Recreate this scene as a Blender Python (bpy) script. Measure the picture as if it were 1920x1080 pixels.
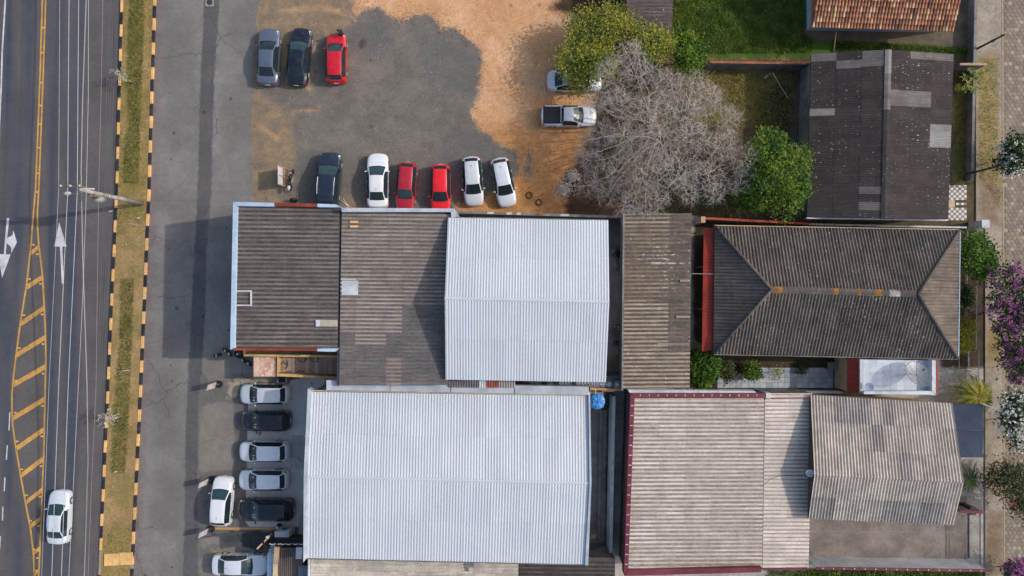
import bpy, bmesh, math, random
import numpy as np
from mathutils import Vector, Matrix, noise as mnoise

for _o in list(bpy.data.objects):
    bpy.data.objects.remove(_o)
scene = bpy.context.scene
COL = scene.collection
random.seed(7)
rng = np.random.default_rng(7)

# ------------------------------------------------------------------ camera, sky, sun, exposure
CAM_H = 64.0                       # drone height above the street, metres
FPX = 1408.0                       # focal length in pixels of a 1920 px wide frame
cam_data = bpy.data.cameras.new('camera')
cam_data.sensor_width = 36.0
cam_data.lens = FPX * 36.0 / 1920.0
cam_data.clip_start = 0.5
cam_data.clip_end = 2000.0
cam = bpy.data.objects.new('camera', cam_data)
cam.location = (0, 0, CAM_H)
cam.rotation_euler = (0, 0, 0)     # straight down, north up
COL.objects.link(cam)
scene.camera = cam

SUN_EL = math.radians(38)
SUN_DIR = Vector((1.0, 0.15, 0)).normalized()     # towards the sun, on the ground
sun_az = math.atan2(SUN_DIR.x, SUN_DIR.y)          # from +Y, clockwise
world = bpy.data.worlds.new('World')
scene.world = world
world.use_nodes = True
wn = world.node_tree
wn.nodes.clear()
w_out = wn.nodes.new('ShaderNodeOutputWorld')
w_bg = wn.nodes.new('ShaderNodeBackground')
w_sky = wn.nodes.new('ShaderNodeTexSky')
w_sky.sky_type = 'NISHITA'
w_sky.sun_disc = False
w_sky.sun_elevation = SUN_EL
w_sky.sun_rotation = sun_az
w_sky.air_density = 1.35
w_sky.dust_density = 3.0
w_sky.ozone_density = 1.6
w_bg.inputs['Strength'].default_value = 0.15
wn.links.new(w_sky.outputs[0], w_bg.inputs['Color'])
wn.links.new(w_bg.outputs[0], w_out.inputs['Surface'])

sun_data = bpy.data.lights.new('sun', 'SUN')
sun_data.energy = 2.15
sun_data.angle = math.radians(0.8)
sun_data.color = (1.0, 0.945, 0.875)
sun = bpy.data.objects.new('sun', sun_data)
_sd = Vector((SUN_DIR.x * math.cos(SUN_EL), SUN_DIR.y * math.cos(SUN_EL), math.sin(SUN_EL)))
sun.rotation_euler = _sd.to_track_quat('Z', 'Y').to_euler()
sun.location = _sd * 120
COL.objects.link(sun)

scene.view_settings.view_transform = 'Standard'
scene.view_settings.look = 'None'
scene.view_settings.gamma = 1.0
scene.view_settings.use_curve_mapping = False
scene.view_settings.exposure = 0.1
scene.render.engine = 'CYCLES'
scene.cycles.max_bounces = 6
scene.cycles.diffuse_bounces = 3
scene.cycles.glossy_bounces = 3
scene.cycles.transmission_bounces = 4
scene.cycles.transparent_max_bounces = 6

# ------------------------------------------------------------------ helpers
def P(px, py, h=0.0):
    """World point whose plan position the survey photograph gives as (px, py), at height h."""
    k = (CAM_H - h) / FPX
    return Vector(((px - 960) * k, (540 - py) * k, h))

def lin(c):
    return c / 12.92 if c <= 0.04045 else ((c + 0.055) / 1.055) ** 2.4

def S(r, g, b, k=1.0):
    return tuple(min(0.9, lin(v / 255.0) * k) for v in (r, g, b)) + (1.0,)

def tag(o, label=None, cat=None, group=None, kind=None):
    if label: o['label'] = label
    if cat: o['category'] = cat
    if group: o['group'] = group
    if kind: o['kind'] = kind
    return o

def empty(name, loc=(0, 0, 0), rz=0.0):
    o = bpy.data.objects.new(name, None)
    o.empty_display_size = 0.2
    o.location = loc
    o.rotation_euler = (0, 0, rz)
    COL.objects.link(o)
    return o

def thing(name, loc, label, cat, group=None, rz=0.0):
    return tag(empty(name, loc, rz), label, cat, group)

def _world(o):
    m = Matrix.LocRotScale(o.location, o.rotation_euler, o.scale)
    if o.parent is not None:
        m = _world(o.parent) @ o.matrix_parent_inverse @ m
    return m

def put(name, me, m, parent=None, local=False):
    """Link a mesh as an object. local=True: mesh is in the parent's own space, else in world space."""
    o = bpy.data.objects.new(name, me)
    if m is not None and len(me.materials) == 0:
        for x in (m if isinstance(m, (list, tuple)) else [m]):
            me.materials.append(x)
    COL.objects.link(o)
    if parent is not None:
        o.parent = parent
        if not local:
            o.matrix_parent_inverse = _world(parent).inverted()
    return o

class MB:
    def __init__(s):
        s.v = []; s.f = []; s.mi = []
    def face(s, pts, mi=0):
        n = len(s.v); s.v.extend([tuple(p) for p in pts]); s.f.append(tuple(range(n, n + len(pts)))); s.mi.append(mi)
    def box(s, x0, x1, y0, y1, z0, z1, mi=0):
        n = len(s.v)
        s.v += [(x0,y0,z0),(x1,y0,z0),(x1,y1,z0),(x0,y1,z0),(x0,y0,z1),(x1,y0,z1),(x1,y1,z1),(x0,y1,z1)]
        for q in ((0,3,2,1),(4,5,6,7),(0,1,5,4),(1,2,6,5),(2,3,7,6),(3,0,4,7)):
            s.f.append(tuple(n + i for i in q)); s.mi.append(mi)
        return s
    def prism(s, pts, z0, z1, mi=0):
        """pts: list of (x, y) counter-clockwise (or clockwise, is fixed)."""
        a = sum(pts[i][0]*pts[(i+1)%len(pts)][1]-pts[(i+1)%len(pts)][0]*pts[i][1] for i in range(len(pts)))
        if a < 0: pts = pts[::-1]
        n = len(s.v); k = len(pts)
        z0 = [z0]*k if not isinstance(z0, (list, tuple)) else z0
        z1 = [z1]*k if not isinstance(z1, (list, tuple)) else (z1 if a >= 0 else z1[::-1])
        s.v += [(p[0], p[1], z0[i]) for i, p in enumerate(pts)] + [(p[0], p[1], z1[i]) for i, p in enumerate(pts)]
        s.f.append(tuple(n + i for i in range(k-1, -1, -1))); s.mi.append(mi)
        s.f.append(tuple(n + k + i for i in range(k))); s.mi.append(mi)
        for i in range(k):
            j = (i+1) % k
            s.f.append((n+i, n+j, n+k+j, n+k+i)); s.mi.append(mi)
        return s
    def tube(s, p0, p1, r0, r1=None, n=6, mi=0, caps=True):
        r1 = r0 if r1 is None else r1
        p0 = Vector(p0); p1 = Vector(p1); d = p1 - p0
        if d.length < 1e-6: return s
        d.normalize()
        a = d.orthogonal().normalized(); b = d.cross(a)
        base = len(s.v)
        for p, r in ((p0, r0), (p1, r1)):
            for i in range(n):
                t = 2*math.pi*i/n
                q = p + (a*math.cos(t) + b*math.sin(t))*r
                s.v.append(tuple(q))
        for i in range(n):
            j = (i+1) % n
            s.f.append((base+i, base+j, base+n+j, base+n+i)); s.mi.append(mi)
        if caps:
            s.f.append(tuple(base+i for i in range(n-1, -1, -1))); s.mi.append(mi)
            s.f.append(tuple(base+n+i for i in range(n))); s.mi.append(mi)
        return s
    def path(s, pts, r, n=5, mi=0):
        pts = [Vector(p) for p in pts]; base = len(s.v)
        for k, p in enumerate(pts):
            d = (pts[min(k+1, len(pts)-1)] - pts[max(k-1, 0)]).normalized()
            a = d.cross(Vector((0.13, 0.07, 1))).normalized() if abs(d.z) < .95 else d.orthogonal().normalized()
            b = d.cross(a); rr = r[k] if isinstance(r, (list, tuple)) else r
            for i in range(n):
                t = 2*math.pi*i/n
                s.v.append(tuple(p + (a*math.cos(t)+b*math.sin(t))*rr))
        for k in range(len(pts)-1):
            for i in range(n):
                j = (i+1) % n
                s.f.append((base+k*n+i, base+k*n+j, base+(k+1)*n+j, base+(k+1)*n+i)); s.mi.append(mi)
        s.f.append(tuple(base+i for i in range(n-1, -1, -1))); s.mi.append(mi)
        e = base+(len(pts)-1)*n
        s.f.append(tuple(e+i for i in range(n))); s.mi.append(mi)
        return s
    def torus(s, c, R, r, axis='z', n=24, m=8, mi=0, sx=1.0):
        base = len(s.v); c = Vector(c)
        for i in range(n):
            t = 2*math.pi*i/n
            for j in range(m):
                u = 2*math.pi*j/m
                q = Vector(((R+r*math.cos(u))*math.cos(t), (R+r*math.cos(u))*math.sin(t), r*sx*math.sin(u)))
                if axis == 'x': q = Vector((q.z, q.x, q.y))
                elif axis == 'y': q = Vector((q.x, q.z, q.y))
                s.v.append(tuple(c+q))
        for i in range(n):
            for j in range(m):
                a = base+i*m+j; b = base+((i+1)%n)*m+j; d = base+((i+1)%n)*m+(j+1)%m; e = base+i*m+(j+1)%m
                s.f.append((a, b, d, e)); s.mi.append(mi)
        return s
    def mesh(s, name, smooth=False):
        me = bpy.data.meshes.new(name)
        me.from_pydata(s.v, [], s.f)
        if any(s.mi): me.polygons.foreach_set('material_index', s.mi)
        if smooth: me.polygons.foreach_set('use_smooth', [True]*len(s.f))
        me.update()
        return me
    def build(s, name, m, parent=None, smooth=False, local=False, bevel=0.0):
        me = s.mesh(name, smooth)
        o = put(name, me, m, parent, local)
        if bevel:
            md = o.modifiers.new('bevel', 'BEVEL'); md.width = bevel; md.segments = 2; md.limit_method = 'ANGLE'
        return o

# ------------------------------------------------------------------ materials
class NT:
    def __init__(s, name):
        s.m = bpy.data.materials.new(name); s.m.use_nodes = True
        s.t = s.m.node_tree; s.b = s.t.nodes['Principled BSDF']
        s.tc = s.t.nodes.new('ShaderNodeTexCoord')
    def n(s, typ, **kw):
        x = s.t.nodes.new(typ)
        for k, v in kw.items():
            if k in x.inputs: x.inputs[k].default_value = v
            else: setattr(x, k, v)
        return x
    def l(s, a, b): s.t.links.new(a, b)
    def noise(s, scale, detail=4, rough=.6, stretch=None, coord='Object', dist=0.0):
        x = s.n('ShaderNodeTexNoise', Scale=scale, Detail=detail, Roughness=rough, Distortion=dist)
        if stretch:
            mp = s.n('ShaderNodeMapping'); mp.inputs['Scale'].default_value = stretch
            s.l(s.tc.outputs[coord], mp.inputs['Vector']); s.l(mp.outputs[0], x.inputs['Vector'])
        else: s.l(s.tc.outputs[coord], x.inputs['Vector'])
        return x.outputs['Fac']
    def ramp(s, fac, lo, hi, a=0.0, b=1.0):
        x = s.n('ShaderNodeMapRange'); x.inputs['From Min'].default_value = lo; x.inputs['From Max'].default_value = hi
        x.inputs['To Min'].default_value = a; x.inputs['To Max'].default_value = b
        x.interpolation_type = 'SMOOTHSTEP' if (a, b) == (0.0, 1.0) else 'LINEAR'
        s.l(fac, x.inputs['Value']); return x.outputs[0]
    def math(s, op, a, b):
        x = s.n('ShaderNodeMath'); x.operation = op
        for i, v in enumerate((a, b)):
            if isinstance(v, (int, float)): x.inputs[i].default_value = v
            else: s.l(v, x.inputs[i])
        return x.outputs[0]
    def mix(s, fac, a, b, mode='MIX'):
        x = s.n('ShaderNodeMix'); x.data_type = 'RGBA'; x.blend_type = mode
        for sock, v in ((x.inputs[0], fac), (x.inputs[6], a), (x.inputs[7], b)):
            if isinstance(v, (int, float)): sock.default_value = v
            elif isinstance(v, tuple): sock.default_value = v
            else: s.l(v, sock)
        return x.outputs[2]
    def bump(s, h, strength=.3, dist=.02):
        x = s.n('ShaderNodeBump', Strength=strength, Distance=dist)
        s.l(h, x.inputs['Height']); s.l(x.outputs[0], s.b.inputs['Normal'])
    def vary(s, col, lo, hi, scale, detail=4, stretch=None):
        """multiply a colour by a noise between lo and hi"""
        f = s.ramp(s.noise(scale, detail, .65, stretch), .3, .7, lo, hi)
        c = s.n('ShaderNodeCombineColor')
        for i in range(3): s.l(f, c.inputs[i])
        return s.mix(1.0, col, c.outputs[0], 'MULTIPLY')
    def out(s, col, rough=.85, metal=0.0, spec=None, coat=0.0):
        if isinstance(col, tuple): s.b.inputs['Base Color'].default_value = col
        else: s.l(col, s.b.inputs['Base Color'])
        s.b.inputs['Roughness'].default_value = rough
        s.b.inputs['Metallic'].default_value = metal
        if spec is not None: s.b.inputs['Specular IOR Level'].default_value = spec
        if coat: s.b.inputs['Coat Weight'].default_value = coat; s.b.inputs['Coat Roughness'].default_value = .05
        return s.m

_M = {}
def plain(name, col, rough=.7, var=.12, scale=3.0, metal=0.0, coat=0.0, spec=None):
    """single painted or bare surface, slightly uneven"""
    if name in _M: return _M[name]
    t = NT(name)
    c = t.vary(col, 1-var, 1+var, scale) if var else col
    if var:
        c = t.vary(c, 1-var*.7, 1+var*.5, scale*6, 3)
    _M[name] = t.out(c, rough, metal, spec, coat)
    return _M[name]

def layered(name, base, layers=(), rough=.92, grain=.16, gscale=9.0, speck=0.0, bump=.25, big=.12, spec=.25, cracks=0.0, spots=0.0, wear=None):
    """ground: base = (colA, colB, scale); layers = (attribute, colA, colB, noise scale, noise amplitude m, softness m, colour scale)"""
    t = NT(name)
    def two(a, b, sc):
        return t.mix(t.ramp(t.noise(sc, 5, .65), .36, .64), a, b)
    c = two(*base)
    for (attr, a, b, ns, amp, soft, cs) in layers:
        at = t.n('ShaderNodeAttribute'); at.attribute_name = attr
        d = t.math('ADD', at.outputs['Fac'], t.math('MULTIPLY', t.math('SUBTRACT', t.noise(ns, 6, .68), .5), 2*amp))
        d = t.math('ADD', d, t.math('MULTIPLY', t.math('SUBTRACT', t.noise(ns*7, 4, .7), .5), .9*amp))
        c = t.mix(t.ramp(d, -soft, soft), c, two(a, b, cs))
    c = t.vary(c, 1-big, 1+big, .35, 3)
    c = t.vary(c, 1-grain*.55, 1+grain*.55, gscale*.28, 5)
    c = t.vary(c, 1-grain, 1+grain, gscale, 3)
    c = t.vary(c, 1-grain*.8, 1+grain*.8, gscale*3.1, 2)
    if speck:
        v = t.n('ShaderNodeTexVoronoi', Scale=2.2); t.l(t.tc.outputs['Object'], v.inputs['Vector'])
        c = t.mix(t.math('MULTIPLY', t.ramp(v.outputs['Distance'], .085, .05), speck), c, S(215, 208, 198))
    if cracks:
        v = t.n('ShaderNodeTexVoronoi', Scale=.23, feature='DISTANCE_TO_EDGE', voronoi_dimensions='2D'); mp = t.n('ShaderNodeVectorMath'); mp.operation = 'ADD'
        nz = t.n('ShaderNodeTexNoise', Scale=.9, Detail=4.0); t.l(t.tc.outputs['Object'], nz.inputs['Vector'])
        t.l(t.tc.outputs['Object'], mp.inputs[0]); t.l(nz.outputs['Color'], mp.inputs[1]); t.l(mp.outputs[0], v.inputs['Vector'])
        k = t.math('MULTIPLY', t.ramp(v.outputs['Distance'], .012, .004), t.ramp(t.noise(.16, 3, .6), .46, .60))
        c = t.mix(t.math('MULTIPLY', k, cracks), c, S(58, 55, 54))
    if spots:
        v = t.n('ShaderNodeTexVoronoi', Scale=.42, voronoi_dimensions='2D'); t.l(t.tc.outputs['Object'], v.inputs['Vector'])
        sc_ = t.n('ShaderNodeSeparateColor'); t.l(v.outputs['Color'], sc_.inputs[0])
        lim = t.math('MULTIPLY', t.math('POWER', sc_.outputs[0], 3.0), .075)
        wob = t.math('ADD', v.outputs['Distance'], t.math('MULTIPLY', t.math('SUBTRACT', t.noise(5, 3, .6), .5), .05))
        k = t.ramp(t.math('SUBTRACT', lim, wob), -.008, .012)
        c = t.mix(t.math('MULTIPLY', k, spots), c, S(50, 48, 47))
    if wear: c = t.mix(t.math('MULTIPLY', t.ramp(t.noise(2.6, 6, .72), .54, .66), wear[1]), c, wear[0])
    if bump: t.bump(t.noise(gscale*1.4, 4, .7), bump, .03)
    return t.out(c, rough, spec=spec)

# ---- masks on ground sheets: signed distance (metres, + inside) from outlines
def sdist(pts, poly):
    x, y = pts[:, 0], pts[:, 1]
    inside = np.zeros(len(pts), bool); dm = np.full(len(pts), 1e9)
    n = len(poly)
    for i in range(n):
        ax, ay = poly[i]; bx, by = poly[(i+1) % n]
        dx, dy = bx-ax, by-ay
        L = dx*dx+dy*dy + 1e-12
        t = np.clip(((x-ax)*dx+(y-ay)*dy)/L, 0, 1)
        dm = np.minimum(dm, np.hypot(x-(ax+t*dx), y-(ay+t*dy)))
        if ay != by:
            c = ((ay > y) != (by > y)) & (x < (bx-ax)*(y-ay)/(by-ay)+ax)
            inside ^= c
    return np.where(inside, dm, -dm)

def sheet(name, outline, z, mat, masks=None, res=.5, parent=None, rough_z=0.0):
    """A ground sheet with the given outline (plan pixels), gridded at res metres, with mask attributes."""
    poly = [tuple(P(*p)[:2]) for p in outline]
    bm = bmesh.new()
    f = bm.faces.new([bm.verts.new((p[0], p[1], z)) for p in poly])
    if f.normal.z < 0: f.normal_flip()
    bm.normal_update()
    if f.normal.z < 0: f.normal_flip()
    if masks or rough_z:
        xs = [p[0] for p in poly]; ys = [p[1] for p in poly]
        for ax, lo, hi in ((0, min(xs), max(xs)), (1, min(ys), max(ys))):
            k = lo + res
            while k < hi:
                co = [0, 0, 0]; co[ax] = k; no = [0, 0, 0]; no[ax] = 1
                bmesh.ops.bisect_plane(bm, geom=bm.verts[:]+bm.edges[:]+bm.faces[:], plane_co=co, plane_no=no, dist=1e-5)
                k += res
    me = bpy.data.meshes.new(name); bm.to_mesh(me); bm.free()
    if masks or rough_z:
        co = np.empty(len(me.vertices)*3); me.vertices.foreach_get('co', co); co = co.reshape(-1, 3)
        if rough_z:
            co[:, 2] += [rough_z*mnoise.noise(Vector((a*.6, b*.6, 3.1))) for a, b in co[:, :2]]
            me.vertices.foreach_set('co', co.ravel())
        for k, polys in (masks or {}).items():
            d = np.full(len(co), -50.0)
            for pl in polys:
                d = np.maximum(d, sdist(co, [tuple(P(*q)[:2]) for q in pl]))
            a = me.attributes.new(k, 'FLOAT', 'POINT'); a.data.foreach_set('value', d.astype(np.float32))
    return put(name, me, mat, parent)

def structure(o):
    o['kind'] = 'structure'; return o
# ------------------------------------------------------------------ ground, roads, median
def interp(y, ys, xs):
    return float(np.interp(y, ys, xs))
KY = [-400, 0, 360, 720, 1030, 1500]
def kerb_l(y): return interp(y, KY, [239, 227, 217, 201, 187, 166])
def kerb_r(y): return interp(y, KY, [300, 288, 277, 262, 247, 226])

m_earth = layered('earth', (S(118, 98, 72), S(92, 84, 52), .5), grain=.2)
g = MB(); g.face([(-400, -400, -.06), (400, -400, -.06), (400, 400, -.06), (-400, 400, -.06)])
structure(g.build('ground', m_earth))

YS = list(range(-240, 1321, 120))
def band(pts, w):
    return [(x-w, y) for x, y in pts] + [(x+w, y) for x, y in pts[::-1]]
m_road = layered('road_asphalt', (S(99, 93, 92), S(90, 86, 87), .25),
    [('track', S(68, 73, 85), S(76, 79, 88), .4, .18, .42, .5),
     ('seam', S(64, 62, 66), S(72, 70, 74), .8, .05, .10, .5)], grain=.14, gscale=10, big=.07, speck=0)
road = sheet('main_road', [(kerb_l(y), y) for y in YS] + [(-420, 1320), (-420, -240)], 0.0, m_road, {
    'track': [band([(28, -240), (20, 0), (10, 240), (4, 420), (-30, 760), (-25, 1080), (-40, 1320)], 10),
              band([(65, -240), (57, 0), (43, 330), (30, 500), (8, 700), (8, 800), (28, 980), (40, 1320)], 11),
              band([(112, -240), (106, 0), (100, 330), (100, 560), (98, 800), (88, 1080), (80, 1320)], 11),
              band([(154, -240), (148, 0), (140, 330), (134, 560), (136, 800), (124, 1080), (112, 1320)], 11)],
    'seam': [band([(x + kerb_l(y) - 217, y) for y in YS], .8) for x in (201, 206, 211)]}, res=.9)
structure(road)

m_service = layered('service_asphalt', (S(131, 126, 122), S(117, 112, 110), .3),
    [('edge', S(128, 114, 108), S(116, 105, 101), .6, .4, .5, .6),
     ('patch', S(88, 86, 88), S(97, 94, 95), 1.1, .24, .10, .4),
     ('stain', S(110, 106, 103), S(116, 111, 107), .8, .9, .8, .8),
     ('forecourt', S(103, 99, 97), S(112, 106, 101), .5, .25, .15, .5),
     ('worn', S(135, 127, 118), S(124, 117, 110), .7, .22, .14, .6),
     ('pale', S(168, 156, 134), S(146, 136, 120), 1.0, .35, .12, .8),
     ('slab', S(196, 195, 193), S(182, 181, 180), .4, .03, .04, .4),  # colour raised to brighten the slab inside the hall's shadow
     ('tar', S(52, 56, 62), S(66, 70, 74), 1.4, .35, .12, 1.2),
     ('drain', S(160, 159, 158), S(168, 167, 166), .8, .03, .04, .4)],
    grain=.17, gscale=9, big=.08, cracks=.5, spots=.6)
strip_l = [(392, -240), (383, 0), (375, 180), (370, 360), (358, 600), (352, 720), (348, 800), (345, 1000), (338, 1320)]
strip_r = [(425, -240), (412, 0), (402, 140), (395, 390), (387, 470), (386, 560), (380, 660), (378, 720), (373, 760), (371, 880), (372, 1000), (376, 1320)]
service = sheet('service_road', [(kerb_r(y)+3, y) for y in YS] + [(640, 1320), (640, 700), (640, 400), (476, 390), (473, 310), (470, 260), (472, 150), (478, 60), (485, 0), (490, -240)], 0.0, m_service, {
    'edge': [[(kerb_r(y)+2, y) for y in YS] + [(kerb_r(y)+16, y) for y in YS[::-1]]],
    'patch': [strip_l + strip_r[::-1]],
    'stain': [[(300, 60), (350, 40), (356, 140), (310, 170)], [(410, 180), (460, 160), (466, 260), (420, 300)], [(400, 390), (438, 392), (430, 440), (392, 440)], [(290, 700), (330, 690), (335, 840), (285, 850)], [(420, 20), (470, 10), (474, 70), (430, 80)], [(300, 880), (340, 900), (330, 1000), (280, 990)]],
    'forecourt': [[(378, 700), (445, 700), (640, 700), (640, 1320), (376, 1320), (372, 1000), (372, 760)]],
    'worn': [[(382, 672), (433, 672), (433, 706), (428, 722), (385, 712)], [(374, 770), (385, 757), (438, 752), (438, 880), (372, 886)], [(375, 1010), (420, 1000), (415, 1012), (374, 1030)],
             [(420, 1020), (480, 1010), (470, 1080), (372, 1080), (374, 1050)]],
    'pale': [[(430, 712), (470, 708), (482, 716), (455, 722), (440, 745), (424, 748)], [(478, 700), (520, 704), (560, 716), (535, 722), (480, 716)]],
    'slab': [[(466, 726), (545, 712), (640, 700), (640, 988), (460, 988)]],
    'tar': [[(452, 1000), (478, 994), (520, 1000), (522, 1028), (480, 1032), (450, 1024)]],
    'drain': [[(545, 816), (575, 816), (575, 880), (543, 880)]]}, res=.5)
structure(service)
mk_line_m = layered('worn_yellow_paint', (S(196, 150, 88), S(176, 138, 90), 1.5), grain=.15, bump=0, rough=.75)
mb = MB()
for a, b in (((395, 990), (515, 992)), ((400, 1035), (452, 1036))):
    p, q = P(*a), P(*b); mb.box(p.x, q.x, q.y-.05, p.y+.05, .004, .006)
mb.build('bay_line', mk_line_m, service)

# manhole in the service road
mh = thing('manhole_cover', P(393, 4), 'round dark manhole cover set in a pale square of concrete', 'manhole')
c = P(393, 4); mb = MB(); mb.box(c.x-.35, c.x+.35, c.y-.35, c.y+.35, .001, .012); mb.build('concrete_frame', plain('pale_concrete', S(150, 145, 138)), mh)
mb = MB(); mb.tube((c.x, c.y, .005), (c.x, c.y, .025), .26, n=20); mb.build('lid', plain('cast_iron', S(62, 60, 60), .5), mh)

# ---- parking lot
m_lot = layered('lot_dirt', (S(212, 166, 128), S(198, 148, 106), .28),
    [('deep', S(196, 142, 92), S(176, 124, 78), .5, 1.6, 1.6, .7),
     ('ruts', S(190, 140, 98), S(206, 160, 120), 1.0, .25, .25, .8),
     ('gravel', S(150, 124, 100), S(172, 138, 106), 1.6, 1.3, .6, 1.2),
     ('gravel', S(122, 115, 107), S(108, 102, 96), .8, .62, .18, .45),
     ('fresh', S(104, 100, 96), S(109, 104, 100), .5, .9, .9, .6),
     ('brown', S(146, 124, 98), S(124, 110, 95), .7, 1.9, .9, .9),
     ('scrape', S(186, 148, 110), S(160, 130, 102), 1.2, .35, .22, 1.0),
     ('oil', S(58, 54, 48), S(76, 71, 64), 2.0, .35, .25, 2.0),
     ('soil', S(84, 62, 46), S(64, 50, 38), .8, .9, .5, .8)],
    grain=.2, gscale=6, big=.08, speck=.0, bump=.6, cracks=.25, spots=.35)
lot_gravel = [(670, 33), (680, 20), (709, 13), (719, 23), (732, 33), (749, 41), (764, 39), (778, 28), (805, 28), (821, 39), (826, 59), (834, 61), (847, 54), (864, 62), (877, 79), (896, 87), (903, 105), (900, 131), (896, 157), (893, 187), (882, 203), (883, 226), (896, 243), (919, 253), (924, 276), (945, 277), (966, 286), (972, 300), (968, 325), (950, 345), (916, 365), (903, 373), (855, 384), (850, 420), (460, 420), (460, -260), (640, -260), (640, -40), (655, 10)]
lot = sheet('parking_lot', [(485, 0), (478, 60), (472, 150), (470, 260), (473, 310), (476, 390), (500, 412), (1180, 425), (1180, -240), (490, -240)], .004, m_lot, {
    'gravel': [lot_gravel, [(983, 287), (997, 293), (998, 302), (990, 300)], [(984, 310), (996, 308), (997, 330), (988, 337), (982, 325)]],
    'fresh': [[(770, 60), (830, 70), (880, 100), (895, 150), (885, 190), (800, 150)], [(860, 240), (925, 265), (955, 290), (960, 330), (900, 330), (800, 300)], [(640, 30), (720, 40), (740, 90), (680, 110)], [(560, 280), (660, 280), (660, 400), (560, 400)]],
    'brown': [[(440, -240), (640, -240), (665, 10), (650, 55), (580, 75), (530, 150), (440, 175)], [(440, 180), (520, 190), (560, 240), (555, 300), (530, 400), (440, 420)], [(640, 370), (680, 370), (690, 400), (630, 400)]],
    'scrape': [[(480, 236), (486, 234), (530, 262), (524, 268)], [(568, 155), (575, 152), (586, 168), (578, 172)], [(545, 208), (600, 200), (602, 206), (550, 214)], [(520, 15), (600, 10), (660, 20), (668, 40), (655, 30), (600, 18), (530, 24)], [(586, 80), (595, 84), (592, 100), (584, 96)]],
    'ruts': [band([(780, -120), (830, -20), (900, 30), (960, 100), (985, 200)], 4), band([(820, -120), (875, -20), (940, 30), (1000, 100), (1025, 180)], 4), band([(990, -60), (1000, 20), (985, 90), (960, 150)], 3), band([(915, 130), (945, 200), (1000, 215)], 3.5), band([(925, 110), (965, 180), (1010, 190)], 3.5)],
    'oil': [[(674, 78), (684, 70), (688, 82), (680, 92), (672, 90)]],
    'deep': [[(900, 250), (1000, 230), (1180, 240), (1180, 425), (850, 425), (880, 380)], [(1000, 190), (1040, 180), (1100, 250), (980, 260)]],
    'soil': [[(1060, 330), (1110, 250), (1130, 100), (1180, 60), (1180, 425), (1060, 425)], [(1030, 20), (1060, -20), (1180, -60), (1180, 60)]]}, res=.45)
structure(lot)

# ---- plots east of the lot
m_plot = layered('plot_soil', (S(98, 84, 62), S(78, 66, 50), .6),
    [('lawn', S(74, 104, 34), S(60, 88, 30), .6, .5, .3, .7),
     ('dry', S(146, 130, 76), S(110, 106, 54), .5, .8, .4, .8),
     ('bare', S(90, 74, 52), S(72, 62, 44), .7, .6, .4, .9),
     ('path', S(112, 100, 84), S(92, 82, 70), .8, .2, .12, .8)], grain=.2, gscale=6, bump=.5)
plots = sheet('plot_ground', [(1180, -240), (1180, 425), (1500, 445), (1840, 440), (1835, 90), (1832, -240)], .0, m_plot, {
    'lawn': [[(1262, -240), (1500, -240), (1515, 75), (1840, 92), (1840, 108), (1262, 108)]],
    'dry': [[(1300, 112), (1500, 112), (1490, 200), (1420, 235), (1300, 240)], [(1788, 180), (1830, 120), (1828, 330), (1790, 345)]],
    'bare': [[(1420, 180), (1485, 140), (1485, 240), (1415, 240)]],
    'path': [[(1488, 45), (1835, 62), (1835, 88), (1490, 72)], [(1483, 120), (1525, 120), (1520, 420), (1478, 420)], [(1795, -240), (1835, -240), (1835, 70), (1795, 60)]]}, res=.7)
structure(plots)
m_yard = layered('yard_concrete', (S(186, 180, 172), S(158, 151, 144), .5),  # base lightened to offset deep shade in the strip east of the shed
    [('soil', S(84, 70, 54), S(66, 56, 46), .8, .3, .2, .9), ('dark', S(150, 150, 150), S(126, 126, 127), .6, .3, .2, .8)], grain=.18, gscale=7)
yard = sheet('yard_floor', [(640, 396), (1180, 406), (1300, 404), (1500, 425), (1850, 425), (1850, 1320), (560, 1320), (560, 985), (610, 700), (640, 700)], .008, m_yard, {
    'soil': [[(1300, 404), (1850, 428), (1850, 690), (1760, 690), (1760, 660), (1300, 650)], [(1138, 735), (1154, 735), (1150, 1035), (1134, 1035)], [(1290, 650), (1600, 665), (1600, 735), (1290, 735)], [(1500, 1064), (1850, 1066), (1850, 1320), (1300, 1320)]],
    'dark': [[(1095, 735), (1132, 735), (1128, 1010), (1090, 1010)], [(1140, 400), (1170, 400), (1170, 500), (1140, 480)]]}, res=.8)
structure(yard)

# ---- east pavement and street of hexagonal blocks
m_walk = layered('pavement_concrete', (S(164, 151, 136), S(142, 130, 117), .45),
    [('weeds', S(156, 132, 90), S(122, 114, 72), .8, .9, .5, 1.2), ('dirt', S(138, 118, 98), S(122, 105, 88), .7, .6, .4, .9)], grain=.2, gscale=7)
walk = sheet('pavement', [(1828, -240), (1829, 420), (1846, 430), (1846, 1320), (1881, 1320), (1880, 700), (1877, 430), (1876, -240)], .10, m_walk, {
    'weeds': [[(1832, 110), (1870, 100), (1876, 400), (1832, 340)], [(1845, 620), (1880, 600), (1880, 680), (1850, 690)]],
    'dirt': [[(1836, 340), (1870, 340), (1870, 430), (1836, 420)], [(1846, 960), (1880, 960), (1880, 1080), (1846, 1080)]]}, res=.7)
structure(walk)
p0, p1 = P(1876, -240), P(1881, 1320)
mb = MB(); mb.prism([(p0.x, p0.y), (p0.x+.14, p0.y), (p1.x+.14, p1.y), (p1.x, p1.y)], -.02, .112)
structure(mb.build('east_kerb', plain('kerb_concrete', S(160, 142, 122), .9, .2, 2)))
mb = MB(); q = [P(1828, -240), P(1829, 420), P(1846, 430), P(1846, 1320), P(1881, 1320), P(1876, -240)]
mb.prism([(v.x, v.y) for v in q], -.03, .096); mb.build('pavement_bed', plain('kerb_concrete', None), walk)
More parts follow.
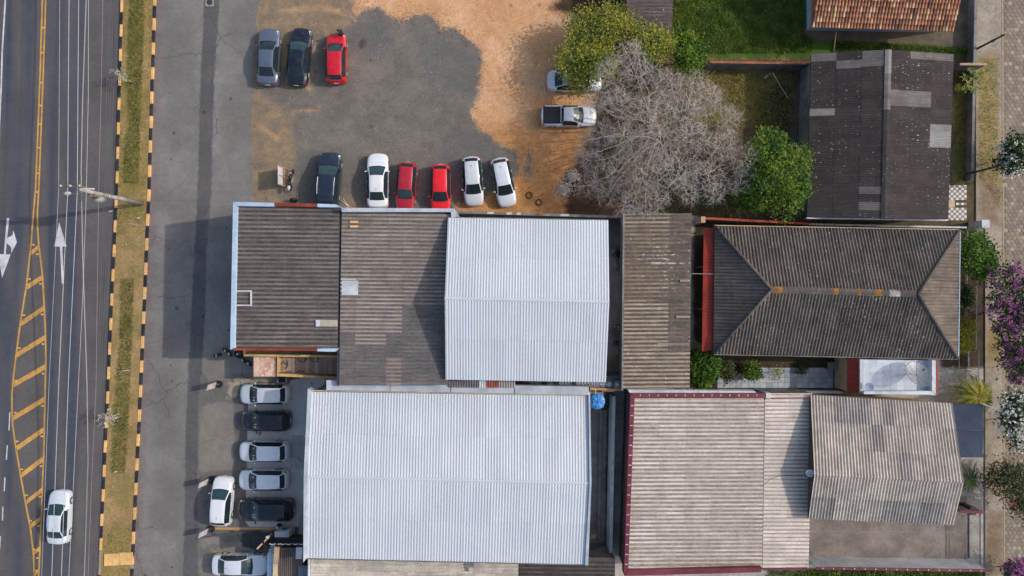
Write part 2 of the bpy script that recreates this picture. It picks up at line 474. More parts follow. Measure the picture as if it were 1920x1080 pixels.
m_joint = layered('street_joint_soil', (S(138, 122, 102), S(120, 106, 90), .8), grain=.2)
street = MB(); a, b = P(1878, -260), P(2260, 1340)
street.face([(a.x, a.y, -.006), (a.x, b.y, -.006), (b.x, b.y, -.006), (b.x, a.y, -.006)])
street = structure(street.build('block_street', m_joint))
hexm = []
for i, (c1, c2) in enumerate(((S(146, 132, 117), S(130, 118, 106)), (S(156, 141, 125), S(140, 127, 114)), (S(136, 123, 112), S(122, 111, 102)), (S(174, 159, 138), S(156, 142, 124)))):
    hexm.append(layered('hex_block_%d' % i, (c1, c2, 1.5), grain=.14, gscale=8, bump=.3))
R = .215
def hexpts(cx, cy, r): return [(cx+r*math.cos(math.radians(60*k+30)), cy+r*math.sin(math.radians(60*k+30))) for k in range(6)]
hex_mesh = []
for i in range(4):
    me = MB().prism(hexpts(0, 0, R-.016), -.05, .012).mesh('hexagonal_block'); me.materials.append(hexm[i]); hex_mesh.append(me)
cells = []
x = a.x + .38; row = 0
xs0 = a.x + .36
dy = 1.5*R; yy = b.y
while yy < a.y:
    off = (row % 2)*R*math.sqrt(3)/2
    xx = xs0+off
    while xx < P(1990, 540).x:
        cells.append((xx, yy)); xx += R*math.sqrt(3)
    yy += dy; row += 1
def hide_score(x, y):
    px = 960+x*FPX/CAM_H; py = 540-y*FPX/CAM_H
    blocked = (1850 < px and 470 < py < 860) or (1860 < px and 240 < py < 335) or (1850 < px and 850 < py < 990) or py > 1040
    out = px > 1922 or py < -4 or py > 1084
    return (3 if out else 1 if blocked else 0, abs(py-300))
cells.sort(key=lambda q: hide_score(*q))
rest = [MB() for _ in range(4)]
for k, (cx, cy) in enumerate(cells):
    i = random.choices(range(4), (5, 4, 4, 1))[0]
    if k < 300:
        o = bpy.data.objects.new('hexagonal_block', hex_mesh[i]); o.location = (cx, cy, random.uniform(-.012, .004))
        o.rotation_euler = (random.gauss(0, .012), random.gauss(0, .012), random.gauss(0, .03))
        COL.objects.link(o); o.parent = street
    else:
        rest[0].prism(hexpts(cx, cy, R-.016), -.05, random.uniform(.0, .015), i)
rest[0].build('hexagonal_paving', hexm, street)['kind'] = 'stuff'

# ---- median with painted kerbs
m_med = layered('median_soil', (S(168, 138, 98), S(140, 122, 76), .5), grain=.2, gscale=6)
ysm = [y for y in range(-240, 1321, 60)]
mb = MB(); mb.prism([tuple(P(kerb_l(y)+3, y)[:2]) for y in ysm] + [tuple(P(kerb_r(y)+2, y)[:2]) for y in ysm[::-1]], -.02, .09)
median = structure(mb.build('median_strip', m_med))
m_ky = layered('kerb_yellow_paint', (S(236, 186, 118), S(214, 168, 108), 1.2), grain=.16, gscale=5, bump=.1, rough=.7, wear=(S(150, 132, 108), .5))
m_kb = layered('kerb_black_paint', (S(38, 38, 46), S(52, 50, 56), 1.2), grain=.15, gscale=5, bump=.1, rough=.7, wear=(S(104, 98, 92), .4))
for side, fn in (('west', kerb_l), ('east', kerb_r)):
    bed = MB(); bed.prism([tuple(P(fn(y)+.8, y)[:2]) for y in ysm] + [tuple(P(fn(y)+4.6, y)[:2]) for y in ysm[::-1]], -.03, .10)
    bed = structure(bed.build('median_kerb', plain('kerb_concrete', None)))
    L = 22.9; y = -70.0 + (2 if side == 'west' else 13); k = 0 if side == 'west' else 1
    while y < 1150:
        if not (1034 < y+8 < 1064):
            a0, a1 = P(fn(y+.35)+.3, y+.35), P(fn(y+L-.35)+.3, y+L-.35)
            w = .23; j = random.uniform(-.012, .012)
            mb = MB(); mb.prism([(a0.x+j, a0.y), (a0.x+w+j, a0.y), (a1.x+w+j*.5, a1.y), (a1.x+j*.5, a1.y)], -.02, .135+random.uniform(-.008, .008))
            mb.build('kerb_stone', m_ky if k % 2 else m_kb, bed, bevel=.02)
        y += L; k += 1
for i, (x0, x1, y0, y1) in enumerate(((195, 222.6, 1038.5, 1061.5), (223.6, 248.5, 1036.5, 1060))):
    pts = [P(x0, y0, .2), P(x1, y0-.8, .2), P(x1+.6, y1-1, .2), P(x0-.3, y1, .2)]
    mb = MB(); mb.prism([(p.x, p.y) for p in pts], -.02, .2)
    o = mb.build('concrete_slab', m_ky, None, bevel=.02)
    tag(o, ('yellow painted concrete slab across the median, on the main road side', 'yellow painted concrete slab across the median, on the service road side')[i], 'slab', 'yellow slabs bridging the median')

# ---- road markings (parts of the road)
m_yel = layered('road_yellow_paint', (S(208, 158, 80), S(188, 143, 80), 1.0), grain=.15, gscale=7, bump=0, rough=.75, wear=(S(110, 98, 86), .55))
m_wht = layered('road_white_paint', (S(208, 208, 210), S(186, 186, 190), 1.0), grain=.12, gscale=7, bump=0, rough=.75, wear=(S(120, 117, 116), .45))
def strip(name, pts, w, m, parent=road, z=.004):
    pts = [P(*p, 0) for p in pts]; L, Rr = [], []
    for k, p in enumerate(pts):
        d = (pts[min(k+1, len(pts)-1)]-pts[max(0, k-1)]).normalized(); n = Vector((-d.y, d.x, 0))
        L.append(p+n*w/2); Rr.append(p-n*w/2)
    mb = MB()
    for k in range(len(pts)-1):
        mb.face([(v.x, v.y, z) for v in (Rr[k], Rr[k+1], L[k+1], L[k])])
    return mb.build(name, m, parent)
isl_l = [(61, 420), (58, 460), (50, 533), (38, 607), (30, 667), (25, 710), (22.5, 740), (22.5, 770), (24, 800), (30, 840), (39, 893), (48, 943), (57, 990), (63, 1040), (65, 1090), (62, 1320)]
isl_r = [(70.5, 427), (73, 460), (80, 520), (83, 577), (85.5, 627), (86, 677), (85, 720), (83.5, 787), (82, 853), (80, 903), (78, 960), (76, 1003), (74, 1053), (72, 1090), (68, 1320)]
strip('yellow_line', [(89, -240), (79.5, 0), (75.6, 130), (67, 350)] + isl_l, .14, m_yel)
strip('yellow_line', [(95, -240), (85.7, 0), (81.4, 130), (73, 350), (70, 400)] + isl_r, .14, m_yel)
def poly_mark(name, pts, m, z=.004):
    mb = MB(); pts = [P(*p) for p in pts]
    a = sum(pts[i].x*pts[(i+1) % len(pts)].y-pts[(i+1) % len(pts)].x*pts[i].y for i in range(len(pts)))
    if a < 0: pts = pts[::-1]
    mb.face([(p.x, p.y, z) for p in pts]); return mb.build(name, m, road)
for (x0, y0, x1, y1, w) in ((58, 474, 72, 464, 9), (50.5, 538, 79.5, 520, 10), (38.5, 607, 82.5, 578, 10), (31, 665, 85, 633, 10), (25, 721, 85.5, 688, 10), (24, 784, 83.5, 749, 10), (30, 841, 82, 806, 10), (39.5, 891, 81, 861, 10), (49, 941, 79, 919, 9), (57, 986, 77, 973, 9), (63, 1036, 74.5, 1029, 8), (65, 1075, 72, 1071, 7)):
    poly_mark('hatch_bar', [(x0+1, y0-w/2), (x1-1, y1-w/2), (x1-1, y1+w/2), (x0+1, y0+w/2)], m_yel)
strip('white_line', [(20, -240), (10, 0), (4, 100), (2.3, 160), (-1, 233), (-6, 420), (-14, 700)], .13, m_wht)
for d in (((18.5, 773), (17, 807)), ((13.7, 835), (12, 862)), ((9.3, 895), (8, 921)), ((5.3, 950), (4.7, 976)), ((1, 1005), (-1, 1030))):
    strip('lane_dash', d, .10, m_wht)
poly_mark('arrow_marking', [(111, 417), (125, 462), (117, 462.5), (120, 532), (116, 532), (112.3, 462.5), (102, 462)], m_wht)
poly_mark('arrow_marking', [(13, 409), (17.5, 409), (13.6, 446), (23.5, 441), (25, 432), (32, 454), (21, 475), (20.6, 463), (12.5, 455.5), (11, 477), (20, 477), (4, 521), (-4, 476), (7, 477)], m_wht)
stud_me = MB()
stud_me.prism([(-.11, -.06), (.11, -.06), (.11, .06), (-.11, .06)], .004, .022)
stud_me = stud_me.mesh('road_stud'); stud_me.materials.append(plain('stud_yellow', S(226, 172, 82), .5))
studs = [(62.5, 459), (70, 476.5), (55.5, 523), (76, 532), (45, 591), (79, 589.5), (36, 652.5), (81, 645), (30, 713.5), (81, 700.5), (28.5, 773.5), (79.5, 761), (32.5, 827.5), (78.5, 818), (41, 880), (77, 874), (50, 928.5), (75, 931), (57, 976.5), (73, 986), (64.5, 1030), (70, 1046), (69, 1070)]
for y in (52, 99, 155, 198, 233, 277, 325, 360): studs.append((82.6-y*.0355, y))
for k, (x, y) in enumerate(studs):
    o = bpy.data.objects.new('road_stud', stud_me); o.location = P(x, y); COL.objects.link(o)
    tag(o, 'small yellow road stud between the two yellow lines north of the island' if k >= 23 else 'small yellow road stud inside the border of the hatched traffic island', 'road stud', 'studs between the double lines' if k >= 23 else 'studs in the traffic island')
# ------------------------------------------------------------------ roofs and buildings
def fibre(name, a, b, axis='x', lichen=0.0, dark=.25, moss=None, lcol=S(205, 198, 188), mottle=.12):
    """weathered corrugated fibre cement; axis = direction the rain runs"""
    t = NT(name)
    st = (.22, 2.6, 1) if axis == 'x' else (2.6, .22, 1)
    st2 = (.5, 7.0, 1) if axis == 'x' else (7.0, .5, 1)
    c = t.mix(t.ramp(t.noise(.9, 5, .65), .33, .67), a, b)
    c = t.vary(c, 1-dark, 1+dark*.6, 1.0, 4, st)
    c = t.vary(c, 1-dark*.8, 1+dark*.6, 1.0, 4, st2)
    c = t.vary(c, 1-mottle, 1+mottle, 6.0, 3)
    c = t.vary(c, .86, 1.14, 17.0, 2)
    oi = t.n('ShaderNodeObjectInfo')
    f = t.ramp(oi.outputs['Random'], 0, 1, .90, 1.09)
    cc = t.n('ShaderNodeCombineColor'); [t.l(f, cc.inputs[i]) for i in range(3)]
    c = t.mix(1.0, c, cc.outputs[0], 'MULTIPLY')
    if moss:
        c = t.mix(t.ramp(t.noise(.55, 4, .6), .60, .72), c, moss)
    if lichen:
        for vs_, th in ((1.5, .105), (3.0, .15)):
            v = t.n('ShaderNodeTexVoronoi', Scale=vs_, voronoi_dimensions='2D'); mp = t.n('ShaderNodeMapping'); mp.inputs['Scale'].default_value = (.7, 1.2, .4) if axis == 'x' else (1.2, .7, .4)
            mp.inputs['Location'].default_value = (vs_*3.1, 1.7, 0)
            t.l(t.tc.outputs['Object'], mp.inputs['Vector']); t.l(mp.outputs[0], v.inputs['Vector'])
            sc_ = t.n('ShaderNodeSeparateColor'); t.l(v.outputs['Color'], sc_.inputs[0])
            dens = t.math('MULTIPLY', t.ramp(t.noise(.30, 3, .6), .36, .66, .25, 1.0), th*min(1.5, lichen))
            lim = t.math('MULTIPLY', t.math('POWER', sc_.outputs[0], 1.6), dens)
            wob = t.math('ADD', v.outputs['Distance'], t.math('MULTIPLY', t.math('SUBTRACT', t.noise(9, 2, .6), .5), .10))
            lt = t.n('ShaderNodeMath'); lt.operation = 'LESS_THAN'; t.l(wob, lt.inputs[0]); t.l(lim, lt.inputs[1])
            c = t.mix(t.math('MULTIPLY', lt.outputs[0], .85), c, lcol)
        if lichen > .9:
            st_ = t.noise(1.0, 5, .75, (1.1, 4.5, 1) if axis == 'x' else (4.5, 1.1, 1))
            big = t.ramp(t.noise(.28, 3, .6), .40, .68, -.10, .10)
            c = t.mix(t.math('MULTIPLY', t.ramp(t.math('ADD', st_, big), .655-.05*lichen, .70-.05*lichen), .75), c, lcol)
    t.bump(t.noise(14, 3, .7), .25, .02)
    return t.out(c, .92, spec=.2)

def metal_sheet(name, a, b, axis='y'):
    t = NT(name)
    st = (2.0, .15, 1) if axis == 'y' else (.15, 2.0, 1)
    c = t.mix(t.ramp(t.noise(.25, 3, .5), .35, .65), a, b)
    c = t.vary(c, .95, 1.03, 1.0, 3, st)
    oi = t.n('ShaderNodeObjectInfo')
    f = t.ramp(oi.outputs['Random'], 0, 1, .96, 1.03)
    cc = t.n('ShaderNodeCombineColor'); [t.l(f, cc.inputs[i]) for i in range(3)]
    c = t.mix(1.0, c, cc.outputs[0], 'MULTIPLY')
    c = t.mix(t.ramp(t.noise(1.0, 5, .7, (3.0, .12, 1) if axis == 'y' else (.12, 3.0, 1)), .62, .82, 0, .22), c, S(158, 156, 152))
    return t.out(c, .55, metal=.0, spec=.3)

def wave(pitch, amp):
    def f(u): return amp*math.cos(2*math.pi*u/pitch)
    f.pitch = pitch; f.k = 6
    return f
def trough(pitch, depth):
    """deep-fluted fibre cement: broad rounded crests, steep narrow flutes"""
    def f(u):
        t = abs((u/pitch) % 1.0-.5)
        return -depth*(.06*(t/.25)**2 if t < .25 else .06+.94*math.sin((t-.25)/.25*math.pi/2)**.9)
    f.pitch = pitch; f.k = 10
    return f
def ribs(pitch, amp):
    """trapezoid sheet metal"""
    def f(u):
        t = (u/pitch) % 1.0
        return amp*max(0.0, min(1.0, (0.30-abs(t-.5))/.13))
    f.pitch = pitch; f.k = 8
    return f

def bil(E0, E1, T1, T0):
    E0, E1, T1, T0 = map(Vector, (E0, E1, T1, T0))
    Lu = ((E1-E0).length+(T1-T0).length)/2; Lv = ((T0-E0).length+(T1-E1).length)/2
    def f(u, v):
        a, b = u/Lu, v/Lv
        return (E0*(1-a)+E1*a)*(1-b)+(T0*(1-a)+T1*a)*b
    n = (E1-E0).cross(T0-E0).normalized()
    return f, Lu, (lambda u: 0.0), (lambda u: Lv), n
def hip(E0, E1, T1, T0):
    """planar face with eave E0-E1, ridge T0-T1 (T0 = T1 for a hip end)"""
    E0, E1, T1, T0 = map(Vector, (E0, E1, T1, T0))
    ud = (E1-E0); L = ud.length; ud.normalize()
    n = ud.cross((T0+T1)/2-E0).normalized(); vd = n.cross(ud)
    a, b = (T0-E0).dot(ud), (T1-E0).dot(ud); va, vb = (T0-E0).dot(vd), (T1-E0).dot(vd)
    def vhi(u): return max(0.0, float(np.interp(u, [0, a, b+1e-4, L], [0, va, vb, 0])))
    return (lambda u, v: E0+ud*u+vd*v), L, (lambda u: 0.0), vhi, n

def sheets(parent, surf, prof, sw, sl, pick, name='roof_sheet', ov=.12, lift=.02):
    f, Lu, vlo, vhi, n = surf
    vmax = max(vhi(Lu*k/40) for k in range(41))
    nc = max(1, round(Lu/sw)); sw = Lu/nc; nr = max(1, math.ceil(vmax/sl-.12)); sl = vmax/nr
    out = []
    for i in range(nc):
        u0, u1 = i*sw, min(Lu, (i+1)*sw+.05)
        k = max(4, int((u1-u0)/prof.pitch*prof.k))
        for j in range(nr):
            jit = random.uniform(-.006, .006); du = random.uniform(-.01, .01)
            vs, fs = [], []
            ok = False
            for q in range(k+1):
                u = u0+(u1-u0)*q/k
                a = max(vlo(u), j*sl-(.0 if j else .03)); b = min(vhi(u), (j+1)*sl+(ov if j < nr-1 else 0))
                if b > a+.02: ok = True
                b = max(a, b)
                h = prof(u+du)+jit
                uu = min(max(u, 0), Lu)
                vs += [tuple(f(uu, a)+n*(h+lift)), tuple(f(uu, b)+n*h)]
            if not ok: continue
            for q in range(k):
                fs.append((2*q, 2*q+2, 2*q+3, 2*q+1))
            me = bpy.data.meshes.new(name); me.from_pydata(vs, [], fs)
            me.polygons.foreach_set('use_smooth', [True]*len(fs)); me.update()
            c = f((u0+u1)/2, (j+.5)*sl)
            kk = FPX/(CAM_H-c.z)
            m = pick(i, j, 960+c.x*kk, 540-c.y*kk)
            out.append(put(name, me, m, parent))
    return out

def dark_flute_strips(parent, surf, prof, width, m, keep=1.0, seg=.5):
    """builds silt along the bottom of each flute, one dark strip per flute, ragged in width"""
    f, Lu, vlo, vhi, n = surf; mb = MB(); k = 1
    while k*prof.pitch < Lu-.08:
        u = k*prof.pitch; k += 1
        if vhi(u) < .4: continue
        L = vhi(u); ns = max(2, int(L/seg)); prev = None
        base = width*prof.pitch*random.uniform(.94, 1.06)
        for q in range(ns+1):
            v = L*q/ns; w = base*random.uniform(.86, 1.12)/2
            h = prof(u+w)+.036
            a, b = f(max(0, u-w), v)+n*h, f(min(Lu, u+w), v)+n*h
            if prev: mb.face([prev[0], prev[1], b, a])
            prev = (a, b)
    o = mb.build('flute_dark_strip', m, parent); o['kind'] = 'stuff'; return o
def dark_strip_mat(name, a, b):
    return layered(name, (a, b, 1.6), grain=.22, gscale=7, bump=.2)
def pts_at(L, z): return [tuple(P(x, y, z)[:2]) for x, y in L]
def cap(name, L, z0, z1, m, parent, zref=None, bevel=0):
    """vertical-sided solid whose top outline is L (plan pixels) at height z1 (z1 may be one value per corner)"""
    if isinstance(z1, (list, tuple)): pp = [tuple(P(x, y, z)[:2]) for (x, y), z in zip(L, z1)]
    else: pp = pts_at(L, z1 if zref is None else zref)
    mb = MB(); mb.prism(pp, z0, z1); return mb.build(name, m, parent, bevel=bevel)
def base_of(L, z=0):
    c = sum((P(x, y, z) for x, y in L), Vector())/len(L); return (c.x, c.y, 0)
def inset(L, d):
    cx = sum(p[0] for p in L)/len(L); cy = sum(p[1] for p in L)/len(L)
    return [(x+(d if x < cx else -d), y+(d if y < cy else -d)) for x, y in L]

m_wall_w = layered('painted_wall_white', (S(206, 208, 212), S(186, 188, 192), .8), grain=.08, gscale=4, bump=.1, rough=.8)
m_wall_blue = layered('painted_wall_pale_blue', (S(178, 198, 216), S(160, 182, 204), .8), grain=.08, gscale=4, bump=.1, rough=.8)
m_wall_skyblue = layered('painted_wall_sky_blue', (S(166, 186, 206), S(146, 168, 192), .8), grain=.1, gscale=4, bump=.1, rough=.8)
m_wall_grey = layered('bare_render_grey', (S(140, 138, 136), S(112, 110, 110), .8), grain=.16, gscale=5, bump=.3)
m_wall_dark = layered('stained_render', (S(122, 119, 117), S(92, 90, 90), .6), grain=.2, gscale=4, bump=.3)  # tone lifted because alley walls rendered too dark in shade
m_wall_cream = layered('painted_wall_cream', (S(206, 182, 150), S(186, 164, 136), .8), grain=.1, gscale=4, bump=.1)
m_wall_ochre = layered('painted_wall_ochre', (S(210, 174, 116), S(188, 150, 96), .9), grain=.12, gscale=4, bump=.1)
m_flash = layered('galvanised_flashing', (S(186, 192, 200), S(166, 172, 182), .6), grain=.08, gscale=3, bump=.05, rough=.45, spec=.5)
m_rust = layered('red_oxide_flashing', (S(152, 70, 48), S(122, 56, 42), 1.0), grain=.15, gscale=4, bump=.1, rough=.6)
m_maroon = layered('maroon_flashing', (S(120, 58, 70), S(104, 48, 60), .6), grain=.1, gscale=4, bump=.05, rough=.55)
m_brick = layered('weathered_brick', (S(176, 104, 72), S(132, 92, 74), 1.6), grain=.2, gscale=5, bump=.4)
m_redroof = layered('red_metal_roof', (S(166, 62, 46), S(146, 52, 42), .6), grain=.08, gscale=4, bump=.05, rough=.5)
m_navy = layered('navy_awning', (S(56, 68, 86), S(46, 57, 74), .6), grain=.08, gscale=3, bump=.05, rough=.8)
m_tan = layered('tan_parapet', (S(190, 158, 130), S(168, 140, 118), 1.0), grain=.12, gscale=5, bump=.1)
m_rubber = plain('black_rubber', S(34, 34, 36), .75, .2, 8)
m_black = plain('black_paint', S(24, 25, 28), .35, .1, 4)
m_alloy = plain('alloy_rim', S(196, 198, 204), .35, .1, 6, metal=.5)
m_steel = plain('dull_steel', S(150, 152, 154), .45, .12, 5, metal=.4)
m_wood = layered('weathered_wood', (S(146, 118, 86), S(112, 92, 72), 2.0), grain=.2, gscale=8, bump=.3)
m_under = plain('roof_underside', S(70, 66, 62), .9, .1, 3)

def roof_deck(L, z, parent, name='roof'):
    """boarding under the sheets; L plan pixels with one height per corner"""
    pp = [P(x, y, h) for (x, y), h in zip(L, z)]
    mb = MB(); mb.prism([(p.x, p.y) for p in pp], [p.z-.32 for p in pp][0] if False else min(z)-.45, [h-.14 for h in z]); return mb.build(name, m_under, parent)

# ---- B1: front shop, dark roof behind a pale blue parapet
f_b1 = fibre('fibre_sooty', S(128, 119, 116), S(108, 101, 100), 'x', .0, .25)
Lb1 = [(444, 387), (637, 389), (633, 653), (439, 652)]
zb1 = [6.2, 5.75, 5.75, 6.2]
b1 = thing('shop_building', base_of(Lb1, 6), 'shop with dark corrugated roof and pale blue parapet facing the service road', 'building')
cap('wall', inset(Lb1, 2), 0, 5.25, m_wall_blue, b1)
r1 = roof_deck(Lb1, zb1, b1)
q = [P(x, y, z) for (x, y), z in zip(Lb1, zb1)]
f_cream = fibre('fibre_cream_patch', S(190, 178, 160), S(170, 160, 146), 'x', 0, .1)
sheets(r1, bil(q[2], q[1], q[0], q[3]), trough(.34, .10), 1.0, 1.95, lambda i, j, px, py: f_b1)
dark_flute_strips(r1, bil(q[2], q[1], q[0], q[3]), trough(.34, .10), .50, dark_strip_mat('strip_black', S(70, 64, 62), S(86, 79, 76)))
cap('parapet', [(437, 379), (444.5, 386.5), (439.5, 652), (431.5, 656)], 0, 6.5, m_wall_blue, b1)
cap('parapet', [(437.5, 378.5), (514, 380.2), (514, 387), (445, 386)], 5, 6.5, m_wall_blue, b1)
cap('parapet', [(595, 382), (629, 383), (637, 388.5), (595, 387.8)], 5, 6.5, m_wall_blue, b1)
cap('rusty_coping', [(514.3, 380), (594.7, 382), (594.7, 387.4), (514.3, 386.4)], 5, 6.48, m_rust, b1)
cap('rusty_coping', [(438, 652.5), (594.7, 654), (594.7, 658), (438, 657)], 5.4, 6.3, m_rust, b1)
cap('parapet', [(595, 654), (633, 653.5), (628, 659.5), (595, 658.8)], 5.4, 6.3, m_wall_blue, b1)
cap('patch_sheet', [(592, 600), (632, 600.5), (632, 612.5), (592, 612)], 5.8, 5.97, f_cream, b1)
cap('patch_sheet', [(592, 600), (599, 600), (599, 612), (592, 612)], 5.8, 5.985, m_wall_w, b1)
for L in ([(441, 544.5), (471, 544.5), (471, 547), (441, 547)], [(469, 547.2), (471, 547.2), (471, 571), (469, 571)], [(441, 571.2), (471, 571.2), (471, 573.5), (441, 573.5)]):
    cap('sealing_strip', L, 6.0, 6.30, m_wall_w, b1)
cap('gutter', [(636.3, 386), (640.5, 386), (635.8, 724), (631.5, 724)], 5.3, 5.55, m_wall_dark, b1)

# ---- B2: workshop roof of many sheets
f_b2 = fibre('fibre_warm_grey', S(164, 151, 142), S(142, 131, 124), 'x', .35, .2)
f_b2b = fibre('fibre_pale_grey', S(176, 163, 155), S(158, 147, 140), 'x', .2, .16)
f_b2d = fibre('fibre_blue_grey', S(122, 118, 119), S(104, 101, 104), 'x', .3, .22)
f_sky = fibre('translucent_skylight_sheet', S(214, 216, 214), S(196, 200, 202), 'x', 0, .06)
Lb2 = [(641, 398), (845, 401), (840, 722), (636, 722)]
zb2 = [5.75, 6.25, 6.25, 5.75]
b2 = thing('workshop_building', base_of(Lb2, 6), 'workshop with patched warm grey corrugated roof between the dark roof and the small metal roof', 'building')
cap('wall', inset(Lb2, 2), 0, 5.25, m_wall_grey, b2)
r2 = roof_deck(Lb2, zb2, b2)
q = [P(x, y, z) for (x, y), z in zip(Lb2, zb2)]
def pick2(i, j, px, py):
    if 640 < px < 671 and 520 < py < 556: return f_sky
    if px > 765 and py > 575: return f_b2d
    if py > 632 and px < 670: return f_b2d
    if py > 656 and px < 730: return f_b2d
    if px > 727 and py > 632 and py < 668: return f_b2d
    return f_b2b if 665 < px < 760 and 540 < py < 655 else f_b2
sheets(r2, bil(q[3], q[2], q[1], q[0]) if False else bil(q[0], q[3], q[2], q[1]), trough(.31, .09), 1.06, 1.27, pick2)
dark_flute_strips(r2, bil(q[0], q[3], q[2], q[1]), trough(.31, .09), .46, dark_strip_mat('strip_brown', S(100, 91, 86), S(116, 106, 100)), .88)
cap('parapet', [(640, 389.5), (852, 391), (845, 397.5), (641, 396.8)], 0, 6.5, m_flash, b2)
cap('parapet', [(845.5, 397.8), (852, 391.3), (852, 408), (846, 408)], 0, 6.5, m_flash, b2)
cap('skylight_sheet', [(641, 526), (671.5, 526), (671, 553), (640.5, 553)], 5.6, [5.80, 5.88, 5.88, 5.80], m_wall_w, b2)
for y in (414, 422.5):
    cap('patch_sheet', [(656, y), (671, y), (671, y+4), (656, y+4)], 5.7, 5.92, plain('orange_sealant', S(222, 176, 118)), b2)

# ---- B3: square metal roof
m_met = metal_sheet('zinc_sheet', S(198, 203, 209), S(192, 198, 205))
m_met2 = metal_sheet('zinc_sheet_warm', S(197, 200, 205), S(191, 195, 201))
def gable(name, thing_o, N, Rg, Sv, zN, zR, zS, prof, sw, sl, pick, wall_mat, axis='x', inn=.35):
    qn = [P(x, y, zN) for x, y in N]; qr = [P(x, y, zR) for x, y in Rg]; qs = [P(x, y, zS) for x, y in Sv]
    mb = MB()
    d = Vector((0, 0, -.16)); dn = Vector((0, 0, -.5))
    a, b, c2, e, g2, h2 = qn[0], qr[0], qs[0], qn[1], qr[1], qs[1]
    mb.face([a+d, b+d, g2+d, e+d]); mb.face([b+d, c2+d, h2+d, g2+d]); mb.face([a+d, c2+d, b+d]); mb.face([e+d, g2+d, h2+d])
    mb.face([a+d, e+d, h2+d, c2+d])
    roof = mb.build('roof', m_under, thing_o)
    w = MB(); zt = min(zN, zS)-.17
    cx = (a+e+c2+h2)/4
    ring = [p+(cx-p).normalized()*inn for p in (a, e, h2, c2)]
    w.prism([(p.x, p.y) for p in ring], 0, zt); w.build('wall', wall_mat, thing_o)
    if axis == 'x':
        sheets(roof, bil(qs[0], qs[1], qr[1], qr[0]), prof, sw, sl, pick)
        sheets(roof, bil(qn[1], qn[0], qr[0], qr[1]), prof, sw, sl, pick)
    return roof
b3 = thing('metal_roofed_shed', base_of([(838, 410), (1140, 716)], 6), 'square pale metal roofed shed with car wheels lying around its yard', 'building')
r3 = gable('b3', b3, [(840, 408.5), (1140.5, 413.5)], [(834, 559), (1142.5, 566)], [(835.5, 711.5), (1136, 716.5)], 6.5, 8.2, 6.5, ribs(.215, .026), 1.07, 3.2, lambda i, j, px, py: m_met if (i+j) % 5 else m_met2, m_wall_grey, inn=3.2)
cap('gutter', [(840, 406.5), (1140.5, 411.5), (1140.5, 413), (840, 408)], 6.2, 6.42, m_wall_grey, b3)
def ridge_cap(parent, a, b, z, w, m, name='ridge_cap'):
    p, q2 = P(*a, z), P(*b, z); d = (q2-p).normalized(); n = Vector((-d.y, d.x, 0))
    mb = MB(); u = Vector((0, 0, .048)); dn = Vector((0, 0, -w*.2))
    mb.face([p+u, q2+u, q2+n*w+dn+u, p+n*w+dn+u][::-1] if False else [p+u, q2+u, q2+n*w+dn+u, p+n*w+dn+u]); mb.face([q2+u, p+u, p-n*w+dn+u, q2-n*w+dn+u])
    return mb.build(name, m, parent)
ridge_cap(r3, (834, 559), (1142.5, 566), 8.2, .09, m_met)

# ---- B4: long metal roof
b4 = thing('metal_roofed_hall', base_of([(572, 735), (1100, 1055)], 5), 'long white metal roofed hall behind the row of parked cars', 'building')
r4 = gable('b4', b4, [(583.5, 734.5), (1103, 742.5)], [(576, 894), (1105.5, 906)], [(575, 1046), (1098.5, 1058)], 5.0, 6.1, 5.0, ribs(.225, .030), 1.12, 4.2, lambda i, j, px, py: m_met2 if (i*3+j) % 7 == 0 else m_met, m_wall_w, inn=2.6)
ridge_cap(r4, (576, 894), (1105.5, 906), 6.1, .09, m_met)
cap('fascia', [(577, 729), (584, 733), (577, 892), (569.5, 892)], 4.2, [5.2, 5.2, 6.2, 6.2], m_flash, b4)
cap('fascia', [(569.5, 892.3), (577, 892.3), (575.5, 1046), (568.5, 1055)], 4.2, [6.2, 6.2, 5.2, 5.2], m_flash, b4)
for x0, x1 in ((612, 731), (732, 844), (845.5, 964), (965.5, 1104)):
    dx = lambda x: (x-612)*.0185
    t0 = 713 if x0 < 700 else 716
    cap('flashing', [(x0, t0+dx(x0)), (x1, t0+dx(x1)), (x1, 731.5+dx(x1)), (x0, 731.5+dx(x0))], 4.4, [5.15, 5.15, 5.3, 5.3], m_flash, b4)
cap('rusty_gutter', [(585, 731.8), (1103, 740.8), (1103, 742.3), (585, 733.3)], 4.7, 5.05, m_wall_cream, b4)
cap('verge_flashing', [(1103.5, 735), (1106.5, 735), (1109, 906), (1105.8, 906)], 4.6, [5.2, 5.2, 6.28, 6.28], m_flash, b4)
cap('verge_flashing', [(1105.8, 906.3), (1109, 906.3), (1103, 1060), (1097, 1060)], 4.6, [6.28, 6.28, 5.2, 5.2], m_flash, b4)
cap('eave_flashing', [(575, 1046.8), (1097, 1058.8), (1097, 1060.4), (575, 1048.4)], 4.6, 4.98, m_wall_dark, b4)

for (x, y) in ((580, 738), (577, 815), (574, 893), (573, 970), (573, 1042)):
    p = P(x+2, y, 4.6); MB().box(p.x-.1, p.x+.1, p.y-.1, p.y+.1, 0, 4.7).build('post', m_wall_w, b4)
for (x, y) in ((843, 414), (1136, 418), (1132, 711), (1136, 566)):
    p = P(x, y, 6.0); MB().box(p.x-.09, p.x+.09, p.y-.09, p.y+.09, 0, 6.2).build('post', m_wall_grey, b3)
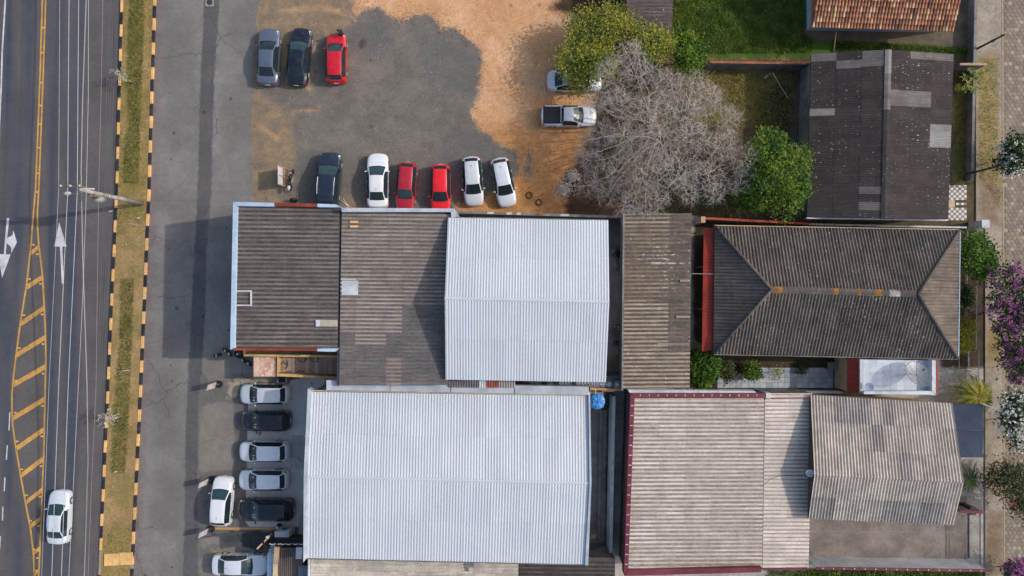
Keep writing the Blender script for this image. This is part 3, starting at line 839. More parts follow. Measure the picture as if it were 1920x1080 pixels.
# odd sheets between the two metal roofs
lean = thing('lean_to_roof', base_of([(842, 714), (966, 726)], 5), 'low lean-to roof of odd dark and rusty sheets between the two metal roofs', 'roof')
for (x0, x1, m) in ((842, 898, f_b2d), (899, 911, f_sky), (912, 934, plain('rust_sheet', S(150, 86, 64), .85, .25, 4)), (935, 966, f_b2b)):
    qq = [P(x0, 727, 5.2), P(x1, 727, 5.2), P(x1, 709, 5.5), P(x0, 709, 5.5)]
    sheets(lean, bil(*qq), wave(.2, .03), 3, 3, lambda i, j, px, py, m=m: m)
cap('support_wall', [(842, 710), (966, 710), (966, 726), (842, 726)], 0, 5.0, m_wall_dark, lean)

# ---- B5: lichen covered long roof
f_b5 = fibre('fibre_lichen_brown', S(142, 129, 114), S(118, 107, 96), 'x', 1.0, .3)
f_b5p = fibre('fibre_lichen_pale', S(170, 157, 142), S(146, 135, 122), 'x', 1.35, .28)
f_b5d = fibre('fibre_lichen_dark', S(116, 107, 100), S(98, 90, 85), 'x', .95, .28)
Lb5 = [(1171, 401), (1297, 400), (1293, 728), (1168, 729)]
zb5 = [3.9, 3.5, 3.5, 3.9]
b5 = thing('long_outbuilding', base_of(Lb5, 3.7), 'narrow outbuilding with brown corrugated roof streaked white by lichen', 'building')
cap('wall', inset(Lb5, 2), 0, 3.0, m_wall_grey, b5)
r5 = roof_deck(Lb5, zb5, b5)
q = [P(x, y, z) for (x, y), z in zip(Lb5, zb5)]
def pick5(i, j, px, py):
    if px > 1262 and py < 650: return f_b5d
    return f_b5p if py > 565 or py < 425 else f_b5
sheets(r5, bil(q[2], q[1], q[0], q[3]), trough(.33, .10), 1.0, 1.83, pick5)
dark_flute_strips(r5, bil(q[2], q[1], q[0], q[3]), trough(.33, .10), .48, dark_strip_mat('strip_umber', S(84, 74, 66), S(104, 93, 82)), .88)
for L in ([(1275, 524), (1294, 524), (1294, 528), (1275, 528)], [(1268, 592), (1293, 592.5), (1293, 596), (1268, 596)], [(1232, 643), (1292, 643), (1292, 648), (1232, 647)], [(1199, 468), (1215, 467), (1216, 469.5), (1199, 472)]):
    cap('patch_sheet', L, 3.4, 3.72, f_b5p, b5)
cap('coping', [(1168, 400), (1171.5, 400), (1168.5, 732), (1165.5, 732)], 2.8, 4.1, m_wall_grey, b5)

# ---- B6: hipped house
f_b6 = fibre('fibre_hip_dark', S(118, 107, 98), S(100, 91, 85), 'y', .9, .25)
f_b6x = fibre('fibre_hip_dark_end', S(124, 112, 102), S(106, 96, 89), 'x', .5, .25)
E = {k: P(*v, 3.4) for k, v in dict(tl=(1340, 424), tr=(1799, 432), br=(1796, 672), bl=(1338, 663)).items()}
RL, RR = P(1447, 543, 5.8), P(1720, 551, 5.8)
b6 = thing('hipped_house', tuple(base_of([(1340, 424), (1796, 672)], 3.4)), 'house with dark hipped corrugated roof and orange lichen along its ridge', 'house')
cap('wall', inset([(1340, 424), (1799, 432), (1796, 672), (1338, 663)], 9), 0, 3.15, m_wall_cream, b6)
mb = MB(); d = Vector((0, 0, -.14))
mb.face([E['bl']+d, E['br']+d, RR+d, RL+d]); mb.face([E['tr']+d, E['tl']+d, RL+d, RR+d]); mb.face([E['tl']+d, E['bl']+d, RL+d]); mb.face([E['br']+d, E['tr']+d, RR+d]); mb.face([E['tl']+d, E['tr']+d, E['br']+d, E['bl']+d])
r6 = mb.build('roof', m_under, b6)
pk = lambda i, j, px, py: f_b6
sheets(r6, hip(E['bl'], E['br'], RR, RL), wave(.26, .055), 1.05, 1.83, pk)
sheets(r6, hip(E['tr'], E['tl'], RL, RR), wave(.26, .055), 1.05, 1.83, pk)
pkx = lambda i, j, px, py: f_b6x
sheets(r6, hip(E['tl'], E['bl'], RL, RL), trough(.27, .09), 1.05, 1.83, pkx)
sheets(r6, hip(E['br'], E['tr'], RR, RR), trough(.27, .09), 1.05, 1.83, pkx)
hipm = fibre('fibre_hip_tile', S(104, 97, 93), S(88, 82, 80), 'x', .5, .15)
up = Vector((0, 0, .05))
for a, b in ((E['tl'], RL), (E['bl'], RL), (E['tr'], RR), (E['br'], RR)):
    MB().path([a+up, (a+b)/2+up, b+up], .13, 8).build('hip_cap', hipm, r6, smooth=True)
orange = layered('orange_lichen', (S(160, 108, 48), S(100, 86, 72), 2.2), grain=.2)
grey_ridge = hipm; white_ridge = layered('lime_wash', (S(186, 182, 174), S(110, 103, 98), 2.4), grain=.2)
nt = 26
for k in range(nt):
    a = RL.lerp(RR, k/nt); b = RL.lerp(RR, (k+1)/nt-.001)
    px = 1447+273*(k+.5)/nt
    m = orange if px < 1463 or 1564 < px < 1576 or 1603 < px < 1620 or 1632 < px < 1654 else white_ridge if 1666 < px < 1692 else grey_ridge
    mb = MB(); n = Vector((0, 1, 0)); h = Vector((0, 0, .085)); dd = Vector((0, 0, -.13))
    for s in (1, -1):
        p4 = [a+h, b+h, b+n*.26*s+dd+h, a+n*.26*s+dd+h]
        mb.face(p4 if s < 0 else p4[::-1])
    mb.build('ridge_tile', m, r6)
cap('fascia', [(1340, 421.8), (1799, 429.8), (1799, 431.3), (1340, 423.3)], 3.1, 3.36, m_wall_cream, b6)
cap('fascia', [(1338, 664), (1796, 673), (1796, 674.5), (1338, 665.5)], 3.1, 3.36, m_wall_grey, b6)
cap('fascia', [(1799.8, 432), (1801.5, 432), (1798.5, 673), (1796.8, 673)], 3.1, 3.36, m_wall_blue, b6)
# red canopy on its west side
aw = thing('red_canopy', base_of([(1316, 428), (1338, 660)], 2.8), 'long narrow red metal canopy along the west side of the hipped house', 'canopy')
qa = [P(1319.5, 428, 2.95), P(1316, 659, 2.95), P(1337, 656, 3.12), P(1340, 430, 3.12)]
sheets(aw, bil(*qa), ribs(.25, .02), 1.4, 2, lambda i, j, px, py: m_redroof, name='canopy_sheet')
for (x, y) in ((1321, 432), (1320, 500), (1319, 580), (1318, 655)):
    p = P(x, y, 2.8); MB().tube((p.x, p.y, 0), (p.x, p.y, 2.88), .05).build('post', m_steel, aw)

# ---- B7: white roof terrace
b7 = thing('roof_terrace', base_of([(1612, 672), (1757, 740)], 3), 'white tiled roof terrace with low white walls and a mesh dish on it', 'terrace')
LT = [(1612, 674), (1757, 676), (1756, 741), (1611, 737)]
cap('slab', LT, 0, 3.2, m_wall_w, b7)
m_tile_w = [layered('white_tile_%d' % k, (S(*c), S(*(v-12 for v in c)), .8), grain=.04, gscale=5, bump=.05, rough=.35, spec=.5) for k, c in enumerate(((206, 210, 218), (198, 203, 212), (212, 215, 222)))]
p0, p1 = P(1618.5, 676, 3.2), P(1746, 734, 3.2)
nx, ny = 10, 5
for i in range(nx):
    for j in range(ny):
        x0 = p0.x+(p1.x-p0.x)*i/nx; x1 = p0.x+(p1.x-p0.x)*(i+1)/nx-.012; y0 = p1.y+(p0.y-p1.y)*j/ny; y1 = p1.y+(p0.y-p1.y)*(j+1)/ny-.012
        MB().box(x0, x1, y0, y1, 3.19, 3.215).build('floor_tile', random.choice(m_tile_w), b7)
cap('parapet', [(1747.5, 675), (1755, 676), (1755, 739), (1747.5, 733)], 3.1, 3.9, m_wall_w, b7)
cap('parapet', [(1620, 734), (1747, 733.3), (1755, 740), (1620, 739)], 3.1, 3.9, m_wall_w, b7)
cap('red_coping', [(1755.5, 676), (1758.5, 676), (1758.5, 741), (1755.5, 740)], 3.0, 3.92, m_redroof, b7)
cap('parapet', [(1612.5, 674), (1617.5, 674), (1617.5, 733), (1612.5, 737)], 3.1, 3.5, m_wall_w, b7)
qa = [P(1588, 736, 2.7), P(1588, 671, 2.7), P(1612, 671, 3.35), P(1612, 736, 3.35)]
rr = MB().prism([tuple(P(x, y, 2.6)[:2]) for x, y in ((1590, 673), (1611, 673), (1611, 734), (1590, 734))], 0, 2.5).build('side_wall', m_wall_cream, b7)
sheets(b7, bil(qa[1], qa[0], qa[3], qa[2]), ribs(.2, .02), 1.2, 2, lambda i, j, px, py: m_redroof, name='red_roof_sheet')

# ---- B8: dark gabled house (ridge north-south)
f_b8 = fibre('fibre_black', S(74, 66, 64), S(62, 56, 56), 'x', 1.2*.74, .14, lcol=S(176, 170, 164), mottle=.1)
f_b8l = fibre('fibre_black_pale', S(122, 116, 113), S(106, 100, 98), 'x', .4, .16)
f_b8w = fibre('fibre_new_sheet', S(146, 142, 140), S(130, 127, 126), 'x', .4, .14)
f_b8o = fibre('fibre_orange_lichen', S(140, 98, 44), S(104, 82, 56), 'x', .3, .2)
b8 = thing('gabled_house', base_of([(1513, 92), (1787, 410)], 3.5), 'house with blackened gabled roof and pale replacement sheets', 'house')
q8 = dict(tl=P(1521, 101, 3.4), tr=P(1788, 102, 3.4), br=P(1778, 411, 3.4), bl=P(1513, 407, 3.4), rt=P(1666, 93, 4.8), rb=P(1658, 409, 4.8))
mb = MB(); d = Vector((0, 0, -.13))
mb.face([q8[k]+d for k in ('tl', 'bl', 'rb', 'rt')]); mb.face([q8[k]+d for k in ('rt', 'rb', 'br', 'tr')]); mb.face([q8[k]+d for k in ('bl', 'br', 'rb')]); mb.face([q8[k]+d for k in ('tr', 'tl', 'rt')]); mb.face([q8[k]+d for k in ('tl', 'tr', 'br', 'bl')])
r8 = mb.build('roof', m_under, b8)
cap('wall', inset([(1521, 101), (1788, 102), (1778, 411), (1513, 407)], 8), 0, 3.2, m_wall_grey, b8)
def pick8(i, j, px, py):
    if px < 1665 and py < 122: return f_b8l if not (1580 < px < 1630 and 100 < py < 116) else f_b8
    if px < 1575 and 203 < py < 222: return f_b8w
    if 1668 < px < 1745 and 168 < py < 200: return f_b8l
    if px > 1735 and 240 < py < 272: return f_b8w
    if 1610 < px < 1656 and 345 < py < 358 or 1610 < px < 1656 and 375 < py < 396: return f_b8l
    if 1600 < px < 1656 and 358 < py < 372 and j == 1: return f_b8o
    if px > 1690 and py < 112: return f_b8l
    return f_b8
sheets(r8, bil(q8['tl'], q8['bl'], q8['rb'], q8['rt']), wave(.177, .026), .62, 2.15, pick8, lift=.012)
sheets(r8, bil(q8['br'], q8['tr'], q8['rt'], q8['rb']), wave(.177, .026), .62, 2.15, pick8, lift=.012)
for k in range(14):
    a = q8['rt'].lerp(q8['rb'], k/14); b = q8['rt'].lerp(q8['rb'], (k+1)/14-.001)
    mb = MB(); h = Vector((0, 0, .06))
    for s in (1, -1):
        nn = Vector((.26*s, 0, -.065)); p4 = [a+h, b+h, b+nn+h, a+nn+h]
        mb.face(p4 if s > 0 else p4[::-1])
    mb.build('ridge_tile', f_b8w if k < 2 else f_b8l if k < 5 else f_b8, r8)
cap('fascia', [(1513, 407.6), (1658, 409.8), (1778, 411.8), (1778, 414), (1658, 412), (1513, 409.8)], 3.0, 3.42, m_wall_w, b8)

# ---- B9: clay tiled house at the top right
b9 = thing('clay_tiled_house', base_of([(1530, -60), (1790, 50)], 3), 'pale blue house with orange and brown clay barrel tiles', 'house')
wl = [tuple(P(x, y)[:2]) for x, y in ((1511, -58), (1758, -58), (1752, 61), (1512, 57))]
MB().prism(wl, 0, 3.2).build('wall', m_wall_skyblue, b9)
e0, e1 = P(1521.5, 50, 3.15), P(1788, 58, 3.15)
sl = math.radians(22)
tilem = []
for k, (c1, c2) in enumerate(((S(196, 140, 106), S(164, 116, 90)), (S(172, 122, 94), S(136, 98, 80)), (S(222, 186, 146), S(200, 162, 128)), (S(134, 98, 80), S(108, 82, 70)), (S(190, 130, 96), S(158, 106, 82)))):
    tilem.append(layered('clay_tile_%d' % k, (c1, c2, 2.5), grain=.2, gscale=7, bump=.3))
tw = .255; tl = .42
ud = (e1-e0); Lw = ud.length; ud.normalize(); vd = Vector((-ud.y*math.cos(sl), ud.x*math.cos(sl), math.sin(sl))); nn = ud.cross(vd)
mb = MB(); vt = vd*7.0
mb.prism([(e0.x, e0.y), (e1.x, e1.y), (e1.x+vt.x, e1.y+vt.y), (e0.x+vt.x, e0.y+vt.y)], 3.0, [3.05, 3.05, 3.05+vt.z, 3.05+vt.z])
r9 = mb.build('roof', m_brick, b9)
def barrel(r0, r1, L, n=6):
    mb = MB()
    for k in range(n):
        a0, a1 = math.pi*k/n, math.pi*(k+1)/n
        mb.face([(math.cos(a0)*r0, 0, math.sin(a0)*r0*.8), (math.cos(a0)*r1, L, math.sin(a0)*r1*.8), (math.cos(a1)*r1, L, math.sin(a1)*r1*.8), (math.cos(a1)*r0, 0, math.sin(a1)*r0*.8)][::-1])
    return mb.mesh('clay_tile', True)
bt = []
for k in range(5):
    me = barrel(.098, .078, tl*1.12); me.materials.append(tilem[k]); bt.append(me)
ncol = int(Lw/.255)
tw = Lw/ncol
nrow = 6
extra = MB()
rot = Matrix((ud, vd, nn)).transposed().to_4x4()
for i in range(ncol):
    for j in range(14):
        k = random.choices(range(5), (4, 4, 2, 3, 3))[0]
        p = e0+ud*(tw*(i+.5)+random.uniform(-.012, .012))+vd*(tl*j-.04)+nn*(.045+random.uniform(-.008, .008))
        if j < nrow:
            o = bpy.data.objects.new('clay_tile', bt[k]); COL.objects.link(o); o.parent = r9; o.matrix_parent_inverse = _world(r9).inverted()
            o.matrix_basis = Matrix.Translation(p) @ rot @ Matrix.Rotation(-.10, 4, 'X') @ Matrix.Diagonal((1.12, 1, 1.25, 1))
        else:
            for a in range(4):
                a0, a1 = math.pi*a/4, math.pi*(a+1)/4
                def T(aa, y): return p+ud*math.cos(aa)*.14+nn*math.sin(aa)*.09+vd*y
                extra.face([T(a0, 0), T(a0, tl*1.1), T(a1, tl*1.1), T(a1, 0)][::-1], k)
extra.build('clay_tiling', tilem, r9)['kind'] = 'stuff'

# ---- B10: shed under the yellow-green tree
f_b10 = fibre('fibre_shed', S(112, 102, 100), S(92, 84, 84), 'x', .3, .28)
b10 = thing('garden_shed', base_of([(1175, -60), (1260, 92)], 3), 'small shed with grey corrugated roof half under the yellow-green tree', 'shed')
Lb10 = [(1174, -90), (1264, -90), (1259, 92), (1176, 92)]
cap('wall', inset(Lb10, 3), 0, 2.6, m_brick, b10)
r10 = roof_deck(Lb10, [3.3, 3.0, 3.0, 3.3], b10)
q = [P(x, y, z) for (x, y), z in zip(Lb10, [3.3, 3.0, 3.0, 3.3])]
sheets(r10, bil(q[2], q[1], q[0], q[3]), trough(.29, .09), 1.0, 1.83, lambda i, j, px, py: f_b10)
dark_flute_strips(r10, bil(q[2], q[1], q[0], q[3]), trough(.29, .09), .5, dark_strip_mat('strip_shed', S(72, 64, 64), S(88, 80, 78)))

# ---- B11: beige roofs with maroon flashing
f_b11 = fibre('fibre_beige', S(208, 196, 182), S(186, 174, 162), 'x', .2, .14)
f_b11b = fibre('fibre_beige_pale', S(216, 204, 192), S(198, 186, 175), 'x', 0, .12)
f_b11c = fibre('fibre_beige_gable', S(200, 186, 172), S(176, 164, 152), 'y', .15, .12)
f_b11d = fibre('fibre_beige_gable_grey', S(174, 164, 155), S(154, 145, 139), 'y', .2, .2)
La = [(1190, 747), (1433, 747), (1429, 1066), (1178, 1068)]; za = [4.5, 4.2, 4.2, 4.5]
b11 = thing('maroon_trimmed_building', base_of(La, 4.3), 'building with wide beige corrugated roof edged by maroon flashing', 'building')
cap('wall', inset([(1183, 741), (1433, 741), (1430, 1070), (1172, 1075)], 1), 0, 3.7, m_wall_grey, b11)
r11 = roof_deck(La, za, b11)
q = [P(x, y, z) for (x, y), z in zip(La, za)]
sheets(r11, bil(q[2], q[1], q[0], q[3]), trough(.33, .10), 1.0, 2.1, lambda i, j, px, py: f_b11 if j < 3 or random.random() < .5 else f_b11b)
dark_flute_strips(r11, bil(q[2], q[1], q[0], q[3]), trough(.33, .10), .46, dark_strip_mat('strip_mauve', S(134, 122, 115), S(154, 142, 134)))
cap('maroon_flashing', [(1182, 738.5), (1190, 746), (1178, 1068), (1170, 1078)], 3.7, 4.75, m_maroon, b11)
cap('maroon_flashing', [(1182.5, 738), (1434, 738), (1434, 746.3), (1190.5, 745.7)], 3.7, 4.75, m_maroon, b11)
cap('maroon_flashing', [(1178.5, 1068.3), (1429, 1064.5), (1427, 1073), (1171, 1080)], 3.7, 4.75, m_maroon, b11)
for k in range(17):
    y = 760+k*18.6; x = 1186-(y-746)*.0375
    cap('flashing_clip', [(x-2.6, y), (x+2.6, y), (x+2.6, y+1.3), (x-2.6, y+1.3)], 4.6, 4.765, m_wall_w, b11)
for k in range(14):
    x = 1200+k*16.8
    cap('flashing_clip', [(x, 739.5), (x+1.3, 739.5), (x+1.3, 743), (x, 743)], 4.6, 4.765, m_wall_w, b11)
cap('white_coping', [(1178, 731), (1414, 733), (1420, 737.3), (1181, 737.5)], 3.6, 4.3, m_wall_w, b11)

Lb = [(1434.5, 737), (1523, 737), (1516, 1066), (1430, 1066)]; zb = [3.9, 3.6, 3.6, 3.9]
b11b = thing('link_building', base_of(Lb, 3.7), 'lower strip of pale corrugated roof between the maroon-edged roof and the gable', 'building')
cap('wall', inset(Lb, 1), 0, 3.2, m_wall_grey, b11b)
r11b = roof_deck(Lb, zb, b11b)
q = [P(x, y, z) for (x, y), z in zip(Lb, zb)]
sheets(r11b, bil(q[2], q[1], q[0], q[3]), trough(.31, .09), 1.0, 1.9, lambda i, j, px, py: f_b11b)
dark_flute_strips(r11b, bil(q[2], q[1], q[0], q[3]), trough(.31, .09), .30, dark_strip_mat('strip_pale', S(150, 138, 130), S(170, 158, 148)), .8)
cap('maroon_flashing', [(1431, 1066.3), (1516, 1066.3), (1516, 1069), (1431, 1069)], 3.2, 3.95, m_maroon, b11b)
p = P(1441, 742, 4.4); MB().box(p.x-.2, p.x+.2, p.y-.22, p.y+.22, 3.6, 4.4).build('vent_box', m_wall_w, b11b, bevel=.02)
MB().path([P(1434, 747.5, 4.1), P(1460, 746.6, 4.05), P(1500, 746, 3.95), P(1522, 746, 3.9)], .04, 6).build('red_pipe', m_maroon, b11b)

b11c = thing('beige_gabled_house', base_of([(1517, 742), (1806, 983)], 4), 'house with striped beige gabled roof above the concrete patio', 'house')
def pickc(i, j, px, py):
    if (1560 < px < 1600 and py < 790) or (1605 < px < 1680 and py < 850 and (i+j) % 2) or (py > 935 and (1530 < px < 1560 or 1650 < px < 1770)) or (1690 < px < 1715 and 850 < py < 885): return f_b11d
    return f_b11c
r11c = gable('b11c', b11c, [(1519.5, 741), (1785, 756)], [(1526.5, 891), (1807, 906)], [(1515.5, 972), (1788, 984)], 3.9, 5.4, 4.4, wave(.245, .05), 1.0, 2.0, pickc, m_wall_cream)

patio = thing('concrete_patio', base_of([(1520, 960), (1812, 1045)]), 'grey concrete patio of four jointed slabs beside the striped gabled house', 'patio')
m_patio = layered('patio_concrete', (S(140, 130, 122), S(118, 109, 103), .45), grain=.16, gscale=6, bump=.2)
for (x0, x1, y0, y1) in ((1500, 1778.5, 930, 997), (1779.5, 1812, 930, 997), (1500, 1778.5, 998, 1048), (1779.5, 1812, 998, 1048)):
    a, b = P(x0, y0), P(x1, y1); MB().box(a.x, b.x, b.y, a.y, -.02, .05).build('slab', m_patio, patio)
bw = thing('white_boundary_wall', base_of([(1517, 1045), (1812, 1050)]), 'white boundary wall with maroon coping south of the patio', 'wall')
MB().prism([tuple(P(x, y)[:2]) for x, y in ((1510, 1043), (1815, 1047.5), (1815, 1051), (1510, 1046.5))], 0, 2.45).build('wall_body', m_wall_w, bw)
mb = MB(); mb.prism([tuple(P(x, y)[:2]) for x, y in ((1508, 1042.5), (1817, 1047), (1817, 1051.5), (1508, 1047))], 2.453, 2.53); mb.build('coping', m_maroon, bw)
for k in range(16):
    a = P(1520+k*19, 1045+k*.27); MB().box(a.x-.03, a.x+.03, a.y-.06, a.y+.06, 2.531, 2.545).build('coping_clip', m_wall_w, bw)
bw2 = thing('short_maroon_wall', base_of([(1797, 955), (1830, 957)]), 'short wall with maroon coping at the north end of the patio gate', 'wall')
MB().prism([tuple(P(x, y)[:2]) for x, y in ((1775, 944), (1818, 946), (1818, 950), (1775, 948))], 0, 1.9).build('wall_body', m_wall_dark, bw2)
MB().prism([tuple(P(x, y)[:2]) for x, y in ((1774, 943.5), (1819, 945.5), (1819, 950.5), (1774, 948.5))], 1.903, 1.97).build('coping', m_maroon, bw2)
gate = thing('barred_gate', tuple(P(1816, 1000)), 'dark steel gate of many thin bars closing the patio', 'gate')
m_iron = plain('dark_iron', S(48, 44, 44), .5, .1, 5)
y0, y1 = P(1816, 1046).y, P(1816, 952).y; gx = P(1816, 1000).x
for k in range(40):
    y = y0+(y1-y0)*k/39
    MB().tube((gx, y, .1), (gx, y, 1.55), .014, n=5).build('bar', m_iron, gate)
MB().box(gx-.03, gx+.03, y0, y1, 1.56, 1.62).build('rail', m_iron, gate); MB().box(gx-.03, gx+.03, y0, y1, .03, .09).build('rail', m_iron, gate)
na = thing('navy_canopy', base_of([(1790, 760), (1840, 858)], 2.6), 'navy blue flat canopy of two panels beside the gabled house', 'canopy')
for (y0, y1) in ((758, 807), (808, 857.5)):
    cap('canopy_panel', [(1782, y0), (1843.5, y0), (1842.5, y1), (1790, y1)], 2.62, [2.85, 2.7, 2.7, 2.85], m_navy, na)
for (x, y) in ((1838, 764), (1838, 852)):
    p = P(x, y, 2.6); MB().tube((p.x, p.y, 0), (p.x, p.y, 2.63), .05).build('post', m_iron, na)
p = P(1845, 855, 2.5); MB().box(p.x-.25, p.x+.15, p.y-.1, p.y+.1, 2.4, 2.6).build('gutter_end', m_black, na)

# ---- B12: roofs cut by the lower edge
f_b12 = fibre('fibre_bleached', S(206, 196, 182), S(176, 166, 154), 'x', 0, .22)
f_b12d = fibre('fibre_soot', S(96, 88, 84), S(80, 74, 72), 'x', 0, .25)
La = [(583, 1048), (972, 1056), (972, 1230), (580, 1230)]
b12 = thing('bleached_roof_building', base_of(La, 5), 'building with bleached cream corrugated roof south of the long metal hall', 'building')
cap('wall', La, 0, 3.8, m_wall_grey, b12)
r12 = roof_deck(La, [4.4]*4, b12); q = [P(x, y, 4.4) for x, y in La]
sheets(r12, bil(q[2], q[1], q[0], q[3]), wave(.24, .05), 1.0, 1.9, lambda i, j, px, py: f_b12)
cap('patch_sheet', [(870, 1054.5), (889, 1055), (889, 1064), (879, 1064), (879, 1071), (873, 1071)], 4.3, 4.48, m_wall_dark, b12)
cap('roof_edge', [(577.5, 1049), (580.5, 1049), (579, 1230), (576, 1230)], 3.4, 4.6, m_wall_w, b12)
La = [(973, 1044), (1153, 1047), (1153, 1230), (973, 1230)]
b12b = thing('soot_roof_building', base_of(La, 4), 'dark corrugated roof corner beside the bleached roof south of the hall', 'building')
cap('wall', La, 0, 3.6, m_wall_dark, b12b)
r12b = roof_deck(La, [4.2]*4, b12b); q = [P(x, y, 4.2) for x, y in La]
sheets(r12b, bil(q[2], q[1], q[0], q[3]), trough(.34, .10), 1.0, 1.9, lambda i, j, px, py: f_b12d)
dark_flute_strips(r12b, bil(q[2], q[1], q[0], q[3]), trough(.34, .10), .45, dark_strip_mat('strip_soot_roof', S(58, 52, 52), S(72, 66, 64)))

f_kiosk = fibre('fibre_kiosk', S(106, 97, 92), S(88, 82, 80), 'y', 0, .25)
Lk = [(523, 1027), (568, 1027), (566, 1230), (520, 1230)]
bk = thing('glass_fronted_shop', base_of(Lk, 3.2), 'small shop with pale green glass front and a black lettered sign band', 'shop')
cap('wall', Lk, 0, 2.7, m_wall_dark, bk)
rk = roof_deck(Lk, [3.3]*4, bk); q = [P(x, y, 3.3) for x, y in Lk]
sheets(rk, bil(q[3], q[2], q[1], q[0]), wave(.17, .025), 1.0, 1.83, lambda i, j, px, py: f_kiosk)
cap('skylight_sheet', [(555, 1026.5), (567, 1026.5), (566, 1048), (554.5, 1048)], 3.2, 3.42, m_wall_w, bk)
cap('patch_sheet', [(559, 1061), (579, 1061), (577, 1140), (557, 1140)], 3.2, 3.42, plain('blue_grey_sheet', S(106, 114, 126)), bk)
cap('tan_parapet', [(514, 1026), (523.5, 1026), (520.5, 1056), (512.5, 1056)], 2.6, 3.5, m_tan, bk)
cap('tan_parapet', [(512.3, 1056.5), (520.4, 1056.5), (518, 1230), (508, 1230)], 2.6, 3.42, m_wall_cream, bk)
m_gl = plain('pale_green_glass', S(176, 200, 196), .15, .08, 2, spec=.6)
for k in range(8):
    y = 1036+k*17
    a, b = P(522.5, y-6.5, 0), P(521.5, y+9.5, 0); c2, d2 = P(511, y+.5, 3.0), P(510, y+16.5, 3.0)
    lean_x = -.55
    mb = MB()
    pa, pb = Vector((c2.x+.55, c2.y, 0)), Vector((d2.x+.55, d2.y, 0))
    pc, pd = Vector((d2.x, d2.y, 3.0)), Vector((c2.x, c2.y, 3.0))
    mb.face([c2+Vector((-.03, -.03, 0)), d2+Vector((-.03, .03, 0)), d2+Vector((.52, .03, .12)), c2+Vector((.52, -.03, .12))])
    mb.build('glass_pane', m_gl, bk)
    MB().tube(c2, c2+Vector((.52, 0, .12)), .025, n=5).build('glazing_bar', m_iron, bk)
cap('front_wall', [(501.5, 1030), (513, 1028), (511, 1230), (499, 1230)], 0, 2.9, m_wall_blue, bk)
# black sign band along its north edge with white cut letters, and a red and white print on its face
za, zb_ = 2.3, 3.6
a, b = P(533, 1020.5, 3.6), P(572, 1021.5, 3.6)
a0 = P(505, 1020.5, 3.6)
sg = MB().prism([(a0.x, a0.y), (b.x, b.y), (b.x, b.y+.14), (a0.x, a0.y+.14)], 2.3, 3.6).build('sign_band', m_black, bk)
for k, (x0, x1) in enumerate(((505, 516), (521.5, 523.5), (526, 535), (537, 546), (550, 558), (560, 569))):
    p, q2 = P(x0, 1021, 3.62), P(x1, 1021, 3.62)
    mb = MB(); n = 7
    pts = [Vector((p.x+(q2.x-p.x)*t/n, a.y+.06-.07*math.sin(math.pi*t/n), 3.63)) for t in range(n+1)]
    mb.path(pts, .035, 5); mb.build('sign_letter', m_wall_w, sg)
a2, b2_ = P(552, 1004, .5), P(580, 1004, .5)
pn = MB().prism([(a2.x, a2.y-.06), (b2_.x, b2_.y-.06), (b2_.x, b2_.y), (a2.x, a2.y)], .3, 1.7).build('printed_panel', m_black, bk)
# ------------------------------------------------------------------ cars
def paint(name, col, metal=.0, rough=.38):
    if name in _M: return _M[name]
    t = NT(name)
    c = t.vary(col, .95, 1.05, 1.3, 3)
    dust = t.ramp(t.noise(2.2, 4, .7), .5, .9, 0, .18)
    c = t.mix(dust, c, S(150, 140, 126))
    _M[name] = t.out(c, rough, metal, .5, .6)
    return _M[name]
def glass_mat(name, col):
    if name in _M: return _M[name]
    t = NT(name); _M[name] = t.out(t.vary(col, .75, 1.3, 2.0, 3), .07, 0, .6)
    return _M[name]
m_glass = glass_mat('tinted_car_glass', S(34, 44, 50))
m_glassg = glass_mat('green_car_glass', S(46, 68, 72))
m_tail = plain('red_lamp', S(176, 26, 34), .25, .05, 4, coat=.5)
m_head = plain('clear_lamp', S(206, 212, 220), .15, .05, 4, coat=.5)
m_trim = plain('black_trim', S(26, 27, 30), .5, .1, 5)
m_chrome = plain('chrome', S(206, 208, 212), .2, .03, 4, metal=.8)
m_plate = plain('number_plate', S(196, 196, 194), .4, .05, 6)

# stations front to rear: y/L, half width, belt z, top half width, top z
SED = [(.500, .56, .50, .46, .58), (.490, .68, .58, .56, .68), (.470, .78, .66, .64, .74), (.430, .84, .72, .70, .80), (.340, .875, .79, .745, .89), (.235, .89, .86, .765, .96),
       (.160, .89, .90, .700, 1.18), (.075, .89, .91, .615, 1.38), (.030, .89, .915, .600, 1.43), (-.080, .89, .92, .595, 1.46), (-.180, .89, .92, .585, 1.43), (-.225, .885, .92, .580, 1.38),
       (-.295, .88, .92, .640, 1.20), (-.360, .87, .92, .70, 1.04), (-.430, .85, .90, .71, 1.01), (-.475, .80, .84, .68, .96), (-.492, .74, .70, .62, .80), (-.500, .66, .50, .54, .58)]
HAT = [(.500, .56, .50, .46, .58), (.490, .68, .58, .56, .68), (.470, .77, .66, .64, .76), (.420, .83, .74, .70, .84), (.330, .865, .82, .735, .93), (.245, .88, .88, .755, 1.00),
       (.165, .88, .92, .700, 1.22), (.080, .88, .94, .625, 1.41), (.040, .88, .95, .615, 1.46), (-.120, .88, .955, .615, 1.49), (-.280, .875, .96, .600, 1.46), (-.370, .865, .96, .585, 1.41),
       (-.410, .855, .96, .630, 1.24), (-.450, .84, .96, .66, 1.05), (-.472, .81, .90, .66, .98), (-.488, .78, .80, .66, .86), (-.496, .74, .66, .62, .72), (-.500, .66, .46, .54, .52)]
SUV = [(a, b*1.02, c*1.06+.06, d*1.05, e*1.12+.02) for (a, b, c, d, e) in HAT]
MIN = [(a, b, c*1.02, d*1.03, e*1.08) for (a, b, c, d, e) in HAT]
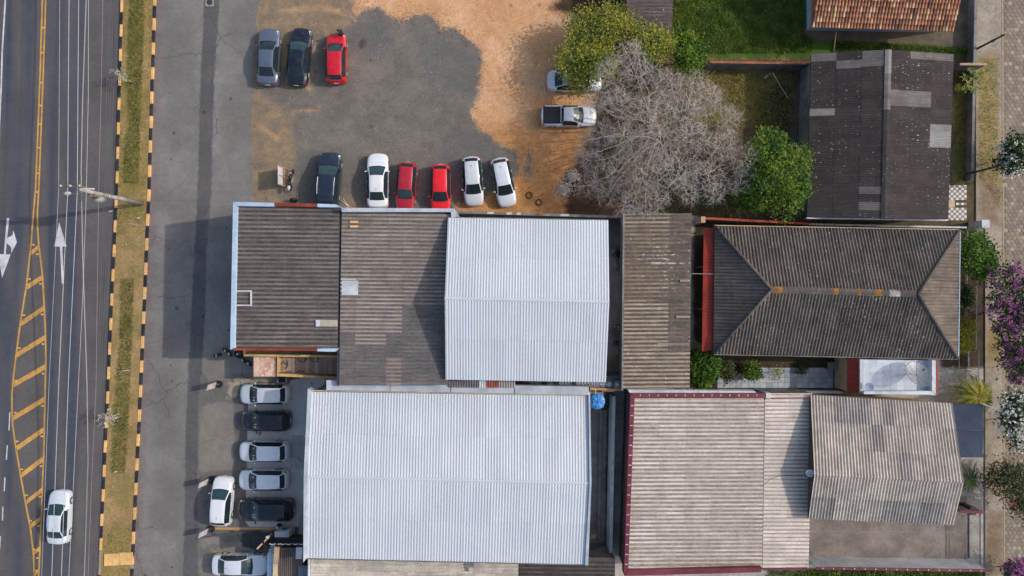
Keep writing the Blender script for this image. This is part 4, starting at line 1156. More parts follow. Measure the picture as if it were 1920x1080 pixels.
PIC = SED[:9] + [(-.060, .89, .92, .590, 1.44), (-.085, .89, .92, .585, 1.42), (-.098, .89, .92, .585, 1.40), (-.115, .89, .92, .62, 1.15), (-.125, .89, .92, .70, 1.04), (-.30, .89, .92, .74, 1.03), (-.485, .87, .90, .72, 1.02), (-.495, .84, .70, .66, .80), (-.500, .78, .48, .60, .55)]
WS, WE, RS, RE = 5, 7, 11, 13     # windscreen and rear window stations

def car(px, py, ang, L, W, shape, col, label, glass=None, rear=None, group=None, zs=1.0, rails=False, roofcol=None, sticker=None, hood_open=False, name='parked_car', black_bed=False, rear_led=False, cat='car'):
    """ang: heading of the nose in degrees, 0 = up the photograph (+Y), clockwise"""
    z_eff = .8
    loc = P(px, py, z_eff); loc.z = .006
    root = thing(name, loc, label, cat, group, rz=math.radians(-ang))
    st = []
    for (a, b, c, d, e) in shape:
        st.append((a*L, b*W/1.78, c*zs, d*W/1.78, e*zs))
    wy = (.315*L, -.295*L); wr = .315
    # refine around the wheel arches
    def at(y):
        ys = [s[0] for s in st][::-1]
        return tuple([y]+[float(np.interp(y, ys, [s[k] for s in st][::-1])) for k in range(1, 5)])
    rings = []
    idx = {}
    extra = []
    for w in wy:
        for q in (-1.18, -.95, -.55, 0, .55, .95, 1.18): extra.append(w+q*wr)
    allst = [(s, i) for i, s in enumerate(st)] + [(at(y), None) for y in extra if min(abs(y-s[0]) for s in st) > .03]
    allst.sort(key=lambda s: -s[0][0])
    for (y, w, zb, wt, zt), i in allst:
        if i is not None: idx[i] = len(rings)
        lo = .20
        for wv in wy:
            d = abs(y-wv)/wr
            if d < 1.0: lo = max(lo, .10+wr*1.12*math.sqrt(max(0, 1-d*d))+.20)
        e = min(1, (L/2-abs(y))/.06)
        lo = lo if e > .5 else .26
        lo = min(lo, zb-.1)
        cabin = zt > zb+.16
        rings.append([(0, y, .20), (w*.80, y, .20), (w*.985, y, lo), (w, y, lo+(zb-lo)*.45), (w*.985, y, zb), (wt, y, zt-(.03 if cabin else .015)), (wt*.90, y, zt), (wt*.5, y, zt+.018), (0, y, zt+.025)])
    wmax = max(s[1] for s in st)
    def bow(y):
        t_ = y/L
        return .15*min(1, (t_-.02)/.12) if t_ > .02 else (-.10*min(1, (-t_-.2)/.1) if t_ < -.2 else 0.0)
    rings = [[(x, y+bow(y)*(1-(x/wmax)**2), z) for x, y, z in r] for r in rings]
    n = len(rings[0])
    body, wsh, rwin, sides = MB(), MB(), MB(), [MB(), MB()]
    body.v = []
    for r in rings:
        body.v += r + [(-x, y, z) for x, y, z in r[1:-1]]
    per = n+n-2
    def vid(k, j, s):
        if s > 0 or j == 0 or j == n-1: return k*per+j
        return k*per+n+j-1
    glassm = glass or m_glass
    for k in range(len(rings)-1):
        ymid = (rings[k][0][1]+rings[k+1][0][1])/2
        in_ws = idx[WS] <= k < idx[WE]; in_rw = idx[RS] <= k < idx[RE]
        side_ok = idx[WS]+ (1 if idx[WE]-idx[WS] > 1 else 0) <= k < idx[RE]-1
        for s in (1, -1):
            for j in range(n-1):
                f = [vid(k, j, s), vid(k, j+1, s), vid(k+1, j+1, s), vid(k+1, j, s)]
                if s < 0: f = f[::-1]
                f = f[::-1]
                pts = [body.v[i] for i in f]
                if j >= 6 and (in_ws or in_rw):
                    (wsh if in_ws else rwin).face(pts); continue
                if j == 4 and side_ok and not (abs(ymid+.05*L) < .035):
                    sides[0 if s > 0 else 1].face(pts); continue
                if j == 0: continue
                body.f.append(tuple(f)); body.mi.append(0)
    for k, sgn in ((0, 1), (len(rings)-1, -1)):
        loop = [vid(k, j, 1) for j in range(n)] + [vid(k, j, -1) for j in range(n-2, 0, -1)]
        body.f.append(tuple(loop if sgn > 0 else loop[::-1])); body.mi.append(0)
    bo = body.build('body', col, root, smooth=True, local=True)
    md = bo.modifiers.new('es', 'EDGE_SPLIT'); md.split_angle = math.radians(38)
    w = wsh.build('windscreen', glassm, root, smooth=True, local=True)
    rwin.build('rear_window', rear or m_glass, root, smooth=True, local=True)
    for s in sides: s.build('side_window', m_glass, root, smooth=True, local=True)
    und = MB(); und.box(-.62*W/1.78, .62*W/1.78, -L*.46, L*.46, .17, .55); und.build('underbody', m_trim, root, local=True)
    for y in wy:
        for s in (1, -1):
            x = s*(W/2-.115)
            t = MB(); t.torus((x, y, .30), .225, .085, 'x', 18, 8, sx=1.15)
            wo = t.build('wheel', m_rubber, root, smooth=True, local=True)
            rm = MB(); rm.tube((x-.06*s, y, .30), (x+.075*s, y, .30), .205, .185, n=14)
            for q in range(5):
                a = 2*math.pi*q/5
                rm.tube((x+.085*s, y, .30), (x+.085*s, y+math.cos(a)*.18, .30+math.sin(a)*.18), .03, n=4)
            ro = rm.build('rim', m_alloy, None); ro.parent = wo
    for s in (1, -1):
        y = st[WS][0]-.10*L*.5; x = st[WS][1]
        m = MB(); m.prism([(s*(x-.02), y+.02), (s*(x+.16), y-.02), (s*(x+.17), y-.11), (s*(x-.01), y-.07)], st[WS][2]+.02, st[WS][2]+.15)
        m.build('wing_mirror', col, root, local=True, bevel=.02)
        # lamps hug the corners
        a, b = st[2], st[3]
        m = MB(); m.face([(s*a[1]*1.01, a[0]+.04, a[2]-.02), (s*b[1]*1.012, b[0]-.10, b[2]-.0), (s*(b[3]+.01), b[0]-.03, b[4]+.014), (s*(a[3]-.02), a[0]+.075, a[4]+.014)][::s])
        m.build('headlight', m_head, root, local=True)
        r0, r1 = st[13], st[15]
        m = MB()
        if shape is SED or shape is PIC:
            r0, r1 = st[15], st[16]
            m.prism([(s*r1[1]*1.02, r1[0]-.005), (s*r0[1]*1.01, r0[0]+.16), (s*(r0[1]*.80), r0[0]+.03), (s*r1[1]*.5, r1[0]-.012)], r1[2]-.05, r0[2]+.075)
        else:
            m.prism([(s*r1[1]*1.01, r1[0]+.0), (s*r0[1]*1.012, r0[0]+.14), (s*(r0[1]*.80), r0[0]+.10), (s*r1[1]*.80, r1[0]-.015)], r1[2]-.1, r0[2]+.03)
        m.build('tail_light', m_tail, root, local=True)
        yq = .02
        for yy in (-.02*L, -.20*L):
            m = MB(); xw = at(yy)[1]; m.box(min(s*xw, s*(xw+.025)), max(s*xw, s*(xw+.025)), yy-.09, yy+.09, .80*zs, .83*zs)
            m.build('door_handle', m_chrome if metal_handles.get(label) else col, root, local=True)
    m = MB(); m.box(-.20, .20, -L/2-.115, -L/2+.0, .60, .72); m.build('number_plate', m_plate, root, local=True)
    m = MB(); m.box(-.34, .34, L/2+.0, L/2+.125, .36, .49); m.build('grille', m_trim, root, local=True)
    # seam of bonnet, wipers, aerial
    c0, c1 = st[WS], st[3]
    m = MB()
    m.tube((-.35, c0[0]-.02, c0[4]+.04), (.25, c0[0]-.05, c0[4]+.09), .012, n=4); m.tube((.05, c0[0]-.02, c0[4]+.04), (.55, c0[0]-.06, c0[4]+.08), .012, n=4)
    m.build('wiper', m_trim, root, local=True)
    m = MB(); nb_ = 8
    for q in range(nb_):
        xa, xb = -c0[3]*.9+1.8*c0[3]*q/nb_, -c0[3]*.9+1.8*c0[3]*(q+1)/nb_
        ya, yb = c0[0]+bow(c0[0])*(1-(xa/wmax)**2), c0[0]+bow(c0[0])*(1-(xb/wmax)**2)
        m.face([(xa, ya-.03, c0[4]+.035), (xb, yb-.03, c0[4]+.035), (xb, yb+.06, c0[4]+.022), (xa, ya+.06, c0[4]+.022)])
    m.build('cowl', m_trim, root, local=True)
    re = st[10]
    m = MB(); m.tube((0, re[0]+.06, re[4]+.02), (0, re[0]-.12, re[4]+.14), .012, n=4); m.build('aerial', m_trim, root, local=True)
    if rails:
        for s in (1, -1):
            m = MB(); m.path([(s*(st[8][3]+.01), st[8][0], st[8][4]+.02), (s*(st[9][3]+.01), st[9][0], st[9][4]+.06), (s*(st[10][3]+.01), st[10][0], st[10][4]+.02)], .022, 5); m.build('roof_rail', m_chrome, root, local=True)
    if sticker:
        a, b = st[WS], st[WE]
        p = Vector((0, a[0], a[4]+.03)).lerp(Vector((0, b[0], b[4]+.03)), .55); 
        slope = math.atan2(b[4]-a[4], a[0]-b[0])
        if sticker not in text_mesh:
            cu = bpy.data.curves.new('year_sticker', 'FONT'); cu.body = sticker; cu.size = .46; cu.align_x = 'CENTER'; cu.align_y = 'CENTER'; cu.extrude = .004
            tmp = bpy.data.objects.new('tmp', cu); COL.objects.link(tmp); bpy.context.view_layer.update()
            text_mesh[sticker] = bpy.data.meshes.new_from_object(tmp.evaluated_get(bpy.context.evaluated_depsgraph_get()))
            bpy.data.objects.remove(tmp); text_mesh[sticker].materials.clear(); text_mesh[sticker].materials.append(m_plate)
        o = bpy.data.objects.new('year_sticker', text_mesh[sticker]); COL.objects.link(o); o.parent = root
        o.matrix_basis = Matrix.Translation((-.30, p.y+.10, p.z+.05)) @ Matrix.Rotation(-slope, 4, 'X') @ Matrix.Rotation(math.pi, 4, 'Z')
        m = MB(); q = Vector((0, a[0], a[4])).lerp(Vector((0, b[0], b[4])), .3)
        m.face([(.22, q.y+.10, q.z-.005), (.32, q.y+.12, q.z-.015), (.46, q.y-.12, q.z+.145), (.36, q.y-.14, q.z+.155)][::-1]); 
        for i, v in enumerate(m.v): m.v[i] = (v[0], v[1], v[2]+.05)
        m.build('price_sticker', m_plate, root, local=True)
    if black_bed:
        m = MB(); b0, b1 = st[13], st[15]
        m.prism([(-b0[3]*1.04, b0[0]-.02), (b0[3]*1.04, b0[0]-.02), (b1[3]*1.04, b1[0]+.02), (-b1[3]*1.04, b1[0]+.02)], b0[4]-.03, b0[4]+.055)
        m.build('bed_cover', m_trim, root, local=True, bevel=.02)
        m = MB(); m.path([(-.66, b0[0]-.13, b0[4]), (-.60, b0[0]-.12, b0[4]+.30), (.60, b0[0]-.12, b0[4]+.30), (.66, b0[0]-.13, b0[4])], .035, 6); m.build('roll_bar', m_chrome, root, local=True)
        for yy in (.33, .66):
            m = MB(); y = b0[0]+(b1[0]-b0[0])*yy; m.tube((-.7, y, b0[4]+.06), (.7, y, b0[4]+.06), .018, n=5); m.build('cover_rib', m_trim, root, local=True)
    return root
metal_handles = {}; text_mesh = {}
c_silver = paint('silver_paint', S(210, 214, 219), .1)  # silver paints tinted paler so the shaded sale row looks bright
c_silverb = paint('silver_blue_paint', S(218, 223, 230), .1)
c_white = paint('white_car_paint', S(226, 228, 232))
c_black = paint('black_car_paint', S(22, 27, 34), 0, .25)
c_navy = paint('navy_car_paint', S(36, 46, 66), .2, .28)
c_ink = paint('ink_blue_car_paint', S(22, 30, 44), .1, .25)
c_grey = paint('grey_blue_car_paint', S(98, 108, 126), .3, .3)
c_red = paint('red_car_paint', S(200, 14, 34))
c_crim = paint('crimson_car_paint', S(176, 24, 48))
c_bright = paint('scarlet_car_paint', S(232, 20, 34))
GP = 'cars parked in the gravel lot'; GR = 'cars lined up for sale in front of the hall'
car(503, 106, 2, 4.55, 1.80, SED, c_grey, 'grey-blue sedan parked at the west edge of the gravel lot', group=GP)
car(560, 106, 6, 4.65, 1.82, SED, c_ink, 'black sedan parked between the grey-blue sedan and the red hatchback', glass=m_glassg, group=GP)
car(630, 109, 0, 4.0, 1.72, HAT, c_red, 'red hatchback with a person standing at its nose', glass=m_glassg, group=GP)
car(616, 339, 4, 4.55, 1.90, SUV, c_navy, 'dark blue sport utility car with silver roof rails by the shop wall', glass=m_glassg, group=GP, rails=True)
car(708, 339, 0, 4.4, 1.78, SED, c_white, 'white sedan parked beside the blue sport utility car', glass=m_glassg, group=GP)
car(761.5, 348.5, 184, 3.85, 1.62, HAT, c_crim, 'old crimson hatchback facing the workshop wall', glass=m_glassg, group=GP)
car(826, 353, 180, 3.9, 1.68, HAT, c_bright, 'bright red hatchback with its bonnet under the workshop eave', group=GP)
car(886.5, 339, 176, 3.95, 1.68, HAT, c_silver, 'silver hatchback nose down, left of the two silver ones', group=GP)
car(944, 341, 169, 3.95, 1.66, HAT, c_silverb, 'silver-blue hatchback parked askew at the edge of the orange dirt', group=GP)
car(1077, 151, 90, 4.4, 1.72, SED, c_silver, 'silver car half hidden under the yellow-green tree', group=GP)
car(1066, 217, 90, 4.45, 1.72, PIC, c_silver, 'silver pickup with black bed cover beside the bare tree', group=GP, glass=m_glassg, black_bed=True, cat='pickup')
car(496, 739, 270, 3.9, 1.72, MIN, c_silver, 'silver hatchback for sale, nearest the ochre side yard', glass=m_glass, group=GR, sticker='14')
car(498, 789.5, 270, 3.95, 1.72, HAT, c_black, 'black hatchback for sale between two silver ones', group=GR, sticker='14')
car(495, 847, 270, 3.95, 1.72, MIN, c_silverb, 'silver hatchback for sale south of the first black one', group=GR, sticker='14')
car(494, 900.5, 270, 3.95, 1.72, HAT, c_silverb, 'silver hatchback for sale next to the black sport utility car', group=GR, sticker='12')
car(499, 956, 270, 4.45, 1.84, SUV, c_black, 'black sport utility car at the south end of the sale row', group=GR, sticker='12', glass=m_glassg)
car(415, 941, 4, 3.95, 1.74, MIN, c_white, 'white hatchback parked crosswise in front of the sale row', glass=m_glassg)
car(448, 1060, 91, 4.4, 1.76, SED, c_silverb, 'pale silver sedan at the lower edge beside the glass-fronted shop', glass=m_glassg)
car(109, 971, 2, 4.3, 1.74, SED, c_silverb, 'silver car driving north along the main road', glass=m_glassg, name='moving_car')

# ------------------------------------------------------------------ tyres, wheels, bikes, small street things
def tyre_at(loc, R, wd, rot, label, group, rim=None):
    root = thing('loose_tyre', loc, label, 'tyre', group)
    t = MB(); t.torus((0, 0, 0), R*.74, R*.26, 'z', 20, 8, sx=wd)
    o = t.build('tread', m_rubber, root, smooth=True, local=True); o.rotation_euler = rot; o.location.z = 0
    return root
TY = [((408, 666), (math.pi/2, 0, math.radians(15)), .36, 'upright tyre with a blue sticker, westmost of the tyres at the shop corner'), ((424, 657), (1.2, .3, math.radians(-30)), .34, 'leaning tyre against the shop corner, second from the west'),
      ((431, 663), (1.25, 0, math.radians(-60)), .33, 'tyre with a pale sticker in the middle of the shop corner heap'), ((446, 664), (.35, .2, 0), .38, 'tyre lying almost flat at the east end of the shop corner heap'),
      ((456, 675), (1.3, 0, math.radians(-55)), .30, 'small tyre with white lettering beside the flower tile porch'), ((467, 681), (1.1, 0, math.radians(-50)), .34, 'plain black tyre leaning on the flower tile porch')]
for (p, rot, R, lb) in TY:
    loc = P(*p, .4); loc.z = R*(1.0 if abs(rot[0]) > .8 else .45)+.01
    r = tyre_at(loc, R, 1.25, rot, lb, 'tyres heaped at the shop corner')
    s = MB(); s.box(-.05, .05, -.09, .09, R*.99, R*1.0+.012); s.build('sticker', m_wall_blue if 'blue' in lb else m_plate, r, local=True)
loc = P(552, 376, .15); loc.z = .36
tyre_at(loc, .36, 1.2, (1.25, 0, 0), 'black tyre leaning on the north wall of the shop', None)
for k, p in enumerate(((992, 366), (1010.5, 379.5))):
    loc = P(*p); loc.z = .05; root = thing('half_buried_tyre', loc, ('old tyre half sunk in the dirt, nearer the silver cars', 'old tyre half sunk in the dirt, nearer the yard wall')[k], 'tyre', 'tyres sunk in the dirt')
    MB().torus((0, 0, 0), .24, .05, 'z', 20, 6).build('ring', plain('dusty_rubber', S(76, 62, 50), .9, .2, 6), root, smooth=True, local=True)

def alloy(loc, R, spokes, label, group, tilt=(0, 0, 0), mat=None, tyre=True):
    root = thing('alloy_wheel', loc, label, 'wheel', group)
    root.rotation_euler = tilt
    mat = mat or m_alloy
    if tyre: MB().torus((0, 0, .09), R*.92, R*.10, 'z', 22, 6, sx=1.6).build('tyre_wall', m_rubber, root, smooth=True, local=True)
    m = MB(); m.torus((0, 0, .12), R*.82, R*.075, 'z', 22, 6); m.build('rim', mat, root, smooth=True, local=True)
    for k in range(spokes):
        a = 2*math.pi*k/spokes+.3
        d = Vector((math.cos(a), math.sin(a), 0)); n = Vector((-d.y, d.x, 0)); w = R*(.13 if spokes <= 6 else .07)
        mb = MB(); i0, i1 = d*R*.12, d*R*.80
        mb.prism([tuple((i0+n*w)[:2]), tuple((i0-n*w)[:2]), tuple((i1-n*w*.7)[:2]), tuple((i1+n*w*.7)[:2])], .09, .13)
        mb.build('spoke', mat, root, local=True)
    m = MB(); m.tube((0, 0, .07), (0, 0, .145), R*.2, R*.17, n=10); m.build('hub', mat, root, local=True)
    m = MB(); m.tube((0, 0, .02), (0, 0, .05), R*.8, n=18); m.build('back_disc', m_black, root, local=True)
    return root
m_alloyd = plain('dark_alloy', S(92, 92, 96), .4, .1, 6, metal=.5); m_alloyb = plain('bluish_alloy', S(170, 182, 204), .35, .1, 6, metal=.4)
led = thing('wheel_ledge', base_of([(968, 712), (1165, 728)], 3), 'concrete ledge carrying a row of car wheels beside the metal roofed shed', 'ledge')
MB().prism([tuple(P(x, y, 3)[:2]) for x, y in ((966, 700), (1170, 706), (1170, 729), (966, 722))], 0, 3.0).build('slab', m_wall_dark, led)
MB().prism([tuple(P(x, y, 3.2)[:2]) for x, y in ((1106, 727), (1168, 729), (1168, 733), (1106, 731))], 2.6, 3.25).build('brick_edge', plain('orange_brick', S(206, 146, 96), .9, .25, 3), led)
rowx = [(975, 717, .22, 9, 2), (998, 716.5, .27, 6, 1), (1009.5, 716.5, .26, 5, 0), (1020.5, 717, .25, 10, 2), (1030.5, 717, .24, 8, 0), (1043, 717.5, .26, 5, 2), (1055, 717.5, .28, 7, 0), (1066.5, 717.5, .25, 8, 1), (1076.5, 718, .23, 6, 2), (1086.5, 718, .27, 10, 0), (1097.5, 718, .28, 5, 0), (1110, 719.5, .28, 8, 0), (1120, 719.5, .27, 6, 1), (1131.5, 720, .28, 9, 0), (1142, 720, .27, 6, 0), (1157.5, 721, .36, 10, 0)]
ords = ['first', 'second', 'third', 'fourth', 'fifth', 'sixth', 'seventh', 'eighth', 'ninth', 'tenth', 'eleventh', 'twelfth', 'thirteenth', 'fourteenth', 'fifteenth']
for k, (x, y, R, sp, mi) in enumerate(rowx):
    loc = P(x, y, 3.05); loc.z = 3.0
    lb = 'large many-spoked wheel at the east end of the ledge row' if k == 15 else '%s car wheel from the west in the ledge row' % ords[k]
    alloy(loc, R, sp, lb, 'car wheels along the ledge', (0, 0, random.uniform(0, 2)), (m_alloy, m_alloyb, m_alloyd)[mi], tyre=(k == 15))
for (x, y, R, sp, mi, lb) in ((1158, 705, .26, 5, 0, 'single bright wheel just north of the large ledge wheel'), (1160.5, 477.5, .26, 8, 2, 'north one of three wheels against the outbuilding wall'), (1160.5, 491, .26, 5, 0, 'middle one of three wheels against the outbuilding wall'), (1161, 504, .26, 5, 0, 'south one of three wheels against the outbuilding wall'),
                           (858.5, 403, .22, 6, 2, 'small dark wheel hard against the workshop parapet'), (872, 403.5, .30, 8, 2, 'dark wheel in the middle of three north of the shed'), (888, 404, .30, 5, 0, 'bright five-spoked wheel north of the shed roof')):
    z = .25 if y < 500 and x < 900 else .02
    loc = P(x, y, .1); loc.z = .01
    alloy(loc, R, sp, lb, 'loose wheels in the shed yard', (0, 0, random.uniform(0, 2)), (m_alloy, m_alloyb, m_alloyd)[mi])
fd = thing('car_fender', P(1158, 469), 'bent grey car fender beside the three wheels', 'car part')
mb = MB(); c = P(1158, 469)
for k in range(7):
    a0, a1 = math.pi*.15*k, math.pi*.15*(k+1)
    mb.face([(c.x+.5*math.cos(a0)-.1, c.y-.2+.5*math.sin(a0), .05), (c.x+.5*math.cos(a1)-.1, c.y-.2+.5*math.sin(a1), .05), (c.x+.28*math.cos(a1)-.05, c.y-.2+.28*math.sin(a1), .30), (c.x+.28*math.cos(a0)-.05, c.y-.2+.28*math.sin(a0), .30)])
mb.build('panel', m_steel, fd)
bench = thing('metal_trolley', P(1154, 628), 'narrow metal trolley with jars in the shed yard', 'trolley')
c = P(1154, 628); mb = MB(); mb.box(c.x-.3, c.x+.3, c.y-.9, c.y+.9, .55, .6); mb.build('tray', m_wall_grey, bench)
for sx in (-1, 1):
    for sy in (-1, 1): MB().tube((c.x+sx*.27, c.y+sy*.85, 0), (c.x+sx*.27, c.y+sy*.85, .56), .025, n=5).build('leg', m_steel, bench)
for k, (dx, dy, r) in enumerate(((-.15, .75, .1), (.14, .72, .09), (.15, .5, .08), (.05, -.6, .2))):
    t = thing('jar', (c.x+dx, c.y+dy, .6), ('white jar at the north-west corner of the trolley', 'white jar at the north-east corner of the trolley', 'small white jar south of the two corner jars', 'dark basin at the south end of the trolley')[k], 'jar' if k < 3 else 'basin')
    m = MB(); m.tube((c.x+dx, c.y+dy, .601), (c.x+dx, c.y+dy, .75), r, r*.9, n=12); m.build('body', m_wall_w if k < 3 else plain('slate_plastic', S(66, 72, 84), .5), t)
rag = thing('orange_cloth', P(1157, 671), 'crumpled orange cloth dropped in the shed yard', 'cloth')
mb = MB(); c = P(1157, 671)
for k in range(14):
    a = random.random()*6.3; r = random.uniform(.05, .3); w = random.uniform(.08, .16)
    mb.face([(c.x+math.cos(a)*r+random.uniform(-w, w), c.y+math.sin(a)*r+random.uniform(-w, w), random.uniform(.02, .12)) for _ in range(4)])
mb.build('fold', plain('orange_fabric', S(206, 120, 44), .9, .2, 6), rag)

# water tank on a stand over the alley
um = thing('water_tank', P(1116, 748), 'round blue water tank with ribbed lid beside the east end of the metal hall', 'water tank')
zt = 4.3; c = P(1120, 753, zt); m_ub = plain('blue_plastic', S(56, 128, 196), .5, .08, 3); m_ub2 = plain('blue_plastic_light', S(74, 146, 208), .5, .08, 3)
MB().tube((c.x, c.y, zt-1.0), (c.x, c.y, zt-.02), .48, .56, n=24).build('tank_body', m_ub, um, smooth=True)
for k in range(8):
    a0, a1 = math.pi*k/4+.2, math.pi*(k+1)/4+.2; mb = MB(); top = Vector((c.x, c.y, zt+.20))
    for q in range(4):
        b0, b1 = a0+(a1-a0)*q/4, a0+(a1-a0)*(q+1)/4; lift_ = [.0, .035, .045, .035, .0]
        def E_(ang, r, z): return Vector((c.x+r*math.cos(ang), c.y+r*math.sin(ang), z))
        mb.face([top, E_(b0, .36, zt+.13+lift_[q]), E_(b1, .36, zt+.13+lift_[q+1])])
        mb.face([E_(b0, .36, zt+.13+lift_[q]), E_(b0, .61, zt), E_(b1, .61, zt), E_(b1, .36, zt+.13+lift_[q+1])])
    mb.build('lid_panel', m_ub if k % 2 else m_ub2, um)
    MB().path([top+Vector((0, 0, .008)), E_(a0, .36, zt+.137), E_(a0, .61, zt+.01)], .014, 4).build('rib', plain('dark_blue_seam', S(30, 74, 126)), um)
MB().box(c.x-.62, c.x+.62, c.y-.62, c.y+.62, zt-1.12, zt-1.001).build('platform', m_wall_grey, um)
for sx in (-1, 1):
    for sy_ in (-1, 1): MB().box(c.x+sx*.5-.07, c.x+sx*.5+.07, c.y+sy_*.5-.07, c.y+sy_*.5+.07, 0, zt-1.121).build('leg', m_wall_grey, um)
MB().tube((c.x-.1, c.y+.55, zt-.1), (c.x-.15, c.y+1.0, zt-.15), .03, n=6).build('inlet_pipe', m_wall_w, um)

# person at the nose of the red hatchback
def person(loc, face):
    root = thing('person', loc, 'person in dark clothes standing at the nose of the red hatchback', 'person', rz=face)
    me = bpy.data.meshes.new('body')
    J = [((0, 0, .92), .15), ((0, .02, 1.15), .145), ((0, .03, 1.38), .16), ((0, .05, 1.50), .065), ((0, .09, 1.58), .075),
         ((.10, 0, .88), .10), ((.11, .03, .50), .075), ((.11, 0, .10), .05), ((.12, .14, .05), .045),
         ((-.10, 0, .88), .10), ((-.12, -.05, .50), .075), ((-.12, -.09, .10), .05), ((-.13, .06, .05), .045),
         ((.19, .03, 1.40), .075), ((.24, .05, 1.12), .052), ((.15, .30, 1.08), .04),
         ((-.19, .03, 1.40), .075), ((-.25, .06, 1.12), .052), ((-.12, .30, 1.12), .04)]
    Eg = [(0, 1), (1, 2), (2, 3), (3, 4), (0, 5), (5, 6), (6, 7), (7, 8), (0, 9), (9, 10), (10, 11), (11, 12), (2, 13), (13, 14), (14, 15), (2, 16), (16, 17), (17, 18)]
    me.from_pydata([j[0] for j in J], Eg, []); me.update()
    o = put('body', me, plain('dark_clothes', S(40, 34, 42), .9, .2, 6), root, local=True)
    sk = o.modifiers.new('skin', 'SKIN'); sk.use_smooth_shade = True
    for k, d in enumerate(me.skin_vertices[0].data):
        d.radius = (J[k][1], J[k][1]); d.use_root = (k == 0)
    o.modifiers.new('sub', 'SUBSURF').levels = 1; o.modifiers['sub'].render_levels = 1
    skin = plain('skin', S(176, 126, 104), .6, .05, 8); hairm = plain('dark_hair', S(26, 20, 18), .7, .2, 12)
    bm = bmesh.new(); bmesh.ops.create_uvsphere(bm, u_segments=16, v_segments=12, radius=.105)
    for v in bm.verts:
        v.co.z *= 1.2; v.co.x *= .86
        if v.co.y > .04: v.co.y += .012*(1-abs(v.co.x)/.1)
        if abs(v.co.x) < .02 and v.co.y > .08 and -.03 < v.co.z < .02: v.co.y += .022
    hm = bpy.data.meshes.new('head'); bm.to_mesh(hm); bm.free(); hm.polygons.foreach_set('use_smooth', [True]*len(hm.polygons))
    h = put('head', hm, skin, root, local=True); h.location = (0, .12, 1.67); h.rotation_euler = (-.35, 0, 0)
    bm = bmesh.new(); bmesh.ops.create_uvsphere(bm, u_segments=16, v_segments=12, radius=.118)
    bmesh.ops.delete(bm, geom=[v for v in bm.verts if v.co.z < -.02 and v.co.y > -.03 or v.co.y > .085 and v.co.z < .06], context='VERTS')
    for v in bm.verts: v.co.z *= 1.18; v.co.x *= .9
    hm = bpy.data.meshes.new('hair'); bm.to_mesh(hm); bm.free()
    h = put('hair', hm, hairm, root, local=True); h.location = (0, .115, 1.68); h.rotation_euler = (-.35, 0, 0)
    for s in (1, -1):
        palm = Vector((.14*s, .34, 1.10)); mb = MB()
        mb.path([(.15*s, .30, 1.09), palm, palm+Vector((-.01*s, .05, .0))], [.03, .036, .034], 6)
        for k in range(4):
            b = palm+Vector((-.03*s+.02*s*k, .05, 0)); mb.path([b, b+Vector((-.005*s, .035, -.005)), b+Vector((-.012*s, .055, -.025))], [.010, .009, .007], 5)
        b = palm+Vector((-.035*s, .0, .0)); mb.path([b, b+Vector((-.025*s, .03, .0)), b+Vector((-.03*s, .05, .0))], [.011, .010, .008], 5)
        mb.build('hand', skin, root, smooth=True, local=True)
        mb = MB(); fx = .12*s; fy = .14 if s > 0 else .06
        mb.path([(fx, fy-.17, .05), (fx, fy-.08, .06), (fx*1.02, fy+.02, .05), (fx*1.02, fy+.08, .04)], [.04, .048, .045, .03], 8); mb.build('shoe', m_plate, root, smooth=True, local=True)
    return root
loc = P(645.5, 70.5); loc.z = .004
person(loc, math.radians(70))

# motorcycle
def bike_wheel(mb, y, R, r, x=0): mb.torus((x, y, R+r), R, r, 'x', 20, 6)
loc = P(549, 339); loc.z = .005
mc = thing('motorcycle', loc, 'black motorcycle with pale tail parked beside the notice board', 'motorcycle', rz=math.radians(-8))
for y in (-.66, .66):
    mb = MB(); bike_wheel(mb, y, .24, .055); mb.build('wheel', m_rubber, mc, smooth=True, local=True)
mb = MB(); mb.path([(0, -.66, .30), (0, -.2, .42), (0, .25, .62), (0, .5, .85)], .04, 6); mb.path([(0, .66, .30), (0, .5, .85), (0, .45, .98)], .035, 6); mb.build('frame', m_trim, mc, local=True)
mb = MB(); mb.prism([(-.13, -.25), (.13, -.25), (.13, .2), (-.13, .2)], .25, .55); mb.build('engine', m_steel, mc, local=True, bevel=.04)
mb = MB(); mb.path([(0, -.05, .80), (0, .1, .84), (0, .28, .84), (0, .40, .78)], [.10, .16, .15, .07], 10); mb.build('fuel_tank', m_black, mc, smooth=True, local=True)
mb = MB(); mb.path([(0, -.62, .80), (0, -.4, .78), (0, -.05, .76)], [.09, .13, .12], 8); mb.build('seat', m_trim, mc, smooth=True, local=True)
mb = MB(); mb.path([(0, -.95, .80), (0, -.78, .83), (0, -.55, .80)], [.05, .13, .11], 8); mb.build('tail_fairing', m_wall_w, mc, smooth=True, local=True)
mb = MB(); mb.path([(-.38, .30, 1.0), (-.2, .42, 1.02), (.2, .42, 1.02), (.38, .30, 1.0)], .018, 6); mb.build('handlebar', m_steel, mc, local=True)
mb = MB(); mb.tube((0, .48, .88), (0, .62, .86), .09, .07, n=10); mb.build('headlamp', m_chrome, mc, smooth=True, local=True)

